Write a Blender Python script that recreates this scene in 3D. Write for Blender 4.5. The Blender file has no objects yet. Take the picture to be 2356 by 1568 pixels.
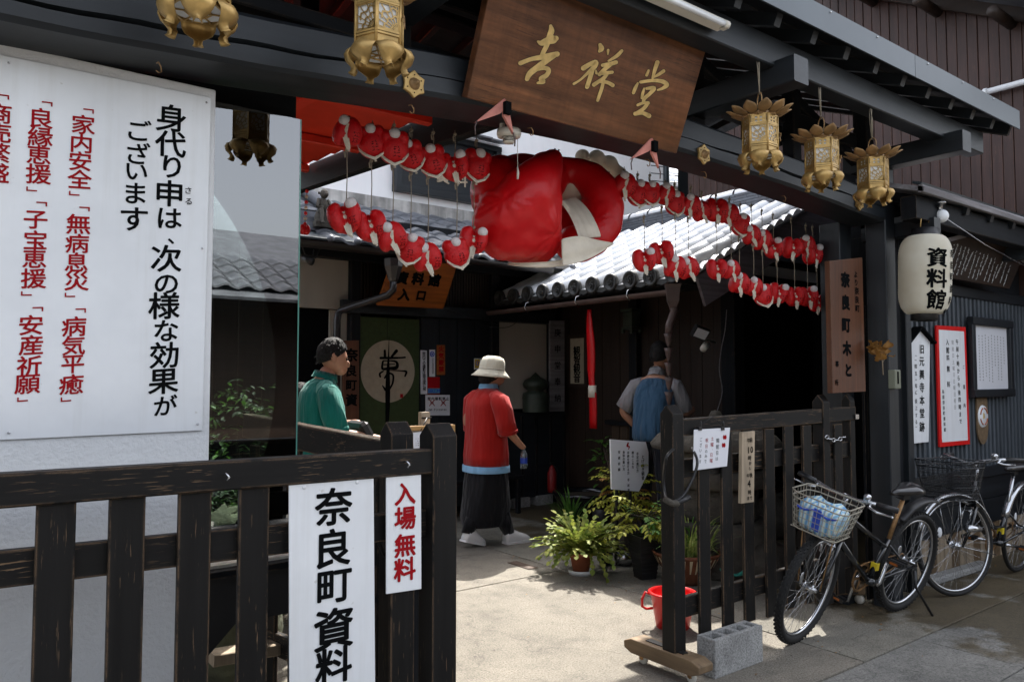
import bpy, bmesh, math, random
from mathutils import Vector, Matrix, Euler
random.seed(7)
SC = bpy.context.scene
COL = SC.collection
# ---------------------------------------------------------------- camera
YAW = math.radians(37.3); PITCH = math.radians(2.8); FPX = 1760.0; CAMZ = 1.5
cam = bpy.data.cameras.new('camera'); cam_o = bpy.data.objects.new('camera', cam); COL.objects.link(cam_o)
cam.sensor_width = 36.0; cam.lens = 36.0*FPX/2356.0; cam.clip_end = 500.0; cam.clip_start = 0.05
cam_o.location = (0, 0, CAMZ); cam_o.rotation_euler = (math.radians(90)+PITCH, 0, -YAW)
SC.camera = cam_o
# ---------------------------------------------------------------- sky and sun (sun from behind right, over the court)
SUN_DIR = Vector((0.53, 0.53, 1.0)).normalized()
SUN_EL = math.asin(SUN_DIR.z); SUN_AZ = math.atan2(SUN_DIR.x, SUN_DIR.y)
world = bpy.data.worlds.new('World'); SC.world = world; world.use_nodes = True
wn = world.node_tree; wn.nodes.clear()
wo = wn.nodes.new('ShaderNodeOutputWorld'); wb = wn.nodes.new('ShaderNodeBackground'); ws = wn.nodes.new('ShaderNodeTexSky')
ws.sky_type = 'NISHITA'; ws.sun_disc = False; ws.sun_elevation = SUN_EL; ws.sun_rotation = SUN_AZ
ws.air_density = 1.0; ws.dust_density = 5.0; ws.ozone_density = 0.6
wb.inputs[1].default_value = 0.15
wh = wn.nodes.new('ShaderNodeHueSaturation'); wh.inputs['Saturation'].default_value = 0.38
wn.links.new(ws.outputs[0], wh.inputs['Color']); wn.links.new(wh.outputs[0], wb.inputs[0]); wn.links.new(wb.outputs[0], wo.inputs[0])
sun = bpy.data.lights.new('sun', 'SUN'); sun.energy = 2.6; sun.angle = math.radians(0.53); sun.color = (1.0, 0.95, 0.87)
sun_o = bpy.data.objects.new('sun', sun); COL.objects.link(sun_o)
sun_o.rotation_euler = SUN_DIR.to_track_quat('Z', 'Y').to_euler(); sun_o.location = (6, 6, 12)
SC.view_settings.view_transform = 'Standard'; SC.view_settings.look = 'None'
SC.view_settings.exposure = 2.08; SC.view_settings.gamma = 1.0; SC.view_settings.use_curve_mapping = False
SC.cycles.max_bounces = 8; SC.cycles.transparent_max_bounces = 16; SC.cycles.use_denoising = True

# ---------------------------------------------------------------- measuring helpers
_R = Vector((math.cos(YAW), -math.sin(YAW), 0))
_F = Vector((math.sin(YAW)*math.cos(PITCH), math.cos(YAW)*math.cos(PITCH), math.sin(PITCH)))
_U = _R.cross(_F)
CAM = Vector((0, 0, CAMZ))
def ray(x, y): return _F + _R*((x-1178)/FPX) + _U*((784-y)/FPX)
def at(x, y, ax, val):
    d = ray(x, y); i = 'xyz'.index(ax); return CAM + d*((val-CAM[i])/d[i])
def on_plane(x, y, p0, n):
    d = ray(x, y); return CAM + d*((p0-CAM).dot(n)/d.dot(n))
V = Vector
X3, Y3, Z3 = V((1,0,0)), V((0,1,0)), V((0,0,1))

# ---------------------------------------------------------------- object helpers
WORG = {}
def thing(name, label, cat, loc=(0,0,0), group=None, rz=0.0):
    o = bpy.data.objects.new(name, None); COL.objects.link(o); o.empty_display_size = 0.1
    o.location = loc; o.rotation_euler = (0,0,rz); o['label'] = label; o['category'] = cat
    if group: o['group'] = group
    WORG[o.name] = V(loc); return o
def tag(o, label=None, cat=None, group=None, kind=None):
    if label: o['label'] = label
    if cat: o['category'] = cat
    if group: o['group'] = group
    if kind: o['kind'] = kind
    return o
def link(name, me, parent=None, wloc=(0,0,0)):
    o = bpy.data.objects.new(name, me); COL.objects.link(o); wloc = V(wloc)
    if parent is not None:
        o.parent = parent; o.location = wloc - WORG[parent.name]
    else: o.location = wloc
    WORG[o.name] = wloc; return o
def inst(name, me, parent, wloc, rot=(0,0,0), scale=(1,1,1)):
    o = link(name, me, parent, wloc); o.rotation_euler = rot; o.scale = scale; return o
def copy_tree(o, parent=None):
    c = o.copy(); COL.objects.link(c); c.parent = parent
    for ch in list(o.children): copy_tree(ch, c)
    return c

class MB:
    def __init__(s): s.v = []; s.f = []; s.m = []; s.sm = []
    def add(s, vs, fs, mi=0, smooth=False):
        b = len(s.v); s.v += [tuple(p) for p in vs]
        for f in fs: s.f.append(tuple(b+i for i in f)); s.m.append(mi); s.sm.append(smooth)
    def box(s, c, d, rot=None, mi=0):
        c = V(c); hx, hy, hz = d[0]/2, d[1]/2, d[2]/2; ps = []
        for sx in (-1,1):
            for sy in (-1,1):
                for sz in (-1,1):
                    p = V((sx*hx, sy*hy, sz*hz))
                    if rot is not None: p = rot @ p
                    ps.append(c+p)
        s.add(ps, [(0,1,3,2),(4,6,7,5),(0,4,5,1),(2,3,7,6),(0,2,6,4),(1,5,7,3)], mi)
    def span(s, a, b, mi=0):
        s.box([(a[i]+b[i])/2 for i in range(3)], [abs(b[i]-a[i]) for i in range(3)], None, mi)
    def bar(s, a, b, w, h, up=(0,0,1), ch=0.0, mi=0):
        a, b = V(a), V(b); t = (b-a).normalized(); u = V(up)
        if abs(t.dot(u)) > 0.99: u = V((0,1,0))
        sd = t.cross(u).normalized(); u = sd.cross(t).normalized(); w, h = w/2, h/2
        if ch > 0: pr = [(-w,-h+ch),(-w+ch,-h),(w-ch,-h),(w,-h+ch),(w,h-ch),(w-ch,h),(-w+ch,h),(-w,h-ch)]
        else: pr = [(-w,-h),(w,-h),(w,h),(-w,h)]
        n = len(pr); vs = [p + sd*x + u*y for p in (a, b) for x, y in pr]
        fs = [(i, (i+1) % n, n+(i+1) % n, n+i) for i in range(n)] + [tuple(range(n-1,-1,-1)), tuple(range(n, 2*n))]
        s.add(vs, fs, mi)
    def tube(s, pts, r, n=8, mi=0, closed=False, caps=True, squash=1.0):
        pts = [V(p) for p in pts]; m = len(pts)
        rs = list(r) if isinstance(r, (list, tuple)) else [r]*m
        prev = None; rings = []
        for i, p in enumerate(pts):
            if closed: t = pts[(i+1) % m]-pts[i-1]
            else: t = pts[min(i+1, m-1)]-pts[max(i-1, 0)]
            t = t.normalized() if t.length > 1e-9 else Z3
            if prev is None:
                ref = Z3 if abs(t.z) < 0.9 else X3
                sd = t.cross(ref).normalized()
            else:
                sd = prev - t*prev.dot(t); sd = sd.normalized() if sd.length > 1e-6 else t.cross(X3).normalized()
            prev = sd; u = sd.cross(t).normalized()
            rings.append([p + sd*math.cos(2*math.pi*k/n)*rs[i] + u*math.sin(2*math.pi*k/n)*rs[i]*squash for k in range(n)])
        vs = [q for rg in rings for q in rg]; fs = []
        for i in range(m if closed else m-1):
            j = (i+1) % m
            for k in range(n): fs.append((i*n+k, i*n+(k+1) % n, j*n+(k+1) % n, j*n+k))
        if caps and not closed: fs += [tuple(range(n-1,-1,-1)), tuple(range((m-1)*n, m*n))]
        s.add(vs, fs, mi, True)
    def lathe(s, prof, c=(0,0,0), n=24, mi=0, M=None, arc=None, smooth=True):
        c = V(c); vs = []; m = len(prof); full = arc is None; a0, a1 = (0, 2*math.pi) if full else arc
        nn = n if full else n+1
        for r, z in prof:
            for k in range(nn):
                a = a0+(a1-a0)*k/n; p = V((r*math.cos(a), r*math.sin(a), z))
                if M is not None: p = M @ p
                vs.append(c+p)
        fs = []
        for i in range(m-1):
            for k in range(n):
                k2 = (k+1) % nn; fs.append((i*nn+k, i*nn+k2, (i+1)*nn+k2, (i+1)*nn+k))
        s.add(vs, fs, mi, smooth)
    def ball(s, c, r, n=14, mi=0, M=None):
        r = r if isinstance(r, (tuple, list, Vector)) else (r, r, r); c = V(c); vs = []; m = n//2+1
        for i in range(m+1):
            th = math.pi*i/m
            for k in range(n):
                a = 2*math.pi*k/n; p = V((r[0]*math.sin(th)*math.cos(a), r[1]*math.sin(th)*math.sin(a), r[2]*math.cos(th)))
                vs.append(c + (M @ p if M is not None else p))
        s.add(vs, [(i*n+k, (i+1)*n+k, (i+1)*n+(k+1) % n, i*n+(k+1) % n) for i in range(m) for k in range(n)], mi, True)
    def prism(s, poly, o, u, v, d, mi=0):
        """polygon (x,y) in frame o + x*u + y*v, thickened by vector d"""
        o, u, v, d = V(o), V(u), V(v), V(d); n = len(poly)
        a = [o+u*x+v*y for x, y in poly]; b = [p+d for p in a]
        s.add(a+b, [tuple(range(n)), tuple(range(2*n-1, n-1, -1))]+[(i, n+i, n+(i+1) % n, (i+1) % n) for i in range(n)], mi)
    def mesh(s, name, mats):
        me = bpy.data.meshes.new(name); me.from_pydata(s.v, [], s.f)
        for m in (mats if isinstance(mats, (list, tuple)) else [mats]): me.materials.append(m)
        me.polygons.foreach_set('material_index', s.m); me.polygons.foreach_set('use_smooth', s.sm)
        me.validate(); me.update()
        bm = bmesh.new(); bm.from_mesh(me); bmesh.ops.remove_doubles(bm, verts=bm.verts, dist=1e-6)
        bmesh.ops.recalc_face_normals(bm, faces=bm.faces); bm.to_mesh(me); bm.free()
        return me
    def build(s, name, mats, parent=None, origin=None, bevel=0):
        if not s.v: return None
        xs = [p[0] for p in s.v]; ys = [p[1] for p in s.v]; zs = [p[2] for p in s.v]
        if origin is None: origin = ((min(xs)+max(xs))/2, (min(ys)+max(ys))/2, min(zs))
        origin = V(origin); s.v = [(p[0]-origin.x, p[1]-origin.y, p[2]-origin.z) for p in s.v]
        o = link(name, s.mesh(name, mats), parent, origin)
        if name in ('screw', 'nail_hole', 'lettering', 'string', 'vent_slot'): o['kind'] = 'stuff'
        if bevel:
            m = o.modifiers.new('bevel', 'BEVEL'); m.width = bevel; m.segments = 2; m.limit_method = 'ANGLE'
        return o
def bake(o):
    dg = bpy.context.evaluated_depsgraph_get(); dg.update()
    me = bpy.data.meshes.new_from_object(o.evaluated_get(dg)); o.modifiers.clear(); old = o.data; o.data = me
    me.name = old.name; return o

# ---------------------------------------------------------------- materials
def nodes(name):
    m = bpy.data.materials.new(name); m.use_nodes = True; nt = m.node_tree
    return m, nt, nt.nodes['Principled BSDF']
def N(nt, typ, **kw):
    n = nt.nodes.new(typ)
    for k, v in kw.items():
        if k.startswith('i'): n.inputs[int(k[1:])].default_value = v
        else: setattr(n, k, v)
    return n
def L(nt, a, b): nt.links.new(a, b)
def coords(nt, scale=(1,1,1), rand=True):
    tc = N(nt, 'ShaderNodeTexCoord'); mp = N(nt, 'ShaderNodeMapping'); mp.inputs[3].default_value = scale
    if rand:
        oi = N(nt, 'ShaderNodeObjectInfo'); mul = N(nt, 'ShaderNodeMath', operation='MULTIPLY', i1=37.0)
        L(nt, oi.outputs['Random'], mul.inputs[0]); L(nt, mul.outputs[0], mp.inputs[1])
    L(nt, tc.outputs['Object'], mp.inputs[0]); return mp.outputs[0]
def noise(nt, vec, sc, det=4, rough=0.55):
    n = N(nt, 'ShaderNodeTexNoise'); n.inputs['Scale'].default_value = sc; n.inputs['Detail'].default_value = det
    n.inputs['Roughness'].default_value = rough; L(nt, vec, n.inputs[0]); return n.outputs[0]
def ramp(nt, fac, stops):
    r = N(nt, 'ShaderNodeValToRGB'); e = r.color_ramp.elements
    while len(e) < len(stops): e.new(0.5)
    for i, (p, c) in enumerate(stops):
        e[i].position = p; e[i].color = (c, c, c, 1) if not isinstance(c, (tuple, list)) else (*c[:3], 1)
    L(nt, fac, r.inputs[0]); return r.outputs[0]
def mix(nt, fac, a, b, blend='MIX'):
    m = N(nt, 'ShaderNodeMix', data_type='RGBA', blend_type=blend)
    for s_, i in ((fac, 0), (a, 6), (b, 7)):
        if hasattr(s_, 'links'): L(nt, s_, m.inputs[i])
        else: m.inputs[i].default_value = s_ if i == 0 else (*s_[:3], 1)
    return m.outputs[2]
def bump(nt, h, bs, strength=0.3, dist=0.005):
    b = N(nt, 'ShaderNodeBump'); b.inputs[0].default_value = strength; b.inputs[1].default_value = dist
    L(nt, h, b.inputs['Height']); L(nt, b.outputs[0], bs.inputs['Normal']); return b
def sc3(c, k): return tuple(min(1, x*k) for x in c)
def plain(name, col, rough=0.5, metal=0.0, var=0.15, nsc=8.0, bmp=0.0, bsc=60.0, bd=0.002, spec=None, sheen=0, coat=0):
    m, nt, bs = nodes(name); vec = coords(nt)
    n = noise(nt, vec, nsc, 5)
    L(nt, ramp(nt, n, [(0.3, sc3(col, 1-var)), (0.7, sc3(col, 1+var))]), bs.inputs['Base Color'])
    bs.inputs['Roughness'].default_value = rough; bs.inputs['Metallic'].default_value = metal
    if spec is not None: bs.inputs['Specular IOR Level'].default_value = spec
    if sheen: bs.inputs['Sheen Weight'].default_value = sheen
    if coat: bs.inputs['Coat Weight'].default_value = coat; bs.inputs['Coat Roughness'].default_value = 0.1
    if bmp: bump(nt, noise(nt, vec, bsc, 3), bs, bmp, bd)
    return m
def wood(name, base, worn, axis='z', streak=0.5, edge=0.0, rough=0.6, gs=1.0, var=0.35, worn_th=0.66, spec=0.4):
    m, nt, bs = nodes(name)
    k = {'x': (1.2, 28, 28), 'y': (28, 1.2, 28), 'z': (28, 28, 1.2)}[axis]
    vec = coords(nt, tuple(c*gs for c in k))
    g = noise(nt, vec, 1.0, 6, 0.6)
    big = noise(nt, coords(nt), 2.3, 3)
    c = ramp(nt, g, [(0.3, sc3(base, 1-var)), (0.7, sc3(base, 1+var))])
    c = mix(nt, 0.5, c, ramp(nt, big, [(0.3, 0.6), (0.7, 1.35)]), 'MULTIPLY')
    if streak > 0:
        k2 = {'x': (9, 190, 190), 'y': (190, 9, 190), 'z': (190, 190, 9)}[axis]
        w = noise(nt, coords(nt, k2), 1.0, 4, 0.6)
        w = ramp(nt, w, [(worn_th, 0.0), (worn_th+0.03, 1.0)])
        patch = ramp(nt, noise(nt, coords(nt), 4.0, 3), [(0.45, 0.0), (0.62, 1.0)])
        f = N(nt, 'ShaderNodeMath', operation='MULTIPLY'); L(nt, w, f.inputs[0]); L(nt, patch, f.inputs[1])
        f2 = N(nt, 'ShaderNodeMath', operation='MULTIPLY', i1=streak); L(nt, f.outputs[0], f2.inputs[0])
        c = mix(nt, f2.outputs[0], c, worn)
    if edge > 0:
        bv = N(nt, 'ShaderNodeBevel', samples=4); bv.inputs[0].default_value = 0.009
        ge = N(nt, 'ShaderNodeNewGeometry'); dt = N(nt, 'ShaderNodeVectorMath', operation='DOT_PRODUCT')
        L(nt, bv.outputs[0], dt.inputs[0]); L(nt, ge.outputs['Normal'], dt.inputs[1])
        e = ramp(nt, dt.outputs['Value'], [(0.80, 1.0), (0.97, 0.0)])
        en = ramp(nt, noise(nt, coords(nt), 9.0, 5, 0.7), [(0.40, 0.0), (0.52, 1.0)])
        f = N(nt, 'ShaderNodeMath', operation='MULTIPLY'); L(nt, e, f.inputs[0]); L(nt, en, f.inputs[1])
        f2 = N(nt, 'ShaderNodeMath', operation='MULTIPLY', i1=edge); L(nt, f.outputs[0], f2.inputs[0])
        c = mix(nt, f2.outputs[0], c, worn)
    L(nt, c, bs.inputs['Base Color']); bs.inputs['Roughness'].default_value = rough
    bs.inputs['Specular IOR Level'].default_value = spec
    bump(nt, g, bs, 0.35, 0.003)
    return m
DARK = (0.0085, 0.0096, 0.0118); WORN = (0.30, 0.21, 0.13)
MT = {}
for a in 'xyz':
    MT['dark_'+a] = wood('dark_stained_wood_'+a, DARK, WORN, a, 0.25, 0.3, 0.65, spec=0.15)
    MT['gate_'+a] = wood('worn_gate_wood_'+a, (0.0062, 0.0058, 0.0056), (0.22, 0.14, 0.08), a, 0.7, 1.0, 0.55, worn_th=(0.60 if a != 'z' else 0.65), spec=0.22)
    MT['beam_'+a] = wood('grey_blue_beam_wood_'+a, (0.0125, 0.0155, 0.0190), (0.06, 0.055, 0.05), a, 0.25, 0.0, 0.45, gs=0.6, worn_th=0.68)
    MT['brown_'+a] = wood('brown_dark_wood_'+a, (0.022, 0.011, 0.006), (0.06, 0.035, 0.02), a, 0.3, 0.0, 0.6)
MT['slat_wood'] = wood('grey_blue_slat_wood', (0.075, 0.088, 0.102), (0.12, 0.11, 0.10), 'z', 0.25, 0.0, 0.5)
MT['sign_brown'] = wood('varnished_sign_wood', (0.125, 0.050, 0.021), (0.03, 0.012, 0.006), 'x', 0.55, 0.0, 0.36, gs=0.9, var=0.42, worn_th=0.58)
def mottle(m, amt=0.6):
    nt = m.node_tree; bs = nt.nodes['Principled BSDF']; src = bs.inputs['Base Color'].links[0].from_socket
    n1 = noise(nt, coords(nt, (1.0, 3.0, 3.5)), 2.2, 6, 0.7); n2 = noise(nt, coords(nt, (34, 5, 5)), 1.0, 3, 0.6)
    c = mix(nt, amt, src, ramp(nt, n1, [(0.32, (0.45, 0.40, 0.36)), (0.5, (1.0, 1.0, 1.0)), (0.7, (1.45, 1.38, 1.3))]), 'MULTIPLY')
    c = mix(nt, amt*0.5, c, ramp(nt, n2, [(0.35, 0.7), (0.6, 1.2)]), 'MULTIPLY'); L(nt, c, bs.inputs['Base Color'])
mottle(MT['sign_brown'], 0.75)
MT['sign_brown_z'] = wood('weathered_sign_wood', (0.088, 0.030, 0.011), (0.20, 0.13, 0.08), 'z', 0.5, 0.5, 0.55, gs=1.0)
MT['orange_wood'] = wood('orange_varnished_wood', (0.30, 0.085, 0.014), (0.25, 0.08, 0.02), 'x', 0.3, 0.0, 0.4)
MT['raw_wood'] = wood('raw_grey_wood', (0.34, 0.27, 0.19), (0.5, 0.42, 0.32), 'z', 0.3, 0.0, 0.7)
MT['raw_wood_y'] = wood('raw_brown_foot_wood', (0.15, 0.10, 0.055), (0.30, 0.22, 0.14), 'y', 0.5, 0.5, 0.7)
MT['gray_wood'] = wood('greyed_wood', (0.20, 0.19, 0.20), (0.3, 0.28, 0.27), 'x', 0.3, 0, 0.8)
def board_mat():
    m, nt, bs = nodes('white_sign_board'); vec = coords(nt)
    c = ramp(nt, noise(nt, vec, 1.6, 5, 0.65), [(0.3, (0.66, 0.68, 0.70)), (0.6, (0.76, 0.78, 0.80))])
    c = mix(nt, 0.35, c, ramp(nt, noise(nt, coords(nt, (16, 16, 0.8)), 1.0, 5, 0.65), [(0.32, (0.80, 0.78, 0.74)), (0.5, (1.0, 1.0, 1.0))]), 'MULTIPLY')
    c = mix(nt, 0.5, c, ramp(nt, noise(nt, vec, 34, 2, 0.5), [(0.22, (0.6, 0.56, 0.5)), (0.27, (1.0, 1.0, 1.0))]), 'MULTIPLY')
    L(nt, c, bs.inputs['Base Color']); bs.inputs['Roughness'].default_value = 0.38
    bump(nt, noise(nt, vec, 3.0, 3), bs, 0.25, 0.01); return m
MT['white_board'] = board_mat()
MT['paper'] = plain('white_paper', (0.68, 0.69, 0.73), 0.4, var=0.04, nsc=5)
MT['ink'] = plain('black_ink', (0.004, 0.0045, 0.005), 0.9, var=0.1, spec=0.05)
MT['faded_ink'] = plain('faded_grey_ink', (0.35, 0.35, 0.36), 0.5, var=0.1)
MT['white_ink'] = plain('white_ink', (0.5, 0.52, 0.52), 0.6, var=0.3, nsc=30)
MT['red_ink'] = plain('red_ink', (0.30, 0.006, 0.010), 0.8, var=0.08, spec=0.1)
MT['blue_ink'] = plain('blue_ink', (0.03, 0.08, 0.5), 0.5, var=0.05)
MT['gold_leaf'] = plain('gold_leaf', (0.62, 0.43, 0.16), 0.42, 0.35, var=0.25, nsc=25, bmp=0.4, bsc=40)
MT['groove'] = plain('dark_carved_edge', (0.06, 0.03, 0.015), 0.7, var=0.2)
MT['brass'] = plain('lantern_brass', (0.40, 0.26, 0.09), 0.44, 0.55, var=0.35, nsc=14, bmp=0.25, bsc=50)
MT['brass_dull'] = plain('weathered_brass', (0.26, 0.155, 0.065), 0.55, 0.35, var=0.4, nsc=10, bmp=0.3, bsc=30)
MT['brass_green'] = plain('verdigris_brass', (0.035, 0.045, 0.032), 0.5, 0.3, var=0.3)
MT['lantern_paper'] = plain('lantern_inner_paper', (0.62, 0.62, 0.60), 0.7, var=0.08)
MT['metal_gray'] = plain('grey_sheet_metal', (0.052, 0.064, 0.074), 0.38, 0.4, var=0.12, nsc=2)
MT['steel'] = plain('bright_steel', (0.55, 0.56, 0.58), 0.25, 0.95, var=0.1)
MT['rust_steel'] = plain('rusty_steel', (0.28, 0.16, 0.07), 0.5, 0.6, var=0.5, nsc=20)
MT['black_paint'] = plain('black_gloss_paint', (0.005, 0.006, 0.008), 0.22, 0, var=0.1, coat=0.5)
MT['black_plastic'] = plain('black_plastic', (0.010, 0.010, 0.011), 0.45, 0, var=0.15)
MT['rubber'] = plain('tyre_rubber', (0.007, 0.007, 0.007), 0.75, 0, var=0.2)
MT['white_plastic'] = plain('aged_white_plastic', (0.60, 0.57, 0.50), 0.4, 0, var=0.08)
MT['pipe_brown'] = plain('brown_gutter', (0.085, 0.055, 0.05), 0.5, 0, var=0.25, nsc=6)
MT['pipe_dark'] = plain('dark_gutter', (0.012, 0.009, 0.009), 0.35, 0, var=0.2)
MT['red_satin'] = plain('red_satin', (0.50, 0.003, 0.006), 0.38, 0, var=0.10, nsc=6, bmp=0.45, bsc=12, bd=0.010, spec=0.35)
MT['white_cloth'] = plain('white_cloth', (0.62, 0.56, 0.46), 0.85, 0, var=0.12, nsc=8, bmp=0.5, bsc=22, bd=0.006)
MT['ball_cloth'] = plain('pale_cloth_ball', (0.60, 0.56, 0.55), 0.8, 0, var=0.08, nsc=9, bmp=0.4, bsc=40, bd=0.003)
MT['rope'] = plain('cotton_cord', (0.24, 0.205, 0.15), 0.9, 0, var=0.2, nsc=50)
MT['red_roof'] = plain('red_painted_boards', (0.62, 0.030, 0.008), 0.5, 0, var=0.1, nsc=5)
MT['red_plastic'] = plain('red_plastic', (0.65, 0.010, 0.010), 0.28, 0, var=0.05)
MT['terracotta'] = plain('terracotta', (0.36, 0.11, 0.05), 0.75, 0, var=0.2, nsc=12, bmp=0.2)
MT['glaze'] = plain('brown_glazed_pot', (0.14, 0.05, 0.025), 0.25, 0, var=0.4, nsc=6)
MT['cream_glaze'] = plain('cream_glaze', (0.5, 0.42, 0.27), 0.3, 0, var=0.2)
MT['stone'] = plain('grey_brown_stone', (0.055, 0.048, 0.038), 0.9, 0, var=0.35, nsc=7, bmp=0.8, bsc=18, bd=0.02)
MT['moss_stone'] = plain('mossy_stone', (0.13, 0.14, 0.09), 0.95, 0, var=0.5, nsc=5, bmp=0.8, bsc=14, bd=0.02)
MT['soil'] = plain('potting_soil', (0.05, 0.035, 0.022), 1.0, 0, var=0.4, nsc=40, bmp=0.8, bsc=60, bd=0.01)
MT['skin'] = plain('skin', (0.42, 0.21, 0.13), 0.5, 0, var=0.08, nsc=10)
MT['hair'] = plain('black_hair', (0.013, 0.012, 0.012), 0.75, 0, var=0.5, nsc=60, bmp=1.0, bsc=110, bd=0.008, spec=0.25)
def brush_metal(): pass
def plaster(name, col, bsc=70, st=0.5, dirt=0.15):
    m, nt, bs = nodes(name); vec = coords(nt, rand=False)
    c = ramp(nt, noise(nt, vec, 1.1, 5, 0.65), [(0.3, sc3(col, 1-dirt)), (0.65, col)])
    drip = noise(nt, coords(nt, (9, 9, 0.6), False), 1.0, 5, 0.6)
    c = mix(nt, 0.5, c, ramp(nt, drip, [(0.35, 1-dirt*1.3), (0.6, 1.0)]), 'MULTIPLY')
    L(nt, c, bs.inputs['Base Color']); bs.inputs['Roughness'].default_value = 0.9
    bump(nt, noise(nt, vec, bsc, 4, 0.6), bs, st, 0.006); return m
MT['plaster'] = plaster('white_textured_plaster', (0.66, 0.67, 0.68), 60, 0.7, 0.06)
MT['plaster_smooth'] = plaster('smooth_white_plaster', (0.86, 0.86, 0.87), 20, 0.1, 0.05)
MT['plaster_beige'] = plaster('beige_plaster', (0.42, 0.38, 0.32), 30, 0.2, 0.1)
MT['plaster_stained'] = plaster('water_stained_ledge', (0.62, 0.60, 0.57), 25, 0.4, 0.75)
def concrete(name, col, wet=False):
    m, nt, bs = nodes(name); tc = N(nt, 'ShaderNodeTexCoord'); geo = N(nt, 'ShaderNodeNewGeometry'); vec = geo.outputs['Position']
    big = noise(nt, vec, 0.9, 5, 0.6); fine = noise(nt, vec, 95, 3, 0.8); med = noise(nt, vec, 9, 5, 0.7)
    c = ramp(nt, big, [(0.3, sc3(col, 0.80)), (0.65, sc3(col, 1.12))])
    c = mix(nt, 0.95, c, ramp(nt, fine, [(0.32, 0.42), (0.5, 1.0), (0.68, 1.4)]), 'MULTIPLY')
    c = mix(nt, 0.5, c, ramp(nt, med, [(0.35, 0.8), (0.6, 1.1)]), 'MULTIPLY')
    rough = 0.85
    if wet:
        # brown algae and damp stains lie in the low corner along the facade, ragged outline
        sx = N(nt, 'ShaderNodeSeparateXYZ'); L(nt, vec, sx.inputs[0])
        lx = N(nt, 'ShaderNodeMapRange', i1=3.9, i2=5.0); L(nt, sx.outputs[0], lx.inputs[0])
        n1 = noise(nt, vec, 2.1, 6, 0.6)
        s_ = N(nt, 'ShaderNodeMath', operation='MULTIPLY'); L(nt, n1, s_.inputs[0]); L(nt, lx.outputs[0], s_.inputs[1])
        ms = ramp(nt, s_.outputs[0], [(0.36, 0.0), (0.43, 1.0)])
        c = mix(nt, ms, c, mix(nt, 1.0, c, (0.46, 0.38, 0.25), 'MULTIPLY'))
        r = N(nt, 'ShaderNodeMapRange', i3=0.85, i4=0.6); L(nt, ms, r.inputs[0]); L(nt, r.outputs[0], bs.inputs['Roughness'])
    else: bs.inputs['Roughness'].default_value = rough
    wv = N(nt, 'ShaderNodeVectorMath', operation='ADD'); nn_ = N(nt, 'ShaderNodeTexNoise', i2=1.7, i3=5.0); L(nt, vec, nn_.inputs[0]); sc_ = N(nt, 'ShaderNodeVectorMath', operation='SCALE', i3=0.9); L(nt, nn_.outputs[1], sc_.inputs[0]); L(nt, vec, wv.inputs[0]); L(nt, sc_.outputs[0], wv.inputs[1])
    vo = N(nt, 'ShaderNodeTexVoronoi', feature='DISTANCE_TO_EDGE'); vo.inputs['Scale'].default_value = 0.62; L(nt, wv.outputs[0], vo.inputs[0])
    cr = ramp(nt, vo.outputs['Distance'], [(0.0, 0.0), (0.0022, 0.25), (0.0045, 1.0)]); c = mix(nt, 0.28, c, cr, 'MULTIPLY')
    sp = ramp(nt, noise(nt, vec, 22, 2, 0.5), [(0.27, 0.45), (0.33, 1.0)]); c = mix(nt, 0.6, c, sp, 'MULTIPLY')
    st_ = ramp(nt, noise(nt, vec, 3.1, 6, 0.72), [(0.36, 0.62), (0.52, 1.0)]); c = mix(nt, 0.7, c, st_, 'MULTIPLY')
    L(nt, c, bs.inputs['Base Color'])
    bump(nt, fine, bs, 0.9, 0.006); return m
MT['concrete'] = concrete('court_concrete', (0.180, 0.162, 0.132))
MT['apron'] = concrete('apron_concrete', (0.185, 0.172, 0.142), True)
MT['street'] = concrete('street_stone', (0.180, 0.175, 0.160), True)
MT['block'] = concrete('concrete_block', (0.33, 0.33, 0.32))
def tile_mat():
    m, nt, bs = nodes('silver_roof_tile'); vec = coords(nt)
    c = ramp(nt, noise(nt, vec, 5, 5, 0.6), [(0.3, (0.60, 0.61, 0.63)), (0.7, (0.80, 0.81, 0.82))])
    L(nt, c, bs.inputs['Base Color']); bs.inputs['Roughness'].default_value = 0.38; bs.inputs['Metallic'].default_value = 0.15
    bump(nt, noise(nt, vec, 30, 3), bs, 0.15, 0.003); return m
MT['tile'] = tile_mat()
MT['tile_dark'] = plain('dark_eave_tile', (0.028, 0.028, 0.027), 0.55, 0, var=0.35, nsc=14, bmp=0.4, bsc=30)
MT['tile_grey'] = plain('weathered_grey_tile', (0.12, 0.128, 0.145), 0.45, 0.1, var=0.35, nsc=6, bmp=0.2)
def glass_mat():
    m, nt, bs = nodes('window_glass'); out = nt.nodes['Material Output']
    tr = N(nt, 'ShaderNodeBsdfTransparent'); tr.inputs[0].default_value = (0.66, 0.74, 0.71, 1)
    gl = N(nt, 'ShaderNodeBsdfGlossy'); gl.inputs['Roughness'].default_value = 0.01
    fr = N(nt, 'ShaderNodeFresnel', i0=2.9); mx = N(nt, 'ShaderNodeMixShader')
    L(nt, fr.outputs[0], mx.inputs[0]); L(nt, tr.outputs[0], mx.inputs[1]); L(nt, gl.outputs[0], mx.inputs[2])
    L(nt, mx.outputs[0], out.inputs[0]); nt.nodes.remove(bs); return m
MT['glass'] = glass_mat()
MT['glass_edge'] = plain('green_glass_edge', (0.08, 0.22, 0.18), 0.2, 0, var=0.05)
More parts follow.
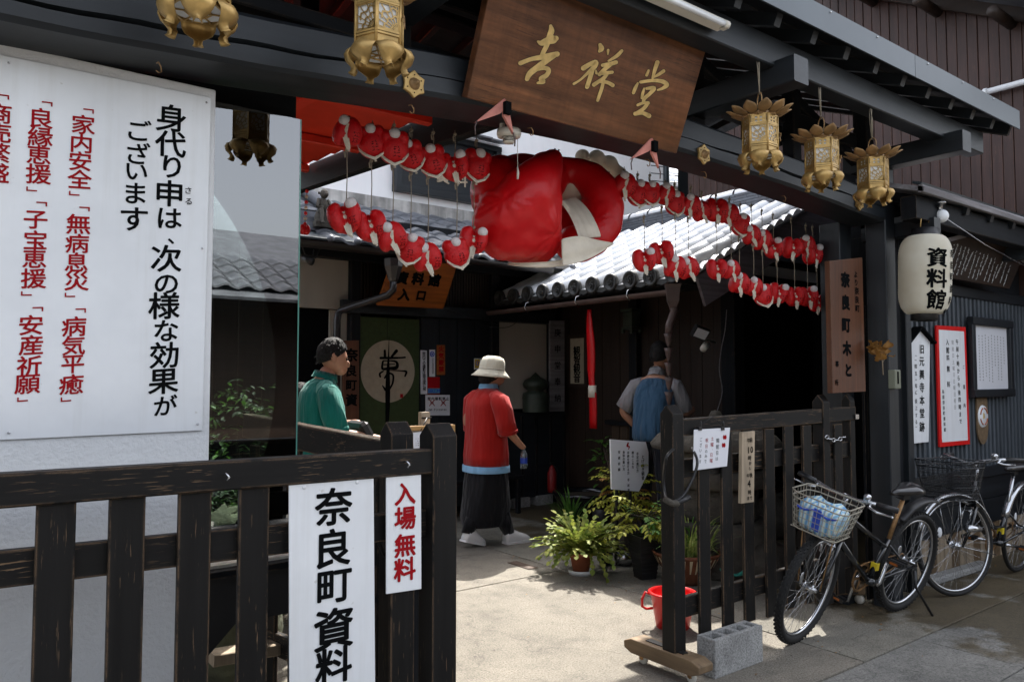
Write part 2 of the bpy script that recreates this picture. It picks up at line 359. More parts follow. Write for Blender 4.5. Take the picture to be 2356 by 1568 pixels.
def leafm(name, c1, c2, sub=0.0):
    m, nt, bs = nodes(name); oi = N(nt, 'ShaderNodeObjectInfo'); vec = coords(nt)
    c = ramp(nt, noise(nt, vec, 18, 2), [(0.35, c1), (0.65, c2)])
    L(nt, c, bs.inputs['Base Color']); bs.inputs['Roughness'].default_value = 0.6; bs.inputs['Specular IOR Level'].default_value = 0.25
    out = nt.nodes['Material Output']; tl = N(nt, 'ShaderNodeBsdfTranslucent'); L(nt, c, tl.inputs[0])
    mx = N(nt, 'ShaderNodeMixShader', i0=0.28); L(nt, bs.outputs[0], mx.inputs[1]); L(nt, tl.outputs[0], mx.inputs[2]); L(nt, mx.outputs[0], out.inputs[0])
    return m
MT['leaf_yellow'] = leafm('yellow_green_leaf', (0.16, 0.20, 0.015), (0.38, 0.36, 0.04))
MT['leaf_cactus'] = leafm('holiday_cactus_leaf', (0.11, 0.17, 0.025), (0.30, 0.31, 0.065))
MT['leaf_green'] = leafm('green_leaf', (0.04, 0.12, 0.018), (0.10, 0.22, 0.035))
MT['leaf_dark'] = leafm('dark_green_leaf', (0.012, 0.035, 0.012), (0.04, 0.08, 0.025))
MT['leaf_light'] = leafm('light_green_blade', (0.16, 0.26, 0.04), (0.42, 0.46, 0.16))
MT['leaf_dead'] = leafm('dried_leaf', (0.16, 0.07, 0.015), (0.34, 0.17, 0.04))

# ---------------------------------------------------------------- writing
_GC = {}
def glyph(ch, off=0.0):
    key = (ch, off)
    if key not in _GC:
        cu = bpy.data.curves.new('g', 'FONT'); cu.body = ch; cu.size = 1.0; cu.align_x = 'LEFT'; cu.offset = off; cu.resolution_u = 3
        o = bpy.data.objects.new('g', cu); COL.objects.link(o)
        dg = bpy.context.evaluated_depsgraph_get(); me = bpy.data.meshes.new_from_object(o.evaluated_get(dg))
        vs = [v.co.copy() for v in me.vertices]; fs = [tuple(p.vertices) for p in me.polygons]
        bpy.data.objects.remove(o); bpy.data.meshes.remove(me)
        if vs and ord(ch) > 0x2e80:
            # centre on the em box for CJK (baseline at 0.12 below the box)
            cx = 0.5 if ch in '、。' else (min(v.x for v in vs)+max(v.x for v in vs))/2
            cy = (min(v.y for v in vs)+max(v.y for v in vs))/2
            if ch in '、ー': cy = 0.38
            vs = [(v.x-cx, v.y-cy) for v in vs]
        elif vs:
            cx = (min(v.x for v in vs)+max(v.x for v in vs))/2; cy = (min(v.y for v in vs)+max(v.y for v in vs))/2
            vs = [(v.x-cx, v.y-cy) for v in vs]
        _GC[key] = (vs, fs)
    return _GC[key]
_LIFT = [0]
def put(mb, ch, c, size, u=X3, v=Z3, off=0.012, mi=0, n=None, wrap=None, sx=1.0):
    """one character centred at c in the plane u,v; mb collects it. off thickens it: shifted copies, each a hair prouder"""
    vs0, fs = glyph(ch, 0.0)
    nrm_ = u.cross(v); k_ = 0
    ring_ = [(0.0, 0.0)]+([(off*math.cos(a*math.pi/4), off*math.sin(a*math.pi/4)) for a in range(8)] if off > 0.004 else [])
    for dx, dy in ring_:
        k_ += 1; vs = [(x+dx, y+dy) for x, y in vs0]
        _put1(mb, ch, vs, fs, V(c)+nrm_*(0.00006*k_) if c is not None else None, size, u, v, mi, wrap, sx, 0.00006*k_)
SLANT = [0.0]
def _put1(mb, ch, vs, fs, c, size, u, v, mi, wrap, sx, lift):
    sx *= 1.06
    rot = ch in '「」（）ー'
    P_ = []
    for x, y in vs:
        if rot: x, y = (y, -x)
        x *= sx; y += SLANT[0]*x
        P_.append(wrap(x*size, y*size, lift) if wrap else c+u*(x*size)+v*(y*size))
    mb.add(P_, fs, mi)
def column(mb, text, top, bot, size, u=X3, v=Z3, off=0.012, mi=0, sx=1.0):
    top, bot = V(top), V(bot); n = len(text)
    for i, ch in enumerate(text):
        if ch == ' ': continue
        put(mb, ch, top.lerp(bot, (i/(n-1)) if n > 1 else 0), size, u, v, off, mi, sx=sx)
def catmull(pts, k=6):
    out = []; n = len(pts)
    for i in range(n-1):
        p0 = pts[max(i-1, 0)]; p1 = pts[i]; p2 = pts[i+1]; p3 = pts[min(i+2, n-1)]
        for j in range(k):
            t = j/k
            out.append(tuple(0.5*((2*b)+(-a+c)*t+(2*a-5*b+4*c-d)*t*t+(-a+3*b-3*c+d)*t**3) for a, b, c, d in zip(p0, p1, p2, p3)))
    out.append(tuple(pts[-1])); return out
def stroke(mb, pts, fn, mi=0, grow=0.0, k=6):
    """brush stroke: pts (x,y,width) -> flat ribbon with round ends, mapped by fn(x,y)"""
    if len(pts) == 1: pts = [pts[0], (pts[0][0]+1, pts[0][1]+1, pts[0][2])]
    s_ = catmull(pts, k); L_ = []; R_ = []; n = len(s_)
    for i, (x, y, w) in enumerate(s_):
        w = max(w, 1)+grow; a = s_[max(i-1, 0)]; b = s_[min(i+1, n-1)]; dx, dy = b[0]-a[0], b[1]-a[1]; l = math.hypot(dx, dy) or 1
        nx, ny = -dy/l, dx/l; L_.append((x+nx*w/2, y+ny*w/2)); R_.append((x-nx*w/2, y-ny*w/2))
    vs = [fn(*p) for p in L_]+[fn(*p) for p in R_]; mb.add(vs, [(i, i+1, n+i+1, n+i) for i in range(n-1)], mi)
    for e, q in ((s_[0], 0), (s_[-1], n-1)):
        w = (max(e[2], 1)+grow)/2; mb.add([fn(e[0]+w*math.cos(t*math.pi/5), e[1]+w*math.sin(t*math.pi/5)) for t in range(10)], [tuple(range(10))], mi)
# ================================================================ THE GROUND
def struct(o): o['kind'] = 'structure'; return o
b = MB(); b.span((-30, -30, -0.20), (40, 45, -0.06)); struct(b.build('ground', MT['soil'], origin=(0, 0, -0.2)))
court = MB(); court.span((-3, 2.0, -0.0599), (9.0, 2.01, -0.055)); 
court = struct(court.build('courtyard', MT['soil'], origin=(0, 2, -0.06)))
def slab(parent, x0, x1, y0, y1, m='concrete', g=0.006, z=0.0):
    b = MB(); b.span((x0+g, y0+g, -0.0595), (x1-g, y1-g, z)); return b.build('slab', MT[m], parent, bevel=0.004)
slab(court, -3, 4.0, 2.16, 4.6); slab(court, 1.95, 4.0, 4.6, 6.3); slab(court, 1.95, 4.0, 6.3, 8.2)
slab(court, 4.0, 9.0, 2.16, 3.3, 'apron'); slab(court, 4.0, 9.0, 3.3, 8.2, 'apron')
b = MB(); b.span((-3, 4.6, -0.058), (1.95, 9, -0.02))
def gravel_mat():
    m, nt, bs = nodes('washed_gravel'); vec = coords(nt, rand=False)
    v = N(nt, 'ShaderNodeTexVoronoi'); v.inputs['Scale'].default_value = 45; L(nt, vec, v.inputs[0])
    c = ramp(nt, v.outputs['Color'], [(0.1, (0.28, 0.20, 0.14)), (0.5, (0.42, 0.36, 0.28)), (0.9, (0.52, 0.48, 0.42))])
    c = mix(nt, 1.0, c, ramp(nt, v.outputs['Distance'], [(0.0, 1.1), (0.6, 0.35)]), 'MULTIPLY')
    L(nt, c, bs.inputs['Base Color']); bs.inputs['Roughness'].default_value = 0.9
    bump(nt, v.outputs['Distance'], bs, 0.8, -0.01); return m
g = struct(b.build('gravel_bed', gravel_mat())); g['kind'] = 'stuff'; g['label'] = 'sunlit washed gravel behind the left gate and display table'; g['category'] = 'gravel'
street = MB(); street.span((-12, 1.9, -0.0599), (14, 1.91, -0.056)); street = struct(street.build('street', MT['street'], origin=(0, 0, -0.06)))
xs = [-12, -3, 0.4, 2.0, 3.55, 4.6, 6.2, 7.8, 14]
for i in range(len(xs)-1):
    slab(street, xs[i], xs[i+1], 1.62, 2.16, 'street', 0.003, -0.004)
    slab(street, xs[i]+0.3, xs[i+1]+0.3, -3.6, 1.62, 'street', 0.004, -0.006)
# a cracked white kerb stone at the foot of the slatted wall
b = MB(); b.bar((5.80, 2.66, 0.025), (6.72, 2.63, 0.025), 0.10, 0.05, ch=0.012)
o = b.build('kerb_stone', MT['block']); tag(o, 'pale loose kerb stone lying at the foot of the slatted wall', 'stone')
# drain hole by the potted cactus
b = MB(); b.box((3.84, 4.9, 0.004), (0.09, 0.28, 0.004)); b.box((3.84, 4.9, 0.007), (0.06, 0.25, 0.002))
o = b.build('drain_cover', MT['groove']); tag(o, 'narrow dark drain slot in the concrete behind the potted cactus', 'drain')

# ================================================================ THE GATEHOUSE
gh = thing('gatehouse', 'dark timber entrance gate building with tie beam, open rafters and grey metal eave', 'building', (2.0, 2.7, 0))
# arched natural tie beam with shakes (splits)
bot = [(-3.2, 2.45), (-1.0, 2.47), (0.135, 2.491), (0.74, 2.527), (1.98, 2.621), (2.87, 2.641), (3.6, 2.622), (4.3, 2.585), (5.02, 2.538)]
def zb(x):
    for i in range(len(bot)-1):
        if x <= bot[i+1][0]:
            (a, p), (c, q) = bot[i], bot[i+1]; h = c-a; t = (x-a)/h
            def sl(k):
                lo, hi = max(k-1, 0), min(k+1, len(bot)-1); return (bot[hi][1]-bot[lo][1])/(bot[hi][0]-bot[lo][0])
            m0, m1 = sl(i)*h, sl(i+1)*h
            return (2*t**3-3*t*t+1)*p+(t**3-2*t*t+t)*m0+(-2*t**3+3*t*t)*q+(t**3-t*t)*m1
    return bot[-1][1]
b = MB(); xs = [-3.2+0.08*i for i in range(103)]; xs = [x for x in xs if x < 5.02]+[5.02]; rings = []
rng = random.Random(3)
for x in xs:
    z = zb(x); j = 0.002*math.sin(x*5.1)+0.0015*math.sin(x*13)
    gz = 0.062+0.010*x/2+0.008*math.sin(x*1.3)+0.003*math.sin(x*17)
    gw = max(0.0004, 0.007*max(0, math.sin(x*1.9+0.4))+0.0025)
    rings.append([V((x, 2.515, z+j*0.5)), V((x, 2.50, z+0.015+j)), V((x, 2.498, z+gz-gw)), V((x, 2.525, z+gz)), V((x, 2.498, z+gz+gw)),
                  V((x, 2.50, z+0.165+j)), V((x, 2.515, z+0.18)), V((x, 2.73, z+0.18)), V((x, 2.745, z+0.165)), V((x, 2.745, z+0.02)), V((x, 2.73, z))])
n = 11; vs = [p for r in rings for p in r]; fs = [(i*n+k, i*n+(k+1) % n, (i+1)*n+(k+1) % n, (i+1)*n+k) for i in range(len(rings)-1) for k in range(n)]
fs += [tuple(range(n-1, -1, -1)), tuple(range((len(rings)-1)*n, len(rings)*n))]; b.add(vs, fs)
b.build('tie_beam', MT['beam_x'], gh)
def beam(name, a, c, w, h, m, parent=gh, ch=0.006, up=(0,0,1)):
    b = MB(); b.bar(a, c, w, h, up, ch); return b.build(name, MT[m], parent)
beam('pillar', (4.965, 2.825, 0), (4.965, 2.825, 2.56), 0.15, 0.15, 'beam_z')
beam('pillar', (5.10, 2.58, 0), (5.10, 2.58, 2.98), 0.13, 0.14, 'beam_z')
beam('pillar', (5.56, 2.66, 0), (5.56, 2.66, 2.66), 0.08, 0.08, 'beam_z')
beam('pillar', (0.70, 2.95, 0), (0.70, 2.95, 2.50), 0.13, 0.13, 'dark_z')
# boarding between the two right pillars
for i in range(3):
    beam('board', (5.075+0.035*i, 2.70, 0.02), (5.075+0.035*i, 2.70, 2.0), 0.033, 0.02, 'dark_z', ch=0.002)
for i in range(4):
    beam('board', (5.20+0.088*i, 2.665, 0.02), (5.20+0.088*i, 2.665, 2.6), 0.084, 0.02, 'dark_z', ch=0.002)
# purlins, short posts, arms
beam('purlin', (-3, 2.18, 3.085), (5.62, 2.18, 3.085), 0.11, 0.145, 'beam_x')
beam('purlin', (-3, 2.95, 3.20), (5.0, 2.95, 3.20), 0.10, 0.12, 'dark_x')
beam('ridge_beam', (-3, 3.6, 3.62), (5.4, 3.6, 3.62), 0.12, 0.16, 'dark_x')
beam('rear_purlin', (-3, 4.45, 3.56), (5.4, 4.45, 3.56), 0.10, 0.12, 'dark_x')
for x in (-0.55, 1.45, 3.28, 5.10):
    beam('arm', (x, 2.02, 2.975), (x, 2.80, 2.975), 0.12, 0.13, 'beam_y')
    beam('post', (x, 2.68, zb(min(x, 4.9))+0.17), (x, 2.68, 3.45), 0.10, 0.10, 'dark_z')
    beam('post', (x, 3.6, 3.02), (x, 3.6, 3.56), 0.10, 0.10, 'dark_z')
for x in (0.45, 2.35, 4.2):
    beam('post', (x, 2.66, zb(x)+0.17), (x, 2.66, 3.4), 0.085, 0.085, 'dark_z')
for x0, x1 in ((1.45, 2.35), (3.28, 4.2), (-0.55, 0.45), (4.2, 5.10)):
    beam('brace', (x0, 2.72, 3.32), (x1, 2.72, 2.98), 0.05, 0.07, 'dark_x')
beam('cross_rail', (-3, 2.70, 3.12), (5.0, 2.70, 3.12), 0.05, 0.10, 'dark_x')
beam('upper_tie', (-3, 2.70, 2.84), (5.0, 2.70, 2.84), 0.08, 0.06, 'dark_x')
# rafters
rf = MB(); rf.bar((0, 0, 0), (0, 1.62, 0.664), 0.045, 0.06, ch=0.003); rfm = rf.mesh('rafter', MT['beam_y'])
rr = MB(); rr.bar((0, 0, 0), (0, 1.06, -0.18), 0.045, 0.06, ch=0.003); rrm = rr.mesh('rafter_rear', MT['dark_y'])
x = -2.9
while x < 5.7:
    inst('rafter', rfm, gh, (x, 2.02, 3.165)); inst('rafter', rrm, gh, (x, 3.64, 3.82)); x += 0.30
# roof boards above the rafters, each board an own part (laid along X)
for i in range(9):
    y0 = 1.98+i*0.185; z0 = 3.19+(y0-1.98)*0.41
    bm_ = MB(); bm_.bar((-3.1, y0+0.092, z0+0.038+0.028), (5.78, y0+0.092, z0+0.038+0.028), 0.190, 0.018, up=V((0, -0.41, 1))); bm_.build('roof_board', MT['dark_x'], gh)
bm_ = MB(); bm_.bar((-3.1, 4.17, 3.80), (5.78, 4.17, 3.80), 1.14, 0.02, up=V((0, 0.163, 1))); bm_.build('rear_roof_shade_board', MT['dark_x'], gh)
# grey sheet metal roof skin and eave flashing
bm_ = MB(); bm_.bar((-3.15, 2.80, 3.63), (5.80, 2.80, 3.63), 1.80, 0.012, up=V((0, -0.41, 1))); bm_.bar((-3.15, 4.18, 3.84), (5.80, 4.18, 3.84), 1.16, 0.012, up=V((0, 0.163, 1)))
bm_.build('roof_skin', MT['metal_gray'], gh)
for x0, x1 in ((-3.15, 0.6), (0.604, 4.318), (4.322, 5.80)):
    bm_ = MB(); zt = 0.0
    bm_.span((x0, 1.965, 3.175), (x1, 1.975, 3.30)); bm_.span((x0, 1.975, 3.292), (x1, 2.05, 3.30)); f_ = bm_.build('fascia', MT['metal_gray'], gh)
    sc = MB(); xx = x0+0.15
    while xx < x1-0.05: sc.ball((xx, 1.963, 3.285), 0.005, 6); xx += 0.45
    sc.build('screw', MT['steel'], f_)
beam('eave_end_board', (5.76, 2.0, 3.20), (5.76, 3.55, 3.83), 0.02, 0.14, 'dark_y')
# white plaster wall on the left, part of the gatehouse
b = MB(); b.span((-3.2, 2.70, 0.0), (0.765, 2.86, 2.50)); b.build('plaster_wall', MT['plaster'], gh, bevel=0.006)
# glass pane with green edge beside it
b = MB(); b.span((0.772, 2.745, 0.99), (1.087, 2.751, 2.475)); p_ = b.build('glass_pane', MT['glass'], gh)
b = MB(); b.span((1.0872, 2.744, 0.99), (1.092, 2.752, 2.475)); b.build('pane_edge', MT['glass_edge'], p_)
b = MB(); b.span((0.77, 2.74, 0.975), (1.095, 2.756, 0.99)); b.build('pane_rail', MT['steel'], p_)
# iron hooks screwed in the beam
for px, py in ((362, 152), (943, 248), (1487, 372), (1800, 455), (1617, 400), (1218, 300)):
    p = at(px, py, 'y', 2.497); b = MB()
    b.tube([p+V((0, 0.01, 0.012)), p+V((0, -0.012, 0.008)), p+V((0.006, -0.018, -0.006)), p+V((0.010, -0.012, -0.02)), p+V((0.002, -0.010, -0.024)), p+V((-0.006, -0.01, -0.018))], 0.0022, 6)
    b.build('hook', MT['rust_steel'], gh)

# red painted lean-to ceiling on the left, over the garden corner
lt = thing('red_soffit_roof', 'red painted board ceiling framed by a sloping black barge beam behind the tie beam', 'roof', (0.9, 4.1, 0))
for i in range(9):
    y0 = 2.92+0.29*i; z0 = 2.83+0.065*(y0-2.9)
    b = MB(); b.span((-2.5, y0, z0+0.045), (2.08, y0+0.283, z0+0.06)); b.build('ceiling_board', MT['red_roof'], lt)
for xx in (-1.4, -0.6, 0.2, 0.8, 1.4):
    beam('red_rafter', (xx, 2.9, 2.83), (xx, 5.5, 3.0), 0.07, 0.09, 'red_roof', lt)
for yy in (3.45, 4.3, 5.1):
    beam('red_batten', (-2.5, yy, 2.83+0.065*(yy-2.9)), (2.08, yy, 2.83+0.065*(yy-2.9)), 0.05, 0.05, 'red_roof', lt)
beam('barge_beam', (2.14, 2.87, 2.79), (2.14, 5.55, 2.965), 0.06, 0.17, 'dark_y', lt)
beam('lintel', (0.2, 3.0, 2.56), (1.15, 3.0, 2.56), 0.10, 0.16, 'dark_x', lt)
beam('corner_post', (-0.8, 5.35, 0), (-0.8, 5.35, 2.98), 0.11, 0.11, 'dark_z', lt)
# ================================================================ RIGHT PART: slatted wall and low roof
sw = thing('slatted_wall', 'street front of close dark vertical slats beneath a low eave, right of the entrance', 'wall', (6.7, 2.8, 0))
b = MB(); b.span((5.6, 2.78, 0.72), (8.6, 2.84, 2.75)); b.build('backing', MT['ink'], sw)
slm = MB(); slm.bar((0, 0, 0.74), (0, 0, 2.18), 0.036, 0.03, ch=0.002); slm = slm.mesh('slat', MT['slat_wood'])
x = 5.625
while x < 8.5: inst('slat', slm, sw, (x, 2.715, 0)); x += 0.0785
for zz in (0.73, 2.20):
    beam('rail', (5.58, 2.72, zz), (8.6, 2.72, zz), 0.07, 0.09, 'beam_x', sw)
for i, (z0, z1) in enumerate(((0.30, 0.50), (0.505, 0.685))):
    b = MB(); b.span((5.6, 2.715+0.004*i, z0), (8.6, 2.74, z1)); b.build('skirt_board', MT['beam_x'], sw)
for i in range(22):
    x0 = 5.62+i*0.13; b = MB(); b.span((x0, 2.725, 0.0), (x0+0.122, 2.75, 0.295)); b.build('plinth_board', MT['raw_wood'] if i % 3 else MT['raw_wood_y'], sw)
b = MB(); b.span((5.6, 2.76, 2.25), (8.6, 2.80, 2.9)); b.build('upper_panel', MT['beam_x'], sw)
# low roof (hisashi)
hr = thing('low_eave_roof', 'low grey-edged eave roof running right over the slatted wall and paper lantern', 'roof', (6.6, 2.5, 2.6))
b = MB(); b.bar((4.95, 2.56, 2.80), (8.7, 2.56, 2.80), 0.72, 0.03, up=V((0, -0.32, 1))); b.build('roof_board', MT['gray_wood'], hr)
beam('eave_edge', (4.95, 2.24, 2.70), (8.7, 2.24, 2.70), 0.03, 0.05, 'gray_wood', hr)
beam('eave_beam', (5.0, 2.34, 2.60), (8.7, 2.34, 2.60), 0.10, 0.15, 'dark_x', hr)
b = MB(); b.bar((4.95, 2.26, 2.74), (8.7, 2.26, 2.74), 0.06, 0.016, up=V((0, -0.32, 1))); b.build('drip_strip', MT['metal_gray'], hr)
b = MB(); b.bar((5.3, 3.55, 3.13), (8.0, 3.55, 3.13), 1.36, 0.03, up=V((0, -0.32, 1))); b.build('rear_roof_shade_board', MT['gray_wood'], hr)  # hidden roof slab, added to block sun streaks on the street
for i in range(9):
    xx = 5.3+i*0.40; beam('rafter', (xx, 2.26, 2.66), (xx, 2.85, 2.84), 0.05, 0.06, 'beam_y', hr)
for xx in (5.22, 6.95): beam('arm', (xx, 2.26, 2.50), (xx, 2.75, 2.50), 0.09, 0.10, 'beam_y', hr)

# ================================================================ NEIGHBOUR: brown boarded upper storey
nb = thing('boarded_house', 'tall neighbouring house clad in dark reddish brown vertical boards', 'building', (8.6, 3.5, 0))
def plank_mat():
    return wood('red_brown_cladding', (0.042, 0.020, 0.016), (0.15, 0.07, 0.04), 'z', 0.5, 0.8, 0.55, gs=0.7, worn_th=0.6)
pm = plank_mat(); plm = MB(); plm.bar((0, 0, 0), (0, 0, 6.6), 0.016, 0.088, up=(0, 1, 0), ch=0.003); plm = plm.mesh('plank', pm)
for i in range(56):
    inst('plank', plm, nb, (8.0+0.002*(i % 3), 1.4+0.094*i, 0.3))
b = MB(); b.span((8.01, 1.3, 0), (12, 6.8, 6.9)); b.build('wall_core', MT['ink'], nb)
beam('rake_board', (7.93, 1.2, 4.05+0.0), (7.93, 4.6, 5.95), 0.05, 0.13, 'brown_y', nb)
b = MB(); b.bar((7.75, 1.1, 4.08), (7.75, 4.65, 6.07), 0.5, 0.05); b.build('gable_roof', MT['tile_grey'], nb)
for yy in (2.1, 2.75, 3.4, 4.05):
    z = 4.0+(yy-1.2)*0.56; b = MB(); b.tube([(7.55, yy, z-0.05), (8.0, yy, z-0.05)], 0.05, 8); b.build('purlin_end', MT['brown_y'], nb)
b = MB(); b.tube([(7.93, 1.2, 4.22), (7.93, 2.99, 4.22)], 0.028, 10); b.build('white_pipe', MT['white_board'], nb)
pp_ = MB()
for yy in (1.6, 2.05, 2.5, 2.95): pp_.tube([(7.93, yy, 4.22), (7.93, yy+0.03, 4.22)], 0.038, 10)
pp_.build('pipe_joint', MT['white_board'], nb)

# ================================================================ MUSEUM (back of the court)
mu = thing('museum_building', 'low dark museum building with tiled roof and curtained doorway at the back of the court', 'building', (4.3, 7.6, 0))
YB = 7.2
def panel(name, px0, px1, z0, z1, mat_, y=YB, th=0.04, parent=mu):
    xa = at(px0, 900, 'y', y).x; xb = at(px1, 900, 'y', y).x
    b = MB(); b.span((xa, y, z0), (xb, y+th, z1)); return b.build(name, MT[mat_], parent)
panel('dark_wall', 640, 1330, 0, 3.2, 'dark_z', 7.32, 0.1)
panel('plaster_panel', 640, 800, 1.92+0.28, 2.75, 'plaster_beige', 7.22)
panel('plaster_strip', 757, 800, 0.0, 2.19, 'plaster_beige', 7.24)
panel('doorway', 640, 757, 0.0, 2.19, 'ink', 7.27)  # flat black panel, the opening's deep shade put into its colour
for px in (812, 961, 1134, 1268):
    xa = at(px, 900, 'y', YB).x; beam('post', (xa, YB+0.01, 0), (xa, YB+0.01, 2.72), 0.05 if px == 961 else 0.11, 0.05 if px == 961 else 0.13, 'dark_z', mu)
beam('lintel', (3.3, YB-0.02, 2.23), (6.1, YB-0.02, 2.23), 0.10, 0.13, 'beam_x', mu)
beam('wall_plate', (2.2, YB-0.03, 2.76), (6.3, YB-0.03, 2.76), 0.12, 0.12, 'dark_x', mu)
# brown ribbed transom windows
for p0, p1 in ((819, 878), (1028, 1128)):
    xa = at(p0, 900, 'y', YB).x; xb = at(p1, 900, 'y', YB).x; n = int((xb-xa)/0.035)
    rib = MB(); rib.span((-0.009, -0.01, 2.30), (0.009, 0.01, 2.70)); rib = rib.mesh('rib', MT['brown_z'])
    for i in range(n): inst('rib', rib, mu, (xa+(i+0.5)*(xb-xa)/n, YB+0.02, 0))
for p0, p1 in ((967, 1130),):
    xa = at(p0, 900, 'y', YB).x; xb = at(p1, 900, 'y', YB).x
    for i in range(4):
        x0 = xa+(xb-xa)*i/4; b = MB(); b.span((x0+0.004, YB, 0.08), (x0+(xb-xa)/4-0.004, YB+0.04, 2.16)); b.build('wall_board', MT['beam_z'], mu)
xa = at(1131, 900, 'y', YB).x; xb = at(1262, 900, 'y', YB).x
b = MB(); b.span((xa, YB+0.02, 1.14), (xb, YB+0.06, 2.16)); b.build('white_screen', MT['plaster_beige'], mu)
b = MB(); b.span((xa-0.3, YB-0.08, 0.1), (at(1330, 900, 'y', YB).x, YB, 1.10)); b.build('dado', MT['beam_x'], mu)
for i in range(7):
    x0 = xa-0.3+0.22*i; b = MB(); b.span((x0, YB-0.10, 0.12), (x0+0.03, YB-0.08, 1.06)); b.build('dado_batten', MT['dark_z'], mu)
for px in (1160, 1245): 
    p = at(px, 1158, 'z', 0.0); b = MB(); b.span((p.x-0.12, YB-0.12, 0), (p.x+0.12, YB+0.05, 0.11)); b.build('footing_stone', MT['block'], mu)
# roof of interlocking tiles
PIT = 0.44
def roof_z(y): return 2.74+(y-6.45)*PIT
tm = MB(); nx = 9; W_ = 0.265; Ln = 0.27; prof = []
for i in range(nx+1):
    t = i/nx; prof.append((-W_/2+W_*t, 0.022*math.sin(2*math.pi*(t-0.12))+ (0.012 if t > 0.9 else 0)))
for (yy, dz) in ((0, 0.035), (Ln+0.03, 0.0)):
    pass
vs = []
for yy, dz in ((0, 0.030), (Ln+0.02, 0.0)):
    for x, z in prof: vs.append((x, yy, yy*PIT+z+dz))
vs2 = [(x, 0, z+0.005) for x, z in prof]
n = nx+1
tm.add(vs+vs2, [(i, i+1, n+i+1, n+i) for i in range(nx)]+[(2*n+i, 2*n+i+1, i+1, i) for i in range(nx)], 0, False)
tmm = tm.mesh('roof_tile', MT['tile_grey'])
b = MB(); b.bar((2.3, 7.4, roof_z(7.4)-0.03), (6.9, 7.4, roof_z(7.4)-0.03), 2.05, 0.03, up=V((0, -PIT, 1))); b.build('roof_deck', MT['dark_x'], mu)
for r in range(7):
    for c in range(15):
        x = 2.95+c*W_; y = 6.42+r*Ln
        if x > 5.2+(y-6.42)*0.9+0.3: continue
        inst('roof_tile', tmm, mu, (x, y, roof_z(y)+0.01*((c*7+r*3) % 3)/3))
knob = MB(); knob.ball((0, 0, 0), 0.035, 10); knob = knob.mesh('eave_knob', MT['tile_grey'])
for c in range(12): inst('eave_knob', knob, mu, (2.95+c*W_-0.11, 6.42, roof_z(6.42)+0.03))
# left end: long cover tile roll and flat metal strip
b = MB(); b.tube([(3.30, 6.35, 2.79), (3.30, 8.3, 2.79+1.95*PIT)], 0.065, 12); b.build('cover_roll', MT['tile_grey'], mu)
b = MB(); b.bar((2.3, 6.62, 2.81), (3.25, 6.62, 2.81), 0.40, 0.02, up=V((0, -0.35, 1))); b.build('metal_apron', MT['metal_gray'], mu)
for i in range(3):
    b = MB(); b.span((2.3, 6.75+0.12*i, 2.88+0.08*i), (3.22, 6.9+0.12*i, 2.95+0.08*i)); b.build('ridge_course', MT['tile_grey'], mu)
# gutter, hopper and downspout
b = MB(); b.lathe([(0.055, 0), (0.055, 3.05)], (2.35, 6.38, 2.70), 10, 0, Matrix.Rotation(math.pi/2, 3, 'Y'), (-math.pi/2, math.pi/2))
b.lathe([(0.050, 0), (0.050, 3.05)], (2.35, 6.38, 2.70), 10, 0, Matrix.Rotation(math.pi/2, 3, 'Y'), (-math.pi/2, math.pi/2)); b.build('gutter', MT['pipe_dark'], mu)
ph = at(905, 618, 'y', 6.38); b = MB(); b.lathe([(0.075, 0.09), (0.095, 0.09), (0.09, 0.02), (0.05, -0.10), (0.04, -0.12)], ph, 8, smooth=False); b.build('hopper', MT['pipe_dark'], mu)
p1 = at(778, 722, 'y', 6.95); b = MB(); b.tube([ph+V((0, 0, -0.1)), ph+V((0, 0, -0.20)), ph+V((-0.04, 0.03, -0.25)), p1+V((0.03, 0, 0.04)), p1, p1+V((-0.01, 0, -0.06)), V((p1.x-0.01, 6.95, 0.05))], 0.035, 10)
b.build('downspout', MT['pipe_dark'], mu)
b = MB(); q = at(690, 590, 'y', 6.6); b.tube([q+V((0, 0, 0.15)), q+V((0.05, 0, 0.02)), q+V((0.15, 0, 0)), q+V((0.2, 0, 0.12))], 0.006, 5); b.build('cable', MT['black_plastic'], mu)

# upper white storey behind with framed sign box
up = thing('white_upper_storey', 'white plastered upper storey with a dark blue framed niche and stained ledge', 'building', (5.5, 9.0, 0))
b = MB(); b.span((2.0, 8.42, 3.2), (9.6, 8.6, 6.5)); b.build('plaster_wall', MT['plaster_smooth'], up)
b = MB(); b.span((2.0, 8.28, 3.50), (9.6, 8.42, 3.70)); b.build('ledge', MT['plaster_stained'], up)
for i, (d, z0) in enumerate(((0.04, 3.47), (0.12, 3.42), (0.20, 3.37))):
    b = MB(); b.span((2.0, 8.26-d, z0-0.04), (7.2, 8.42, z0)); b.build('ledge_tile_course', MT['tile_grey'], up)
fx0, fx1 = 4.53, 6.15
for (a, c, w, h) in (((fx0, 8.36, 3.87), (fx1, 8.36, 3.87), 0.12, 0.09), ((fx0, 8.36, 4.62), (fx1, 8.36, 4.62), 0.12, 0.07)):
    beam('niche_frame', a, c, w, h, 'beam_x', up)
for xx in (fx0+0.04, fx1-0.04): beam('niche_frame', (xx, 8.36, 3.91), (xx, 8.36, 4.585), 0.08, 0.12, 'beam_z', up)
b = MB(); b.span((fx0+0.08, 8.38, 3.91), (fx1-0.08, 8.42, 4.585)); b.build('niche_panel', MT['beam_x'], up)
for i in range(5):
    b = MB(); b.bar((fx0-0.06+0.34*i, 8.25, 4.70+0.012*(i % 2)), (fx0+0.30+0.34*i, 8.25, 4.70+0.012*(i % 2)), 0.32, 0.02, up=V((0, -0.25, 1))); b.build('niche_roof_board', MT['tile_grey'], up)
lt_ = MB()
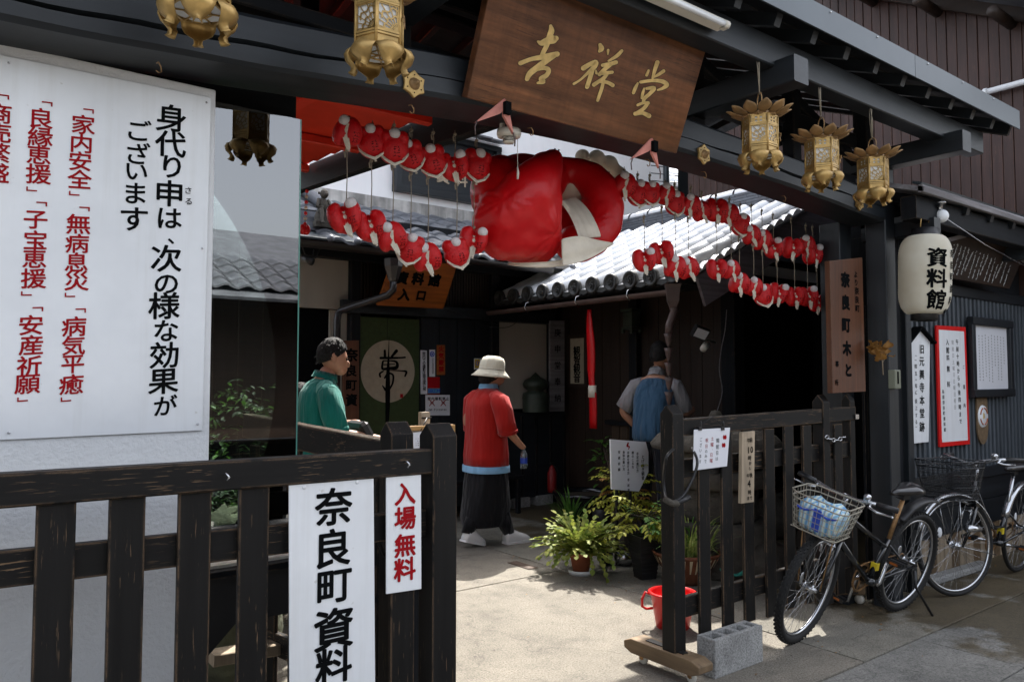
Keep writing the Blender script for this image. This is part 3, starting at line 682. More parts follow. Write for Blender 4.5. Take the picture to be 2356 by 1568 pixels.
for i, ch in enumerate('資料館'):
    put(lt_, ch, V((5.25+0.28*i, 8.372, 4.13)), 0.2, off=0.03)
lt_.build('lettering', MT['raw_wood'], up)

# small monkey statue on the tiles
ms = thing('monkey_statue', 'clay monkey statue sitting on the museum roof edge', 'statue', (3.05, 6.75, 2.97))
q = at(743, 520, 'y', 6.75); z0 = at(743, 525, 'y', 6.75).z; bx = q.x
b = MB(); b.span((bx-0.10, 6.68, z0), (bx+0.11, 6.86, z0+0.05)); b.lathe([(0.075, 0.04), (0.07, 0.12), (0.055, 0.16)], (bx, 6.78, z0), 10); b.build('pedestal', MT['stone'], ms)
b = MB(); b.ball((bx, 6.76, z0+0.21), (0.055, 0.05, 0.085)); b.ball((bx+0.005, 6.74, z0+0.325), (0.04, 0.042, 0.045)); b.ball((bx+0.008, 6.70, z0+0.312), (0.022, 0.02, 0.02))
for s in (-1, 1):
    b.tube([(bx+s*0.045, 6.75, z0+0.27), (bx+s*0.075, 6.71, z0+0.19), (bx+s*0.02, 6.69, z0+0.185)], [0.018, 0.014, 0.012])
    b.tube([(bx+s*0.035, 6.74, z0+0.15), (bx+s*0.055, 6.66, z0+0.16), (bx+s*0.045, 6.66, z0+0.03), (bx+s*0.045, 6.62, z0+0.03)], [0.022, 0.02, 0.015, 0.014])
    b.ball((bx+s*0.042, 6.75, z0+0.33), (0.012, 0.01, 0.014), 8)
o = b.build('body', MT['stone'], ms)

# ================================================================ SHRINE (right of the court)
sh = thing('shrine_building', 'shrine hall with a sunlit silver round-tile roof and dark open interior', 'building', (6.5, 5.6, 0))
XE, ZE, SP = 5.14, 2.37, 0.466
def sz(x): return ZE+(x-XE)*SP
YR = [4.42+0.255*i for i in range(12)]
rt = MB(); n = 10
vs = []
for xx, r in ((0, 0.078), (0.27, 0.070)):
    for k in range(n+1):
        a = math.pi*k/n; vs.append((xx, r*math.cos(a), xx*SP+r*math.sin(a)))
m_ = n+1
for k in range(n+1):
    a = math.pi*k/n; vs.append((0, 0.062*math.cos(a), 0.062*math.sin(a)))
rt.add(vs, [(k, k+1, m_+k+1, m_+k) for k in range(n)]+[(2*m_+k, 2*m_+k+1, k+1, k) for k in range(n)], 0, True)
rtm = rt.mesh('round_tile', MT['tile'])
pt = MB(); vs = []
for xx, dz in ((0, 0.028), (0.25, 0.0)):
    for k in range(7):
        y = -0.13+0.26*k/6; vs.append((xx, y, xx*SP+dz-0.035*math.cos((k-3)/3*1.2)+0.01))
for k in range(7): y = -0.13+0.26*k/6; vs.append((0, y, -0.035*math.cos((k-3)/3*1.2)-0.005))
pt.add(vs, [(k, k+1, 8+k, 7+k) for k in range(6)]+[(14+k, 15+k, k+1, k) for k in range(6)], 0, True); ptm = pt.mesh('pan_tile', MT['tile'])
# eave disc with a swirl boss
dm = MB(); RY = Matrix.Rotation(-math.pi/2, 3, 'Y')
dm.lathe([(0.0, 0.0), (0.058, 0.0), (0.062, 0.008), (0.082, 0.010), (0.085, 0.0), (0.085, -0.03), (0.06, -0.06)], (0, 0, 0), 20, 0, RY)
for j in range(3):
    pts = []
    for t in range(7): a = j*2.094+t*0.42; r = 0.007+0.0068*t; pts.append((-0.006, r*math.cos(a), r*math.sin(a)))
    dm.tube(pts, [0.009, 0.009, 0.008, 0.006, 0.005, 0.004, 0.002], 6)
dmm = dm.mesh('eave_disc', MT['tile_dark'])
NT = 9
for i, y in enumerate(YR):
    if y > 7.1: continue
    for j in range(NT):
        x = XE+0.245*j; inst('round_tile', rtm, sh, (x, y, sz(x)+0.035))
        if y > 4.5: inst('pan_tile', ptm, sh, (x, y-0.1275, sz(x)+0.005))
    inst('eave_disc', dmm, sh, (XE-0.02, y, sz(XE)+0.04))
pe = MB(); pe.lathe([(0.0, 0.0), (0.09, 0.0), (0.09, -0.02), (0.08, -0.035)], (0, 0, 0), 12, 0, RY, (math.pi*0.6, math.pi*1.4)); pem = pe.mesh('eave_lip', MT['tile_dark'])
for y in YR[1:]:
    if y < 7.1:
        b = MB(); b.prism([(-0.085, 0.0), (-0.05, -0.028), (0, -0.04), (0.05, -0.028), (0.085, 0.0), (0.05, 0.012), (-0.05, 0.012)], (XE-0.012, y-0.1275, sz(XE)-0.005), Y3, Z3, V((0.03, 0, 0))); b.build('eave_lip', MT['tile_dark'], sh)
b = MB(); b.bar((6.28, 4.36, sz(6.28)-0.045), (6.28, 7.25, sz(6.28)-0.045), 2.5, 0.03, up=V((-SP, 0, 1))); b.build('roof_deck', MT['dark_y'], sh)
# verge: short curved tiles across the near edge + broad barge board
for j in range(15):
    x = XE+0.12+0.155*j; b = MB(); b.prism([(-0.085, 0.01), (-0.045, 0.040), (0, 0.052), (0.045, 0.040), (0.085, 0.01), (0.08, -0.006), (-0.08, -0.006)], (x, 4.27, sz(x)-0.03+0.012), V((1, 0, SP)).normalized(), Z3, V((0, 0.16, 0)))
    b.build('verge_tile', MT['tile'], sh)
MT['barge'] = wood('mauve_grey_board', (0.17, 0.155, 0.18), (0.3, 0.28, 0.27), 'x', 0.3, 0, 0.8)
beam('barge_board', (5.36, 4.31, sz(5.36)-0.21), (8.0, 4.31, sz(8.0)-0.21), 0.03, 0.28, 'barge', sh)
b = MB(); b.span((6.3, 4.72, 2.56), (8.0, 4.76, 2.68)); b.build('plaster_strip', MT['plaster_smooth'], sh)
beam('cross_beam', (5.6, 4.66, 2.46), (8.0, 4.66, 2.46), 0.12, 0.16, 'dark_x', sh)
# ridge of stacked flat tiles with a roll on top
xr = XE+0.245*NT+0.02
for k in range(5):
    for m in range(9):
        b = MB(); y0 = 4.35+0.33*m+(0.16 if k % 2 else 0); w = 0.15-0.012*k
        b.span((xr-w, y0, sz(xr)+0.02+0.036*k), (xr+w, y0+0.325, sz(xr)+0.048+0.036*k)); b.build('ridge_tile', MT['tile_grey'], sh)
for m in range(9):
    b = MB(); y0 = 4.4+0.33*m; b.lathe([(0.078, 0), (0.07, 0.31)], (xr, y0, sz(xr)+0.2), 10, 0, Matrix.Rotation(-math.pi/2, 3, 'X')); b.build('ridge_roll', MT['tile'], sh)
# gutter and rain cup
b = MB()
for r in (0.045, 0.040): b.lathe([(r, 0), (r, 2.75)], (5.10, 4.42, 2.265), 10, 0, Matrix.Rotation(-math.pi/2, 3, 'X'), (0, math.pi))
b.build('gutter', MT['pipe_brown'], sh)
for yy in (4.9, 5.6, 6.4):
    b = MB(); b.tube([(5.10, yy, 2.20), (5.045, yy, 2.25), (5.06, yy, 2.30), (5.14, yy, 2.33)], 0.006, 5); b.build('gutter_bracket', MT['steel'], sh)
cupc = V((5.10, 4.40, 2.22)); b = MB(); b.lathe([(0.10, 0.09), (0.085, 0.06), (0.07, -0.05), (0.04, -0.11)], cupc, 4, smooth=False)
b.lathe([(0.093, 0.09), (0.078, 0.06), (0.06, -0.05), (0.03, -0.10)], cupc, 4, smooth=False)
b.tube([cupc+V((0, 0, -0.09)), cupc+V((0.02, 0, -0.14)), cupc+V((-0.05, 0, -0.26)), cupc+V((-0.06, 0, -0.34))], [0.035, 0.035, 0.033, 0.03], 10); b.build('rain_cup', MT['pipe_brown'], sh)
# rain chain: each bell-shaped link
rc = thing('rain_chain', 'hanging rain chain of bell-shaped metal cups below the shrine gutter end', 'rain chain', (5.04, 4.40, 0.9))
lk = MB(); lk.lathe([(0.012, -0.075), (0.028, -0.02), (0.03, 0.0), (0.042, 0.035), (0.030, 0.03), (0.02, -0.02), (0.008, -0.06)], (0, 0, 0), 8); lkm = lk.mesh('cup_link', MT['pipe_brown'])
for i in range(9): inst('cup_link', lkm, rc, (5.04, 4.40, 1.85-0.125*i), (0, 0, i*0.6))
cl = MB(); cl.tube([(5.04, 4.4, 1.9), (5.04, 4.4, 0.75)], 0.004, 6); cl.build('chain', MT['pipe_brown'], rc)
# shrine walls, dark inside
beam('corner_post', (6.22, 4.62, 0), (6.22, 4.62, 2.5), 0.16, 0.16, 'dark_z', sh)
beam('post', (6.22, 5.9, 0), (6.22, 5.9, 2.6), 0.12, 0.12, 'dark_z', sh)
beam('wall_beam', (6.22, 4.5, 2.48), (6.22, 7.3, 2.48), 0.12, 0.16, 'dark_y', sh)
for i in range(18):
    y0 = 4.72+i*0.145; b = MB(); b.span((6.24+0.003*(i % 2), y0, 0.0), (6.27, y0+0.14, 2.42)); b.build('wall_board', MT['brown_z'], sh)
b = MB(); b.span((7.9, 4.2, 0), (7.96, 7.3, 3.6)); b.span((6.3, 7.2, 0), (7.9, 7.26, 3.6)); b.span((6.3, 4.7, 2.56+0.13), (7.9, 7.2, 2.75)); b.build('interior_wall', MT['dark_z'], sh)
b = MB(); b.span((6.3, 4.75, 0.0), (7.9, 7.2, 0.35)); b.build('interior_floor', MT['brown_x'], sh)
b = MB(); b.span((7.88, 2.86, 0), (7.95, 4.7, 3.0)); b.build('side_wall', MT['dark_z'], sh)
b = MB(); b.span((6.3, 4.78, 0.35), (7.88, 4.82, 2.54)); b.build('void_shade_sheet', MT['ink'], sh)  # black sheet closes the open side, the interior's shade put into its colour

# distant sunlit house behind (seen above the ridge)
dh = thing('distant_tiled_house', 'white walled house with bright tiled roof glimpsed above the shrine ridge', 'building', (10, 12, 0))
b = MB(); b.span((7.3, 11.0, 0), (13.5, 15, 6.0)); b.build('wall', MT['plaster_smooth'], dh)
for i in range(22):
    x0 = 7.0+i*0.30; b = MB(); b.tube([(x0, 10.3, 5.45), (x0, 12.9, 6.9)], 0.08, 8); b.build('roof_tile_row', MT['tile'], dh)
b = MB(); b.bar((6.8, 11.6, 6.12), (13.8, 11.6, 6.12), 3.0, 0.05, up=V((0, -0.55, 1))); b.build('roof_deck', MT['tile_grey'], dh)
q = at(1533, 420, 'y', 8.0); b = MB(); b.tube([(q.x, 8.0, 2.9), (q.x, 8.0, 7.0)], 0.05, 10)
for k in range(3): b.tube([(q.x-0.35, 8.0, 4.55+0.12*k), (q.x+1.5, 8.0, 4.75+0.1*k)], 0.008, 5)
o = b.build('utility_pole', MT['metal_gray']); tag(o, 'thin grey utility pole with wires seen above the little monkeys', 'pole')

# house across the street (seen in the glass pane)
oh = thing('opposite_house', 'tiled house on the other side of the street mirrored in the glass pane', 'building', (2, -5.5, 0))
b = MB(); b.span((-8, -7.4, 0), (12, -4.6, 2.7)); b.build('wall', MT['brown_x'], oh)
b = MB(); b.span((-8, -9.5, 0), (12, -7.5, 3.7)); b.build('upper_shade_wall', MT['brown_x'], oh)  # upper storey added to hold back sky light from the street front
t2 = tm.mesh('roof_tile_opposite', MT['tile_grey'])
for r in range(5):
    for c in range(17):
        o = inst('roof_tile', t2, oh, (1.2+c*W_, -3.9-r*Ln, 2.55+r*Ln*PIT+0.05), (0, 0, math.pi))
b = MB(); b.bar((-8.5, -5.3, 2.55+1.4*PIT-0.02), (12.5, -5.3, 2.55+1.4*PIT-0.02), 3.4, 0.04, up=V((0, PIT, 1))); b.build('roof_deck', MT['tile_grey'], oh)
# ================================================================ GATES
def gate_post(t, x, y, h, w=0.085, rz=0):
    b = MB(); hw = w/2
    b.add([(x-hw, y-hw, 0.12), (x+hw, y-hw, 0.12), (x+hw, y+hw, 0.12), (x-hw, y+hw, 0.12),
           (x-hw, y-hw, h-0.045), (x+hw, y-hw, h-0.045), (x+hw, y+hw, h-0.045), (x-hw, y+hw, h-0.045),
           (x-hw, y, h), (x+hw, y, h)],
          [(0,1,5,4), (2,3,7,6), (1,2,6,9,5), (3,0,4,8,7), (4,5,9,8), (6,7,8,9), (3,2,1,0)])
    return b.build('post', MT['gate_z'], t, bevel=0.004)
def foot(t, x, y, ln=0.52):
    b = MB(); hw = 0.055; l = ln/2
    poly = [(-l, 0.075), (-l+0.05, 0.055), (l-0.05, 0.055), (l, 0.075), (l, 0.11), (l-0.05, 0.13), (-l+0.05, 0.13), (-l, 0.11)]
    b.prism(poly, (x-hw, y, 0), Y3, Z3, V((2*hw, 0, 0))); f = b.build('foot', MT['raw_wood_y'], t, bevel=0.005)
    for s in (-1, 1):
        c = V((x, y+s*(l-0.09), 0.026)); b = MB()
        b.lathe([(0.0, -0.011), (0.020, -0.012), (0.026, -0.008), (0.026, 0.008), (0.020, 0.012), (0.0, 0.011)], c, 16, 0, Matrix.Rotation(math.pi/2, 3, 'Y')); w_ = b.build('caster', MT['white_plastic'], t)
        b = MB(); b.span(c+V((-0.018, -0.012, 0.0)), c+V((-0.014, 0.012, 0.03))); b.span(c+V((0.014, -0.012, 0.0)), c+V((0.018, 0.012, 0.03))); b.tube([c+V((-0.018, 0, 0)), c+V((0.018, 0, 0))], 0.004, 6); b.build('caster_fork', MT['rust_steel'], t)
    b = MB(); b.span((x-0.02, y-hw-0.07, 0.131), (x+0.02, y+hw+0.07, 0.135)); b.build('strap_plate', MT['black_plastic'], t)
# --- right gate
rg = thing('rolling_gate', 'worn black slatted rolling gate with cable lock and laminated notice, right of the opening', 'gate', (4.0, 2.64, 0))
GY = 2.64
rp = at(1575, 1200, 'y', GY-0.04).x
gate_post(rg, rp-0.043, GY, 1.365); foot(rg, rp-0.043, GY+0.05, 0.50)
xp2 = at(1893, 1100, 'y', GY).x
gate_post(rg, xp2-0.005, GY, 1.40, 0.075)
xe = at(1958, 1100, 'y', GY).x; gate_post(rg, xe+0.0, GY+0.01, 1.40, 0.06)
b = MB(); b.bar((rp, GY-0.005, 1.247), (xe+0.02, GY-0.005, 1.275), 0.05, 0.086, ch=0.004); b.build('top_rail', MT['gate_x'], rg)
b = MB(); b.bar((rp, GY+0.012, 1.03), (xe, GY+0.012, 1.045), 0.03, 0.10, ch=0.003); b.build('middle_rail', MT['gate_x'], rg)
b = MB(); b.bar((rp, GY+0.012, 0.325), (xe, GY+0.012, 0.345), 0.03, 0.105, ch=0.003); b.build('bottom_rail', MT['gate_x'], rg)
slb = MB(); slb.bar((0, 0, 0.15), (0, 0, 1.21), 0.092, 0.018, up=(0,1,0), ch=0.003); slb = slb.mesh('slat', MT['gate_z'])
for c in (1612, 1665, 1714, 1764, 1809, 1851, 1923):
    inst('slat', slb, rg, (at(c, 1100, 'y', GY).x, GY-0.016, 0.02*random.random()))
ch_ = MB()
for i in range(6):
    p = at(1903+7.5*i, 1005+7*math.sin(math.pi*i/5), 'y', GY-0.05); pts = []
    for k in range(10):
        a = 2*math.pi*k/10
        pts.append(p+V((0.021*math.cos(a), (0.011*math.sin(a) if i % 2 else 0), (0 if i % 2 else 0.011*math.sin(a)))))
    ch_.tube(pts, 0.0035, 6, closed=True)
ch_.build('chain', MT['steel'], rg)
q = at(1972, 958, 'y', GY-0.04); b = MB(); b.box(q, (0.04, 0.004, 0.03)); b.build('latch_plate', MT['steel'], rg)
# cable lock looped round the post
cl_ = thing('cable_lock', 'black coiled cable bicycle lock looped round the near gate post', 'lock', at(1553, 1150, 'y', GY-0.1))
pts = []
for px, py in ((1592, 1030), (1604, 1058), (1598, 1090), (1575, 1135), (1553, 1152), (1535, 1150), (1529, 1128), (1527, 1090), (1534, 1050), (1552, 1030)):
    yy = GY-0.10 if px > 1532 and py > 1035 else GY-0.02
    pts.append(at(px, py, 'y', yy))
b = MB(); sp = [V(p) for p in catmull([tuple(p) for p in pts], 5)]; b.tube(sp, 0.0075, 8); b.build('cable', MT['black_plastic'], cl_)
b = MB(); b.tube([at(1530, 1148, 'y', GY-0.11), at(1546, 1157, 'y', GY-0.11), at(1560, 1157, 'y', GY-0.11)], 0.015, 10); b.build('lock_body', MT['stone'], cl_)
b = MB(); b.tube([at(1558, 1157, 'y', GY-0.11), at(1585, 1143, 'y', GY-0.11)], 0.015, 10); b.build('lock_sleeve', MT['black_plastic'], cl_)
# --- left gate
LY = 2.38
lg = thing('rolling_gate', 'large worn black slatted gate in the left foreground before the white wall', 'gate', (0.6, LY, 0))
lx = at(1048, 1200, 'y', LY-0.04).x
gate_post(lg, lx-0.05, LY, 1.34, 0.10); foot(lg, lx-0.05, LY)
b = MB(); b.bar((-1.2, LY-0.012, 1.222), (lx-0.09, LY-0.012, 1.207), 0.06, 0.088, ch=0.005); b.build('top_rail', MT['gate_x'], lg)
b = MB(); b.bar((-1.2, LY+0.014, 1.035), (lx-0.09, LY+0.014, 0.985), 0.03, 0.095, ch=0.003); b.build('middle_rail', MT['gate_x'], lg)
b = MB(); b.bar((-1.2, LY+0.014, 0.28), (lx-0.09, LY+0.014, 0.28), 0.03, 0.11, ch=0.003); b.build('bottom_rail', MT['gate_x'], lg)
slb2 = MB(); slb2.bar((0, 0, 0.10), (0, 0, 1.175), 0.092, 0.02, up=(0,1,0), ch=0.003); slb2 = slb2.mesh('slat', MT['gate_z'])
for c in (-35, 129, 292, 447, 583, 700, 812, 925):
    inst('slat', slb2, lg, (at(c, 1180, 'y', LY-0.015).x if c > 0 else -0.02+0.09*0, LY-0.016, 0))
for c in (-0.20, -0.4): inst('slat', slb2, lg, (c, LY-0.016, 0))
for px, py in ((516, 1090), (930, 1062)):
    p = at(px, py, 'y', LY-0.045); b = MB(); b.tube([p, p+V((0, -0.02, 0.004)), p+V((0.008, -0.026, -0.008)), p+V((0, -0.022, -0.016))], 0.003, 6); b.build('hook', MT['steel'], lg)
b = MB(); pts = [at(x_, y_, 'y', LY+0.03) for x_, y_ in ((868, 1190), (862, 1215), (872, 1250), (886, 1278))]; b.tube(pts, 0.007, 8); b.build('hanging_cable', MT['black_plastic'], lg)
# --- third leaf folded back into the court
tg = thing('folded_gate', 'black gate leaf folded back into the court behind the glass pane', 'gate', (1.45, 3.0, 0))
px_ = at(912, 1100, 'y', 2.62)
gate_post(tg, px_.x, 2.62, 1.335, 0.095)
p0 = V((px_.x, 2.66, 1.20)); p1 = V((1.24, 3.75, 1.27))
b = MB(); b.bar(p0, p1, 0.05, 0.11, ch=0.004); b.build('top_rail', MT['gate_y'], tg)
b = MB(); b.bar(p0+V((0, 0, 0.0575)), p1+V((0, 0, 0.0575)), 0.046, 0.004); b.build('worn_sunlit_rail_edge', MT['raw_wood'], tg)  # pale strip paints both bare worn wood and sunlight along the rail top
b = MB(); b.bar(p0-V((0, 0, 0.9)), p1-V((0, 0, 0.97)), 0.03, 0.10, ch=0.003); b.build('bottom_rail', MT['gate_y'], tg)
for i in range(6):
    t = (i+0.6)/6; p = p0.lerp(p1, t); b = MB(); b.bar((p.x, p.y, 0.1), (p.x, p.y, 1.18), 0.02, 0.085, up=(0,1,0), ch=0.003); b.build('slat', MT['gate_z'], tg)
foot(tg, px_.x, 2.66, 0.4)
# pot-marked concrete block on the gate foot
cbk = at(1600, 1440, 'z', 0.0)
b = MB(); x0, y0, z0, l, w, h = rp+0.03, GY-0.02-0.095, 0.0, 0.39, 0.12, 0.19
def ringbox(b, x0, x1, y0, y1, z0, z1, holes):
    b.span((x0, y0, z0), (x1, y0+0.025, z1)); b.span((x0, y1-0.025, z0), (x1, y1, z1))
    xs_ = [x0]+[v for h_ in holes for v in h_]+[x1]
    for i in range(0, len(xs_), 2): b.span((xs_[i], y0+0.0251, z0), (xs_[i+1], y1-0.0251, z1-0.0005))
ringbox(b, 3.17, 3.57, GY-0.155, GY-0.04, 0.0, 0.19, [(3.195, 3.265), (3.30, 3.37), (3.405, 3.475), (3.51, 3.545)])
o = b.build('concrete_block', MT['block'], bevel=0.004); tag(o, 'hollow grey concrete block weighing down the foot of the right gate', 'block')

# display table behind the white wall, with a black apron
dt = thing('display_table', 'black framed display table with pale top seen between the left gate slats', 'table', (1.1, 3.0, 0))
b = MB(); b.span((0.55, 2.90, 0.60), (1.75, 2.94, 0.775)); b.build('apron', MT['black_plastic'], dt)
b = MB(); b.span((0.53, 2.88, 0.776), (1.77, 3.62, 0.80)); b.build('top_frame', MT['dark_x'], dt)
b = MB(); b.span((0.58, 2.93, 0.801), (1.72, 3.58, 0.812)); b.build('table_top', MT['white_plastic'], dt)
for p in ((0.60, 2.93), (1.70, 2.93), (0.60, 3.57), (1.70, 3.57)):
    b = MB(); b.bar((p[0], p[1]+0.03, 0), (p[0], p[1]+0.03, 0.776), 0.07, 0.07, ch=0.004); b.build('leg', MT['dark_z'], dt)
b = MB(); b.prism([(0, 0.60), (0.35, 0.60), (0.0, 0.25)], (0.58, 2.90, 0), X3, Z3, V((0, 0.03, 0))); b.build('corner_brace', MT['black_plastic'], dt)
b = MB(); b.bar((1.0, 3.45, 0.30), (1.75, 3.45, 0.27), 0.1, 0.05, ch=0.004); b.build('low_shelf', MT['raw_wood'], dt)

# ================================================================ SIGNS
def at_p(px, py, y): return at(px, py, 'y', y)
def quad_board(name, label, cat, corners, y, th, mat_, parent=None, group=None, bevel=0.002):
    ps = [at_p(a, b_, y) for a, b_ in corners]; o0 = ps[0]; b = MB()
    poly = [(p.x-o0.x, p.z-o0.z) for p in ps]; b.prism(poly, o0, X3, Z3, V((0, th, 0)))
    if label: t = thing(name, label, cat, (sum(p.x for p in ps)/4, y, min(p.z for p in ps)), group)
    else: t = parent
    b.build('board' if label else name, MT[mat_], t, bevel=bevel); return t
D1 = lambda zx, zy: (zx*0.32869, 147.25+zy*0.32869)       # first zoom of the big sign
D2 = lambda zx, zy: (zx*0.32869, 515.4+zy*0.32869)
bs_ = quad_board('notice_board', 'big white board with black and red vertical Japanese brush lettering on the plaster wall', 'sign', [(-60, 113), (486, 225), (466, 990), (-60, 1015)], 2.692, 0.007, 'white_board')
SY = 2.6905
SLANT[0] = 0.08
def chars(mb, lst, D_, y, off, mi, kd=1.0):
    for ch, zx, zy, s in lst:
        px, py = D_(zx, zy); h = s*kd; a = at_p(px, py-h/2, y); c = at_p(px, py+h/2, y); m = (a+c)/2
        put(mb, ch, m, (a.z-c.z)*1.02, off=off, mi=mi)
b = MB(); k = 0.32869
chars(b, [('身', 1198, 380, 195), ('代', 1195, 560, 190), ('り', 1205, 720, 175), ('申', 1187, 905, 190), ('は', 1190, 1080, 165), ('、', 1240, 1205, 120), ('次', 1165, 1360, 195), ('の', 1165, 1540, 165)], D1, SY, 0.018, 0, k)
chars(b, [('様', 1150, 570, 195), ('な', 1165, 745, 165), ('効', 1150, 915, 190), ('果', 1145, 1100, 190), ('が', 1160, 1265, 150)], D2, SY, 0.018, 0, k)
chars(b, [('さ', 1318, 885, 52), ('る', 1320, 962, 52)], D1, SY, 0.008, 0, k)
chars(b, [('ご', 980, 465, 160), ('ざ', 972, 625, 160), ('い', 958, 755, 150), ('ま', 950, 905, 165), ('す', 940, 1085, 185)], D1, SY, 0.016, 0, k)
chars(b, [('「', 620, 330, 88), ('家', 585, 425, 140), ('内', 570, 555, 140), ('安', 562, 680, 140), ('全', 558, 805, 140), ('」', 520, 905, 88), ('「', 592, 1015, 88), ('無', 550, 1120, 145), ('病', 540, 1255, 140), ('息', 535, 1385, 140), ('災', 538, 1515, 145)], D1, SY, 0.016, 1, k)
chars(b, [('」', 490, 495, 88), ('「', 565, 605, 88), ('病', 518, 715, 145), ('気', 515, 848, 140), ('平', 510, 980, 140), ('癒', 500, 1120, 145), ('」', 462, 1225, 88)], D2, SY, 0.016, 1, k)
chars(b, [('「', 330, 280, 88), ('良', 292, 380, 145), ('縁', 282, 510, 145), ('恵', 272, 635, 140), ('援', 270, 770, 145), ('」', 222, 875, 88), ('「', 292, 980, 88), ('子', 250, 1090, 140), ('宝', 248, 1230, 140), ('恵', 242, 1360, 140), ('援', 236, 1500, 145)], D1, SY, 0.016, 1, k)
chars(b, [('」', 185, 485, 88), ('「', 265, 595, 88), ('安', 218, 705, 145), ('産', 218, 845, 145), ('祈', 205, 990, 145), ('願', 193, 1120, 145), ('」', 158, 1225, 88)], D2, SY, 0.016, 1, k)
chars(b, [('「', 25, 230, 88), ('商', -5, 345, 145), ('売', -10, 480, 145), ('繁', -18, 620, 145), ('盛', -25, 760, 145), ('」', -60, 850, 88)], D1, SY, 0.016, 1, k)
b.build('lettering', [MT['ink'], MT['red_ink']], bs_)
sc_ = MB()
for px, py in ((475, 236), (465, 571), (455, 975), (20, 145), (20, 995)): p = at_p(px, py, 2.690); sc_.ball(p, 0.004, 8)
sc_.build('screw', MT['steel'], bs_)
# museum name board on the left gate
Z5 = lambda zx, zy: (625.8+0.41305*zx, 920.3+0.41305*zy)
LSY = LY-0.035
SLANT[0] = 0.0
nb_ = quad_board('name_board', 'tall white board with black rounded lettering hung on the left gate', 'sign', [(665, 1108), (860, 1092), (866, 1880), (667, 1900)], LSY, 0.006, 'white_board')
b = MB(); chars(b, [('奈', 345, 590, 212), ('良', 345, 820, 215), ('町', 350, 1035, 205), ('資', 345, 1270, 235), ('料', 345, 1475, 210), ('館', 345, 1700, 225)], Z5, LSY-0.0015, 0.024, 0, 0.41305)
b.build('lettering', MT['ink'], nb_)
b = MB()
for px, py in ((700, 1120), (822, 1108)): b.ball(at_p(px, py, LSY-0.001), (0.007, 0.003, 0.007), 10)
b.build('screw_cap', MT['white_board'], nb_)
fb = quad_board('name_board', 'narrow white board with four red characters for free admission beside the gate post', 'sign', [(889, 1088), (969, 1081), (970, 1354), (889, 1366)], LSY, 0.006, 'white_board')
b = MB(); chars(b, [('入', 742, 520, 128), ('場', 742, 655, 130), ('無', 742, 805, 130), ('料', 740, 940, 132)], Z5, LSY-0.0015, 0.03, 0, 0.41305)
b.build('lettering', MT['red_ink'], fb)

# carved head board 吉祥堂, leaning forward on two iron brackets
A, B_, C_ = at(1075, 235, 'y', 2.455), at(1556, 346, 'y', 2.455), at(1625, 116, 'y', 2.27)
A.z = B_.z = (A.z+B_.z)/2; hv = V((0, 2.27-2.455, C_.z-B_.z)); hl = hv.length; hu = hv.normalized(); nrm = X3.cross(hu).normalized()
if nrm.y > 0: nrm = -nrm
wl = (C_.x+B_.x)/2-A.x
hb = thing('carved_head_board', 'big brown wooden board with three gold carved characters leaning over the entrance beam', 'sign', A)
b = MB(); b.prism([(0, 0), (wl, 0), (wl, hl), (0, hl)], A, X3, hu, -nrm*0.045); b.build('board', MT['sign_brown'], hb, bevel=0.004)
FX = lambda zx, zy: on_plane(1104.4+0.21126*zx, 0.21126*zy, A+nrm*0.002, nrm)
FX0 = lambda zx, zy: on_plane(1104.4+0.21126*zx, 0.21126*zy, A+nrm*0.001, nrm)
GOLD = [[(770,285,35),(778,335,62),(760,390,62),(745,440,60),(725,500,52),(690,570,50),(670,620,45)], [(632,455,25),(670,470,60),(740,445,80),(800,430,90),(828,420,60)], [(440,690,48),(560,645,46),(700,620,60),(840,590,58)],
 [(820,600,50),(720,665,62),(620,740,66),(545,800,62),(512,862,48)], [(625,760,30),(700,742,45),(748,765,50),(725,820,50),(665,860,55),(690,890,50),(628,905,26)],
 [(1308,490,40),(1322,530,60),(1300,560,32)], [(1395,548,30),(1392,592,18)], [(1125,745,55),(1190,705,50),(1262,678,50),(1240,735,55),(1170,800,34),(1090,872,24),(1022,915,28)], [(1225,755,50),(1198,850,48),(1165,948,46)], [(1262,770,20),(1268,800,28)],
 [(1545,555,34),(1490,610,40),(1400,665,22)], [(1335,712,38),(1410,700,44),(1482,680,44)], [(1430,700,40),(1370,745,45),(1300,812,40)], [(1320,800,40),(1380,795,40),(1440,788,34)], [(1385,800,40),(1350,850,40),(1290,890,40),(1240,925,44)], [(1300,885,40),(1390,900,38),(1445,930,44)], [(1352,855,26),(1330,950,38),(1300,1040,36),(1281,1095,32)],
 [(1932,680,48),(1908,750,42),(1880,850,28)], [(1836,770,26),(1815,820,32)], [(2000,775,38),(1950,810,34),(1890,845,18)], [(1750,895,34),(1880,878,36),(1985,888,46),(2036,925,48),(1990,962,34),(1935,982,20)], [(1718,908,22),(1692,960,38),(1670,1012,34)],
 [(1788,965,20),(1772,1020,32),(1760,1070,24)], [(1815,965,30),(1895,962,46),(1850,1020,40),(1790,1075,40),(1780,1120,30)], [(1718,1145,30),(1770,1125,30),(1830,1118,30)], [(1830,1122,40),(1780,1185,40),(1698,1240,42)], [(1690,1240,44),(1770,1232,40),(1840,1262,52)]]
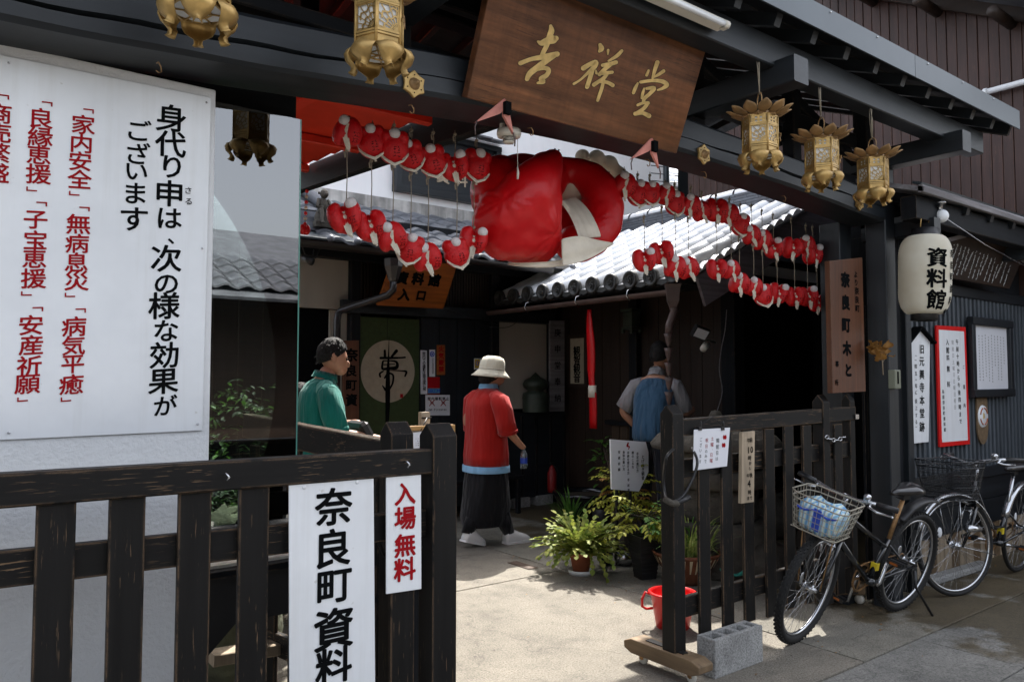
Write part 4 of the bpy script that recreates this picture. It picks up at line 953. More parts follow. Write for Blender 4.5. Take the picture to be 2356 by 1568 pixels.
for lo_, hi_ in ((0, 5), (5, 16), (16, len(GOLD))):
    b = MB()
    for i, s_ in enumerate(GOLD[lo_:hi_]): stroke(b, s_, lambda x, y, i=i: on_plane(1104.4+0.21126*x, 0.21126*y, A+nrm*(0.0030+0.0001*i), nrm), 0)
    cc0 = b.build('carved_character', MT['gold_leaf'], hb)
    b = MB()
    for i, s_ in enumerate(GOLD[lo_:hi_]): stroke(b, s_, lambda x, y, i=i: on_plane(1104.4+0.21126*x, 0.21126*y, A+nrm*(0.001+0.00008*i), nrm), 0, grow=13)
    b.build('carved_edge', MT['groove'], cc0)
# pink cloth wrapped iron brackets under the board
for px, py in ((1160, 247), (1500, 335)):
    p = at(px, py, 'y', 2.42)
    t = thing('board_bracket', 'pink cloth wrapped bracket under the %s end of the carved head board' % ('left' if px < 1300 else 'right'), 'bracket', p)
    b = MB(); b.prism([(-0.14, -0.09), (0.0, 0.035), (0.01, 0.0), (-0.02, -0.03)], p, X3, Z3, V((0, 0.012, 0))); b.prism([(0.0, 0.035), (0.018, 0.01), (0.045, -0.10), (-0.005, -0.035)], p+V((0, -0.004, 0)), X3, Z3, V((0, 0.012, 0)))
    b.build('cloth', plain('faded_pink_cloth_%d' % px, (0.50, 0.19, 0.15), 0.85, var=0.3, nsc=12, bmp=0.4), t)
    b = MB(); b.box(p+V((0.008, -0.01, -0.005)), (0.028, 0.02, 0.05)); b.build('iron_block', MT['ink'], t)
    b = MB(); b.tube([p+V((-0.135, -0.004, -0.085)), p+V((-0.145, -0.004, -0.11)), p+V((-0.142, -0.004, -0.14))], 0.003, 6); b.tube([p+V((0.043, -0.004, -0.095)), p+V((0.052, -0.004, -0.12)), p+V((0.05, -0.004, -0.15))], 0.003, 6); b.build('cord', MT['pipe_brown'], t)

# right brown pillar board
rb = quad_board('pillar_board', 'tall weathered brown board with carved black characters on the right pillar', 'sign', [(1909, 600), (1984, 592), (1992, 900), (1916, 904)], 2.55, 0.035, 'sign_brown_z')
b = MB(); yy = 2.5485; ZA = lambda zx, zy: ((2000+0.3827*zx)*0.73625, (850+0.3827*zy)*0.73625)
chars(b, [('奈', 1677, 62, 122), ('良', 1682, 248, 120), ('町', 1684, 435, 120), ('木', 1690, 622, 118), ('と', 1703, 800, 110)], ZA, yy, 0.065, 0, 0.2818)
chars(b, [('奈', 1770, 152, 60), ('良', 1773, 225, 60), ('町', 1776, 298, 60), ('り', 1765, 85, 55), ('よ', 1762, 20, 55), ('事', 1610, 748, 50), ('所', 1607, 900, 50)], ZA, yy, 0.03, 0, 0.2818)
b.build('lettering', MT['ink'], rb)
# white arrow shaped board with a little roof
wb_ = quad_board('name_board', 'white spire-topped board marking the old temple hall site, with small black roof', 'sign', [(2086, 786), (2140, 783), (2137, 1016), (2093, 1021)], 2.66, 0.02, 'white_board')
pa, pb, pc = at_p(2086, 786, 2.66), at_p(2112, 755, 2.66), at_p(2140, 783, 2.66)
b = MB(); b.prism([(0, 0), (pc.x-pa.x, pc.z-pa.z), (pb.x-pa.x, pb.z-pa.z)], pa, X3, Z3, V((0, 0.02, 0))); b.build('gable', MT['white_board'], wb_)
b = MB(); b.bar(pa+V((-0.03, 0.0, -0.02)), pb+V((0, 0, 0.008)), 0.07, 0.014); b.bar(pb+V((0, 0, 0.008)), pc+V((0.03, 0, -0.02)), 0.07, 0.014); b.build('roof_strip', MT['ink'], wb_)
ZB = lambda zx, zy: ((2500+0.29711*zx)*0.73625, (1000+0.29711*zy)*0.73625); kb = 0.21875
b = MB(); yy = 2.6585
chars(b, [('旧', 1281, 305, 100), ('元', 1281, 435, 105), ('興', 1282, 572, 105), ('寺', 1283, 705, 105), ('本', 1284, 842, 105), ('堂', 1284, 975, 105), ('跡', 1284, 1120, 110)], ZB, yy, 0.02, 0, kb)
chars(b, [('（', 1218, 375, 40), ('一', 1216, 420, 45), ('四', 1218, 485, 50), ('五', 1220, 560, 50), ('一', 1221, 625, 45), ('年', 1222, 690, 52), ('に', 1222, 760, 48), ('炎', 1222, 850, 52), ('上', 1222, 920, 50), ('す', 1223, 1000, 48), ('る', 1223, 1070, 48), ('）', 1222, 1120, 40)], ZB, yy, 0.01, 0, kb)
b.build('lettering', MT['ink'], wb_)
# red framed opening hours board
ob = quad_board('hours_board', 'red bordered white board with opening hours on the slatted wall', 'sign', [(2155, 748), (2222, 752), (2232, 1021), (2163, 1028)], 2.67, 0.016, 'red_plastic')
b = MB(); ps = [at_p(*c, 2.668) for c in ((2160, 758), (2218, 762), (2227, 1012), (2168, 1017))]; b.prism([(p.x-ps[0].x, p.z-ps[0].z) for p in ps], ps[0], X3, Z3, V((0, 0.002, 0))); b.build('white_face', MT['white_board'], ob)
b = MB(); yy = 2.6665
chars(b, [('ご', 1722, 490, 40), ('案', 1727, 700, 48), ('内', 1731, 895, 48)]+[(c, 1652+i*3.4, 228+i*76, 58) for i, c in enumerate('午前十時から午後四時まで')], ZB, yy, 0.01, 0, kb)
chars(b, [('入', 1550, 230, 70), ('館', 1553, 315, 70), ('料', 1556, 395, 66), ('無', 1560, 510, 70), ('料', 1564, 675, 66)]+[(c, 1506+i*2.6, 750+i*57, 44) for i, c in enumerate('私設奈良町資料館')], ZB, yy, 0.01, 0, kb)
chars(b, [(c, 1606+i*2.6, 235+i*68, 50) for i, c in enumerate('開館日土曜日日曜日祝日')], ZB, yy, 0.0, 1, kb)
b.build('lettering', [MT['ink'], MT['faded_ink']], ob)
# framed notice
fr = thing('framed_notice', 'white notice in a thick dark blue wooden frame hung on the slatted wall', 'sign', (6.9, 2.66, 1.37))
cs = [at_p(*c, 2.66) for c in ((2230, 737), (2325, 742), (2322, 905), (2233, 905))]
b = MB(); z0, z1 = cs[3].z, cs[0].z; x0, x1 = cs[0].x, cs[1].x-0.02
for i, (a, c) in enumerate((((x0, z0), (x1, z0)), ((x0, z1), (x1, z1)))):
    beam('frame', (a[0], 2.655, a[1]), (c[0], 2.655, c[1]), 0.05, 0.065, 'beam_x', fr)
for xx in (x0+0.03, x1-0.03): beam('frame', (xx, 2.657, z0+0.033), (xx, 2.657, z1-0.033), 0.06, 0.045, 'beam_z', fr)
b = MB(); b.span((x0+0.06, 2.665, z0+0.03), (x1-0.06, 2.67, z1-0.03)); b.build('paper', MT['paper'], fr)
b = MB(); rng = random.Random(5)
for i in range(10):
    xx = x1-0.13-i*0.062; z = z1-0.10-0.02*rng.random(); ze = z0+0.10+(0.2*rng.random() if i % 3 == 0 else 0)
    if i == 9: z = z0+0.22
    while z > ze:
        b.span((xx-0.009, 2.6635, z-0.012), (xx-0.009+0.018*rng.uniform(0.6, 1), 2.6645, z-0.003)); b.span((xx-0.002, 2.663, z-0.016), (xx+0.002, 2.6635, z)); z -= 0.024
b.build('lettering', MT['faded_ink'], fr)
# oval plaque
op = thing('oval_plaque', 'small brown oblong plaque with a round white emblem under the framed notice', 'plaque', at_p(2261, 985, 2.68))
c = at_p(2261, 957, 2.68); b = MB(); poly = []
for i in range(24):
    a = 2*math.pi*i/24; poly.append((0.105*math.cos(a), 0.155*math.sin(a)*1.0+(0.075 if math.sin(a) > 0 else -0.075)))
b.prism(poly, c, X3, Z3, V((0, 0.012, 0))); b.build('backing', MT['raw_wood_y'], op)
b = MB(); b.lathe([(0, -0.008), (0.086, -0.008), (0.092, 0.0)], c, 28, 0, Matrix.Rotation(-math.pi/2, 3, 'X')); b.build('disc', MT['white_board'], op)
b = MB(); RX = Matrix.Rotation(math.pi/2, 3, 'X')
for a0, a1 in ((0.3, 1.4), (1.8, 2.9), (3.4, 4.5), (4.9, 6.0)):
    b.tube([c+V((0.068*math.cos(a0+(a1-a0)*i/8), -0.0095, 0.068*math.sin(a0+(a1-a0)*i/8))) for i in range(9)], 0.006, 5)
b.build('emblem_ring', MT['terracotta'], op)
b = MB(); b.prism([(-0.015, -0.02), (0.02, -0.015), (0.012, 0.02), (-0.01, 0.03)], c+V((0, -0.010, 0)), X3, Z3, V((0, 0.002, 0))); b.build('emblem_mark', MT['gold_leaf'], op)
# tilted dark notice with white script under the low eave
dbn = thing('dark_script_board', 'dark gabled board covered in white handwritten columns, leaning out under the low eave', 'sign', (6.6, 2.55, 2.25))
b = MB(); P5 = [on_plane(px, py, V((6.5, 2.52, 2.4)), V((0.0, -1, -0.35)).normalized()) for px, py in ((2140, 567), (2290, 528), (2350, 600), (2322, 664), (2150, 632))]
o0 = P5[0]; tiltu = V((0, -0.35, 1)).normalized()
b.prism([((p-o0).dot(X3), (p-o0).dot(tiltu)) for p in P5], o0, X3, tiltu, V((0, 0.03, 0.0))); b.build('board', MT['brown_x'], dbn)
b = MB(); b.bar(P5[0]+V((-0.08, -0.02, 0.0)), P5[1]+V((0, -0.02, 0.02)), 0.05, 0.03); b.bar(P5[1]+V((0, -0.02, 0.02)), P5[2]+V((0.05, -0.02, 0)), 0.05, 0.03); b.build('cap_strip', MT['gray_wood'], dbn)
b = MB(); rng = random.Random(11); nn = V((0, -1, -0.35)).normalized()
for i in range(16):
    t0 = (2195+8.6*i, 560+3.2*i+(4 if i % 5 == 0 else 0)); t1 = (2173+9.0*i, 630+1.9*i-(14 if i % 4 == 1 else 0))
    m = 14
    for j in range(m):
        t = j/m; px, py = t0[0]+(t1[0]-t0[0])*t+rng.uniform(-.5, .5), t0[1]+(t1[1]-t0[1])*t
        if rng.random() < 0.12: continue
        c = on_plane(px, py, V((6.5, 2.518, 2.4)), nn)
        for q_ in range(3):
            a = rng.uniform(0, 3.1); d = (X3*math.cos(a)+tiltu*math.sin(a))*rng.uniform(0.006, 0.012); e = nn*0.001
            s2 = d.cross(nn).normalized()*0.0018; off_ = X3*rng.uniform(-.005, .005)+tiltu*rng.uniform(-.006, .006)
            b.add([c+off_-d-s2+e, c+off_+d-s2+e, c+off_+d+s2+e, c+off_-d+s2+e], [(0, 1, 2, 3)])
b.build('lettering', MT['white_ink'], dbn)
# laminated paper on right gate
RS = GY-0.055
lp = quad_board('laminated_notice', 'laminated white paper with red and black writing clipped to the right gate rail', 'notice', [(1597, 988), (1680, 983), (1673, 1072), (1595, 1082)], RS, 0.003, 'paper')
ZC = lambda zx, zy: ((1950+0.2551*zx)*0.73625, (1200+0.2551*zy)*0.73625); kc = 0.18782; yy = RS-0.0015
b = MB()
chars(b, [('開', 1150, 690, 60), ('館', 1146, 765, 60), ('日', 1142, 840, 56), ('は', 1138, 910, 50), ('の', 1008, 822, 46), ('み', 1004, 880, 50), ('で', 998, 945, 50)]+[(c, 945-i*3, 675+i*68, 50) for i, c in enumerate('ございます')], ZC, yy, 0.0, 0, kc)
chars(b, [('土', 1082, 665, 52), ('曜', 1080, 738, 56), ('、', 1092, 785, 40), ('日', 1072, 865, 54), ('曜', 1070, 935, 56), ('祝', 1015, 685, 54), ('日', 1010, 758, 52)], ZC, yy, 0.0, 1, kc)
for zx, zy in ((1235, 648), (1222, 745)):
    c = at_p(*ZC(zx, zy), yy)
    for s in (-1, 1):
        b.add([c+V((s*0.007+0.0085*math.cos(a*math.pi/6), 0, 0.0125*math.sin(a*math.pi/6))) for a in range(12)], [tuple(range(12))], 1)
b.build('lettering', [MT['ink'], MT['red_ink']], lp)
for px in (1612, 1664):
    c = at_p(px, 984, RS-0.006); b = MB(); b.span(c+V((-0.012, 0, -0.012)), c+V((0.012, 0.02, 0.006))); b.ball(c+V((0, -0.002, 0.022)), (0.006, 0.004, 0.016), 8); b.build('clip', MT['black_plastic'], lp)
b = MB(); n_ = at_p(1640, 957, RS-0.004); b.tube([at_p(1612, 978, RS-0.004), n_, at_p(1664, 977, RS-0.004)], 0.0015, 5); b.build('string', MT['black_plastic'], lp)
# weathered plank with hours on right gate
hp = quad_board('hours_plank', 'narrow weathered wooden plank with brushed opening hours hanging on the right gate', 'sign', [(1708, 994), (1737, 991), (1735, 1154), (1706, 1158)], RS, 0.022, 'raw_wood')
b = MB(); yy = RS-0.0015
chars(b, [('午', 1528, 688, 62), ('前', 1556, 680, 60), ('1', 1525, 805, 110), ('0', 1565, 800, 105), ('時', 1540, 900, 60), ('か', 1545, 965, 52), ('ら', 1540, 1030, 44), ('午', 1520, 1120, 55), ('後', 1556, 1110, 60), ('4', 1532, 1215, 120), ('時', 1540, 1320, 62), ('ま', 1522, 1395, 50), ('で', 1556, 1390, 50)], ZC, yy, 0.015, 0, kc)
b.build('lettering', MT['ink'], hp)

# --- museum signs
es = thing('entrance_sign', 'orange wooden sign with bold black characters leaning out over the museum door', 'sign', at(950, 700, 'y', 6.95))
nn = V((0, -1, -0.45)).normalized(); pl0 = at(950, 700, 'y', 6.95); uu = V((0, -0.45, 1)).normalized()
cs = [on_plane(px, py, pl0, nn) for px, py in ((868, 702), (1020, 710), (1052, 608), (905, 595))]
b = MB(); b.prism([((p-pl0).dot(X3), (p-pl0).dot(uu)) for p in cs], pl0, X3, uu, -nn*0.03); b.build('board', MT['orange_wood'], es)
b = MB(); ZD = lambda zx, zy: ((900+0.3189*zx)*0.73625, (750+0.3189*zy)*0.73625)
for ch, zx, zy, s in (('資', 1120, 370, 140), ('料', 1275, 380, 140), ('館', 1435, 392, 145), ('入', 1140, 535, 140), ('口', 1305, 545, 120)):
    c = on_plane(*ZD(zx, zy), pl0+nn*0.002, nn); put(b, ch, c, s*0.2348*0.0041, X3, uu, 0.06)
b.build('lettering', MT['ink'], es)
# curtain (noren) with ink brushed character in a circle
nr = thing('door_curtain', 'green doorway curtain with a beige disc and brushed black character', 'curtain', (3.85, 7.14, 0.3))
xa, xb = at(821, 900, 'y', 7.15).x, at(964, 900, 'y', 7.15).x; zt = at(890, 731, 'y', 7.15).z
MT['noren'] = plain('green_linen', (0.030, 0.048, 0.012), 0.9, var=0.15, nsc=30, bmp=0.3, bsc=120)
MT['linen'] = plain('beige_linen', (0.34, 0.29, 0.21), 0.9, var=0.1, nsc=20, bmp=0.3, bsc=120)
xm = at(890, 900, 'y', 7.15).x; cz = at(893, 854, 'y', 7.15).z; cx = at(893, 854, 'y', 7.15).x
for k, (u0, u1) in enumerate(((xa, xm-0.002), (xm+0.002, xb))):
    b = MB(); vs = []; nx_ = 10
    for j in range(2):
        for i in range(nx_+1):
            x = u0+(u1-u0)*i/nx_; vs.append((x, 7.15, zt if j == 0 else 0.45))
    b.add(vs, [(i, i+1, nx_+2+i, nx_+1+i) for i in range(nx_)]); b.build('curtain_half', MT['noren'], nr)
b = MB(); rr_ = (at(957, 854, 'y', 7.146).x-at(829, 854, 'y', 7.146).x)/2
b.add([V((cx+rr_*0.97*math.cos(i*math.pi/24), 7.147, cz+rr_*1.0*math.sin(i*math.pi/24))) for i in range(48)], [tuple(range(48))]); b.build('disc', MT['linen'], nr)
NF = lambda x, y: at((950+0.1913*x)*0.73625, (1050+0.1913*y)*0.73625, 'y', 7.144)
b = MB()
for i, s_ in enumerate([[(1390,10,5),(1382,300,22),(1372,600,60),(1368,900,80),(1365,1200,70),(1352,1500,45)], [(1320,235,38),(1322,340,45)], [(1510,240,55),(1435,330,38)], [(1252,355,42),(1400,355,40),(1560,352,30),(1650,345,30)],
     [(1288,415,32),(1282,530,40),(1400,522,45),(1500,515,60),(1525,470,50),(1500,415,36),(1400,400,20),(1290,402,20)], [(1300,465,18),(1480,455,14)], [(1292,572,24),(1238,610,34),(1245,660,32)], [(1400,556,12),(1590,565,20),(1670,580,36),(1650,650,28)],
     [(1395,600,28),(1455,640,34),(1448,760,32),(1402,855,28)], [(1360,600,22),(1318,680,30)], [(1280,805,16),(1330,875,42)]]):
    stroke(b, s_, lambda x, y, i=i: NF(x, y)+V((0, -0.0002*i, 0)), 0)
b.build('lettering', MT['ink'], nr)
b = MB(); p = at(924, 910, 'y', 7.143); b.box(p, (0.035, 0.001, 0.04)); b.build('seal', MT['red_ink'], nr)
# boards and stickers on the museum wall
vb = quad_board('door_post_board', 'reddish brown vertical board with dark characters beside the green curtain', 'sign', [(789, 783), (826, 783), (826, 1050), (789, 1050)], 6.9, 0.025, 'sign_brown_z')
ZE_ = lambda zx, zy: ((950+0.1913*zx)*0.73625, (1050+0.1913*zy)*0.73625)
b = MB(); chars(b, [('奈', 775, 305, 215), ('良', 775, 560, 195), ('町', 775, 800, 185), ('資', 775, 1040, 200)], ZE_, 6.8985, 0.04, 0, 0.14084); b.build('lettering', MT['ink'], vb)
ZF = ZD; kf = 0.2348; YW = 7.19
def sticker(name, label, corners, m, chs, inkm='ink', off=0.02, y=YW):
    t = quad_board(name, label, 'notice', corners, y, 0.004, m, bevel=0)
    if chs:
        b = MB(); chars(b, chs, ZF, y-0.0015, off, 0, kf); b.build('lettering', MT[inkm], t)
    return t
sticker('paper_notice', 'long narrow white paper strip with black characters right of the green curtain', [(967, 805), (982, 806), (983, 906), (968, 906)], 'paper', [(c, 1332+i*0.4, 1110+i*31.5, 36) for i, c in enumerate('館内での撮影は御法度に候')])
t = sticker('paper_notice', 'white strip with a blue ring emblem at its top among the museum stickers', [(988, 804), (1001, 804), (1001, 866), (988, 866)], 'paper', [(c, 1420, 1163+i*17, 20) for i, c in enumerate('奈良交番連絡協議会')], off=0.0)
b = MB(); c = at(994.5, 814, 'y', YW-0.002); b.tube([c+V((0.024*math.cos(i*math.pi/8), 0, 0.026*math.sin(i*math.pi/8))) for i in range(16)], 0.006, 6, closed=True); b.ball(c, (0.012, 0.002, 0.014), 8); b.build('emblem', MT['blue_ink'], t)
sticker('fire_notice', 'orange vertical notice with four red characters on the museum wall', [(1005, 793), (1024, 793), (1024, 862), (1005, 862)], 'orange_wood', [(c, 1502, 1065+i*66, 60) for i, c in enumerate('火気厳禁')], 'red_ink', 0.04)
t = sticker('security_sticker', 'red security sticker with blue lettering below the fire notice', [(983.5, 867), (1012, 867), (1012, 906), (983.5, 906)], 'red_ink', None)
b = MB(); p0, p1 = at(984, 893, 'y', YW-0.001), at(1011.5, 904, 'y', YW-0.001); b.span((p0.x, YW-0.0015, p1.z), (p1.x, YW-0.0005, p0.z)); b.build('blue_band', plain('pale_cyan', (0.1, 0.3, 0.4), 0.4, var=0.02), t)
b = MB()
for i, ch in enumerate('SECOM'): p = at(987+5.4*i, 898.5, 'y', YW-0.003); put(b, ch, p, 0.055, off=0.03)
b.build('lettering', MT['blue_ink'], t)
t = sticker('paper_notice', 'creased white no pictures notice with two crossed out camera icons', [(979, 908), (1035, 908), (1035, 955), (979, 955)], 'paper', [(c, 1383+i*36, 1552, 34) for i, c in enumerate('館内撮影禁止')])
b = MB()
for i, ch in enumerate('No Pictures'):
    if ch != ' ': put(b, ch, at(989+3.7*i, 942, 'y', YW-0.002), 0.036, off=0.01)
b.build('caption', MT['ink'], t)
b = MB()
for px in (994, 1020):
    c = at(px, 926, 'y', YW-0.002)
    for s in (-1, 1): b.bar(c+V((-0.034, 0, -s*0.034)), c+V((0.034, 0, s*0.034)), 0.003, 0.008, mi=1)
    b.box(c+V((0, 0.001, 0)), (0.045, 0.001, 0.032), mi=0)
b.build('crossed_icon', [MT['faded_ink'], MT['red_ink']], t)
t = sticker('yellow_sticker', 'small yellow and white sticker with a blue mark on the dark museum wall', [(1091, 824), (1106, 824), (1106, 849), (1091, 849)], 'white_board', None)
b = MB(); c = at(1098, 836, 'y', YW-0.001); b.box(c, (0.068, 0.001, 0.10)); b.build('yellow_face', plain('yellow_print', (0.6, 0.42, 0.03), 0.5, var=0.03), t)
b = MB(); c = c+V((0, -0.002, 0.005)); b.tube([c+V((0.018*math.cos(i*math.pi/6), 0, 0.024*math.sin(i*math.pi/6))) for i in range(12)], 0.004, 5, closed=True); b.build('blue_mark', MT['blue_ink'], t)
# bronze finial in front of the white screen
gf = thing('bronze_finial', 'dark onion-topped bronze post finial standing before the beige screen', 'finial', (5.73, 7.10, 1.10))
b = MB(); b.lathe([(0.155, 0.0), (0.155, 0.20), (0.145, 0.225), (0.10, 0.24), (0.095, 0.255), (0.14, 0.285), (0.155, 0.33), (0.13, 0.375), (0.06, 0.41), (0.03, 0.44), (0.0, 0.47)], (5.73, 7.06, 1.105), 20); b.build('body', MT['brass_green'], gf)
b = MB(); b.lathe([(0.16, 0), (0.16, 0.02)], (5.73, 7.06, 1.26), 20); b.build('band', MT['brass_green'], gf)
pq = quad_board('wooden_plaque', 'tall grey wooden plaque with faint carved writing right of the beige screen', 'plaque', [(1266, 737), (1299, 737), (1299, 946), (1266, 946)], 7.0, 0.03, 'gray_wood')
b = MB(); column(b, '庚申堂奉納', at(1283, 765, 'y', 6.998), at(1283, 915, 'y', 6.998), 0.10, off=0.01); b.build('lettering', MT['ink'], pq)
pf = thing('framed_calligraphy', 'framed upright calligraphy behind the red cloth rope', 'picture', at(1332, 892, 'x', 6.2))
a, c = at(1308, 770, 'x', 6.18), at(1352, 892, 'x', 6.18); b = MB()
y0, y1 = min(a.y, c.y), max(a.y, c.y); b.span((6.17, y0, c.z), (6.2, y1, a.z)); b.build('frame', MT['brown_z'], pf)
b = MB(); b.span((6.165, y0+0.05, c.z+0.05), (6.169, y1-0.05, a.z-0.05)); b.build('paper', MT['linen'], pf)
b = MB(); column(b, '観智観音', V((6.163, (y0+y1)/2, a.z-0.2)), V((6.163, (y0+y1)/2, c.z+0.12)), 0.12, u=V((0, -1, 0)), off=0.03); b.build('lettering', MT['ink'], pf)
# white leaning prayer board behind the plants
pb_ = thing('prayer_notice', 'grey-white angular board with columns of brushed writing behind the potted plants', 'sign', at(1448, 1130, 'y', 4.45))
cs = [at(px, py, 'y', 4.45) for px, py in ((1405, 1010), (1486, 1016), (1492, 1040), (1492, 1085), (1470, 1130), (1408, 1125))]
b = MB(); b.prism([(p.x-cs[0].x, p.z-cs[0].z) for p in cs], cs[0], X3, Z3, V((0, 0.015, 0))); b.build('board', MT['paper'], pb_)
for k_ in (0.25, 0.75):
    q_ = cs[5].lerp(cs[4], k_); beam('leg', (q_.x, 4.475, 0), (q_.x, 4.475, q_.z+0.15), 0.03, 0.02, 'dark_z', pb_)
ZG = lambda zx, zy: ((1900+0.15945*zx)*0.73625, (1350+0.15945*zy)*0.73625); kg = 0.1174
b = MB()
chars(b, [(c, 685, 480+i*82, 80) for i, c in enumerate('とげぬき観音')]+[(c, 578, 420+i*66, 64) for i, c in enumerate('手足の痛む方')]+[(c, 485, 400+i*70, 60) for i, c in enumerate('腰のこる方')]+[(c, 395, 400+i*66, 62) for i, c in enumerate('手術を受ける方')]+[(c, 308, 390+i*66, 62) for i, c in enumerate('身体の悪い方')]+[(c, 218, 385+i*115, 62) for i, c in enumerate('安産祈願')]+[('手', 400, 930, 60), ('術', 400, 1040, 60), ('後', 405, 1130, 60)], ZG, 4.448, 0.02, 0, kg)
b.build('lettering', MT['ink'], pb_)
b = MB(); stroke(b, [(395, 210, 30), (380, 270, 35), (420, 280, 20), (400, 330, 15)], lambda x, y: at(*ZG(x, y), 'y', 4.447), 0); b.build('seed_character', MT['red_ink'], pb_)
# ================================================================ HANGING LANTERNS AND ORNAMENTS
def hexpt(r, k, z=0, ph=0.0): a = math.radians(60*k+30+ph); return V((r*math.cos(a), r*math.sin(a), z))
def lantern_meshes():
    out = {}
    R_ = 0.088
    b = MB()
    for k in range(6):
        a, c = hexpt(R_, k), hexpt(R_, k+1)
        b.tube([a, a+V((0, 0, 0.205))], 0.0055, 6)
        for z in (0.0, 0.045, 0.055, 0.155, 0.163, 0.205): b.bar(a+V((0, 0, z)), c+V((0, 0, z)), 0.007, 0.007)
        # solid skirt panel
        m = (a+c)/2*0.97; b.bar(m+V((0, 0, 0.004)), m+V((0, 0, 0.043)), (c-a).length*0.9, 0.002, up=m)
    out['frame'] = b.mesh('lantern_frame', MT['brass'])
    # openwork side panel in its own frame: x along side, z up, facing +y
    b = MB(); L_ = (hexpt(R_, 0)-hexpt(R_, 1)).length-0.012; h0, h1 = 0.06, 0.15; t = 0.0025
    def bar2(x0, z0, x1, z1, w=0.0035): b.bar((x0, 0, z0), (x1, 0, z1), w, t, up=(0, 1, 0))
    for i in range(6):
        a = math.radians(6+i*15.6); r = 0.105
        x1, z1 = -L_/2+r*math.cos(a), h0+r*math.sin(a)
        if x1 > L_/2: s = (L_)/(x1+L_/2); x1 = L_/2; z1 = h0+(z1-h0)*s
        if z1 > h1: s = (h1-h0)/(z1-h0); z1 = h1; x1 = -L_/2+(x1+L_/2)*s
        bar2(-L_/2, h0, x1, z1)
    for r in (0.028, 0.052, 0.078):
        for i in range(6):
            a, c = math.radians(i*15), math.radians(i*15+15); rr = r*(1+0.08*((i % 2)*2-1))
            p = (-L_/2+rr*math.cos(a), h0+rr*math.sin(a)); q = (-L_/2+r*(1-0.08*((i % 2)*2-1))*math.cos(c), h0+r*(1-0.08*((i % 2)*2-1))*math.sin(c))
            if max(p[0], q[0]) < L_/2 and max(p[1], q[1]) < h1: bar2(*p, *q, 0.005)
    for p in ((-L_/2, h0, L_/2, h0), (-L_/2, h1, L_/2, h1), (-L_/2, h0, -L_/2, h1), (L_/2, h0, L_/2, h1)): bar2(*p, 0.006)
    for zz in (0.172, 0.190):
        b.box((-L_*0.36, 0, zz), (L_*0.24, t, 0.010)); b.box((L_*0.36, 0, zz), (L_*0.24, t, 0.010)); b.box((0, 0, zz), (L_*0.16, t, 0.010))
    b.box((0, 0, 0.181), (L_, t, 0.006)); b.box((0, 0, 0.199), (L_, t, 0.008)); b.box((0, 0, 0.166), (L_, t, 0.004))
    out['panel'] = b.mesh('lantern_panel', MT['brass'])
    # door panel (plainer, with hasp)
    b = MB(); 
    for p in ((-0.4, 0.42), (0.4, 0.42)): pass
    b.box((-L_*0.38, 0, 0.105), (L_*0.22, t, 0.09)); b.box((L_*0.38, 0, 0.105), (L_*0.22, t, 0.09)); b.box((0, 0, 0.068), (L_*0.6, t, 0.016)); b.box((0, 0, 0.142), (L_*0.6, t, 0.016)); b.box((0, 0, 0.105), (0.008, t, 0.06)); b.box((0, 0, 0.105), (L_*0.6, t, 0.02))
    for zz in (0.172, 0.190): b.box((-L_*0.36, 0, zz), (L_*0.24, t, 0.010)); b.box((L_*0.36, 0, zz), (L_*0.24, t, 0.010)); b.box((0, 0, zz), (L_*0.16, t, 0.010))
    b.box((0, 0, 0.181), (L_, t, 0.006)); b.box((0, 0, 0.199), (L_, t, 0.008)); b.box((0, 0, 0.166), (L_, t, 0.004))
    out['door'] = b.mesh('lantern_door', MT['brass'])
    b = MB(); b.prism([(0.0, -0.012), (0.02, -0.016), (0.03, -0.006), (0.042, -0.012), (0.046, 0.008), (0.034, 0.01), (0.026, 0.018), (0.008, 0.014)], (0.01, 0.012, 0.108), X3, Z3, V((0, 0.003, 0))); b.tube([(0.04, 0.013, 0.1), (0.042, 0.016, 0.075)], 0.003, 5)
    out['hasp'] = b.mesh('hasp', MT['brass_dull'])
    # paper liner
    b = MB(); vs = [hexpt(R_*0.93, k, 0.05) for k in range(6)]+[hexpt(R_*0.93, k, 0.2) for k in range(6)]
    b.add(vs, [(k, (k+1) % 6, 6+(k+1) % 6, 6+k) for k in range(6)]+[(5, 4, 3, 2, 1, 0)]); out['liner'] = b.mesh('liner', MT['lantern_paper'])
    # crown petal: rises outward, notched tip
    b = MB(); rows = 6; vs = []; wd = [0.026, 0.046, 0.066, 0.073, 0.062, 0.020]
    for i in range(rows):
        t_ = i/(rows-1); r = 0.075+0.098*t_; z = 0.030*t_*t_+0.012*t_-0.004
        for j in (-2, -1, 0, 1, 2): vs.append((r-0.010*(abs(j)/2)**2*(i > 3), wd[i]*0.5*j/2, z+0.004*abs(j)*0.5*(1-t_)))
    b.add(vs, [(i*5+j, i*5+j+1, (i+1)*5+j+1, (i+1)*5+j) for i in range(rows-1) for j in range(4)], 0, True)
    me = b.mesh('crown_petal', MT['brass_dull']); out['petal'] = me
    # bowl-shaped roof under crown
    b = MB(); b.lathe([(0.090, 0.205), (0.098, 0.212), (0.09, 0.222), (0.05, 0.238), (0.02, 0.244)], (0, 0, 0), 6, smooth=False); out['roof'] = b.mesh('lantern_roof', MT['brass_dull'])
    b = MB(); b.lathe([(0.0, 0.285), (0.012, 0.28), (0.032, 0.268), (0.036, 0.255), (0.028, 0.243), (0.02, 0.24)], (0, 0, 0), 16)
    out['boss'] = b.mesh('boss', MT['brass_green'])
    b = MB(); b.tube([(0.036*math.cos(a*math.pi/9), 0, 0.30+0.045*math.sin(a*math.pi/9)) for a in range(18)], 0.0035, 6, closed=True); out['ring'] = b.mesh('ring', MT['brass_dull'])
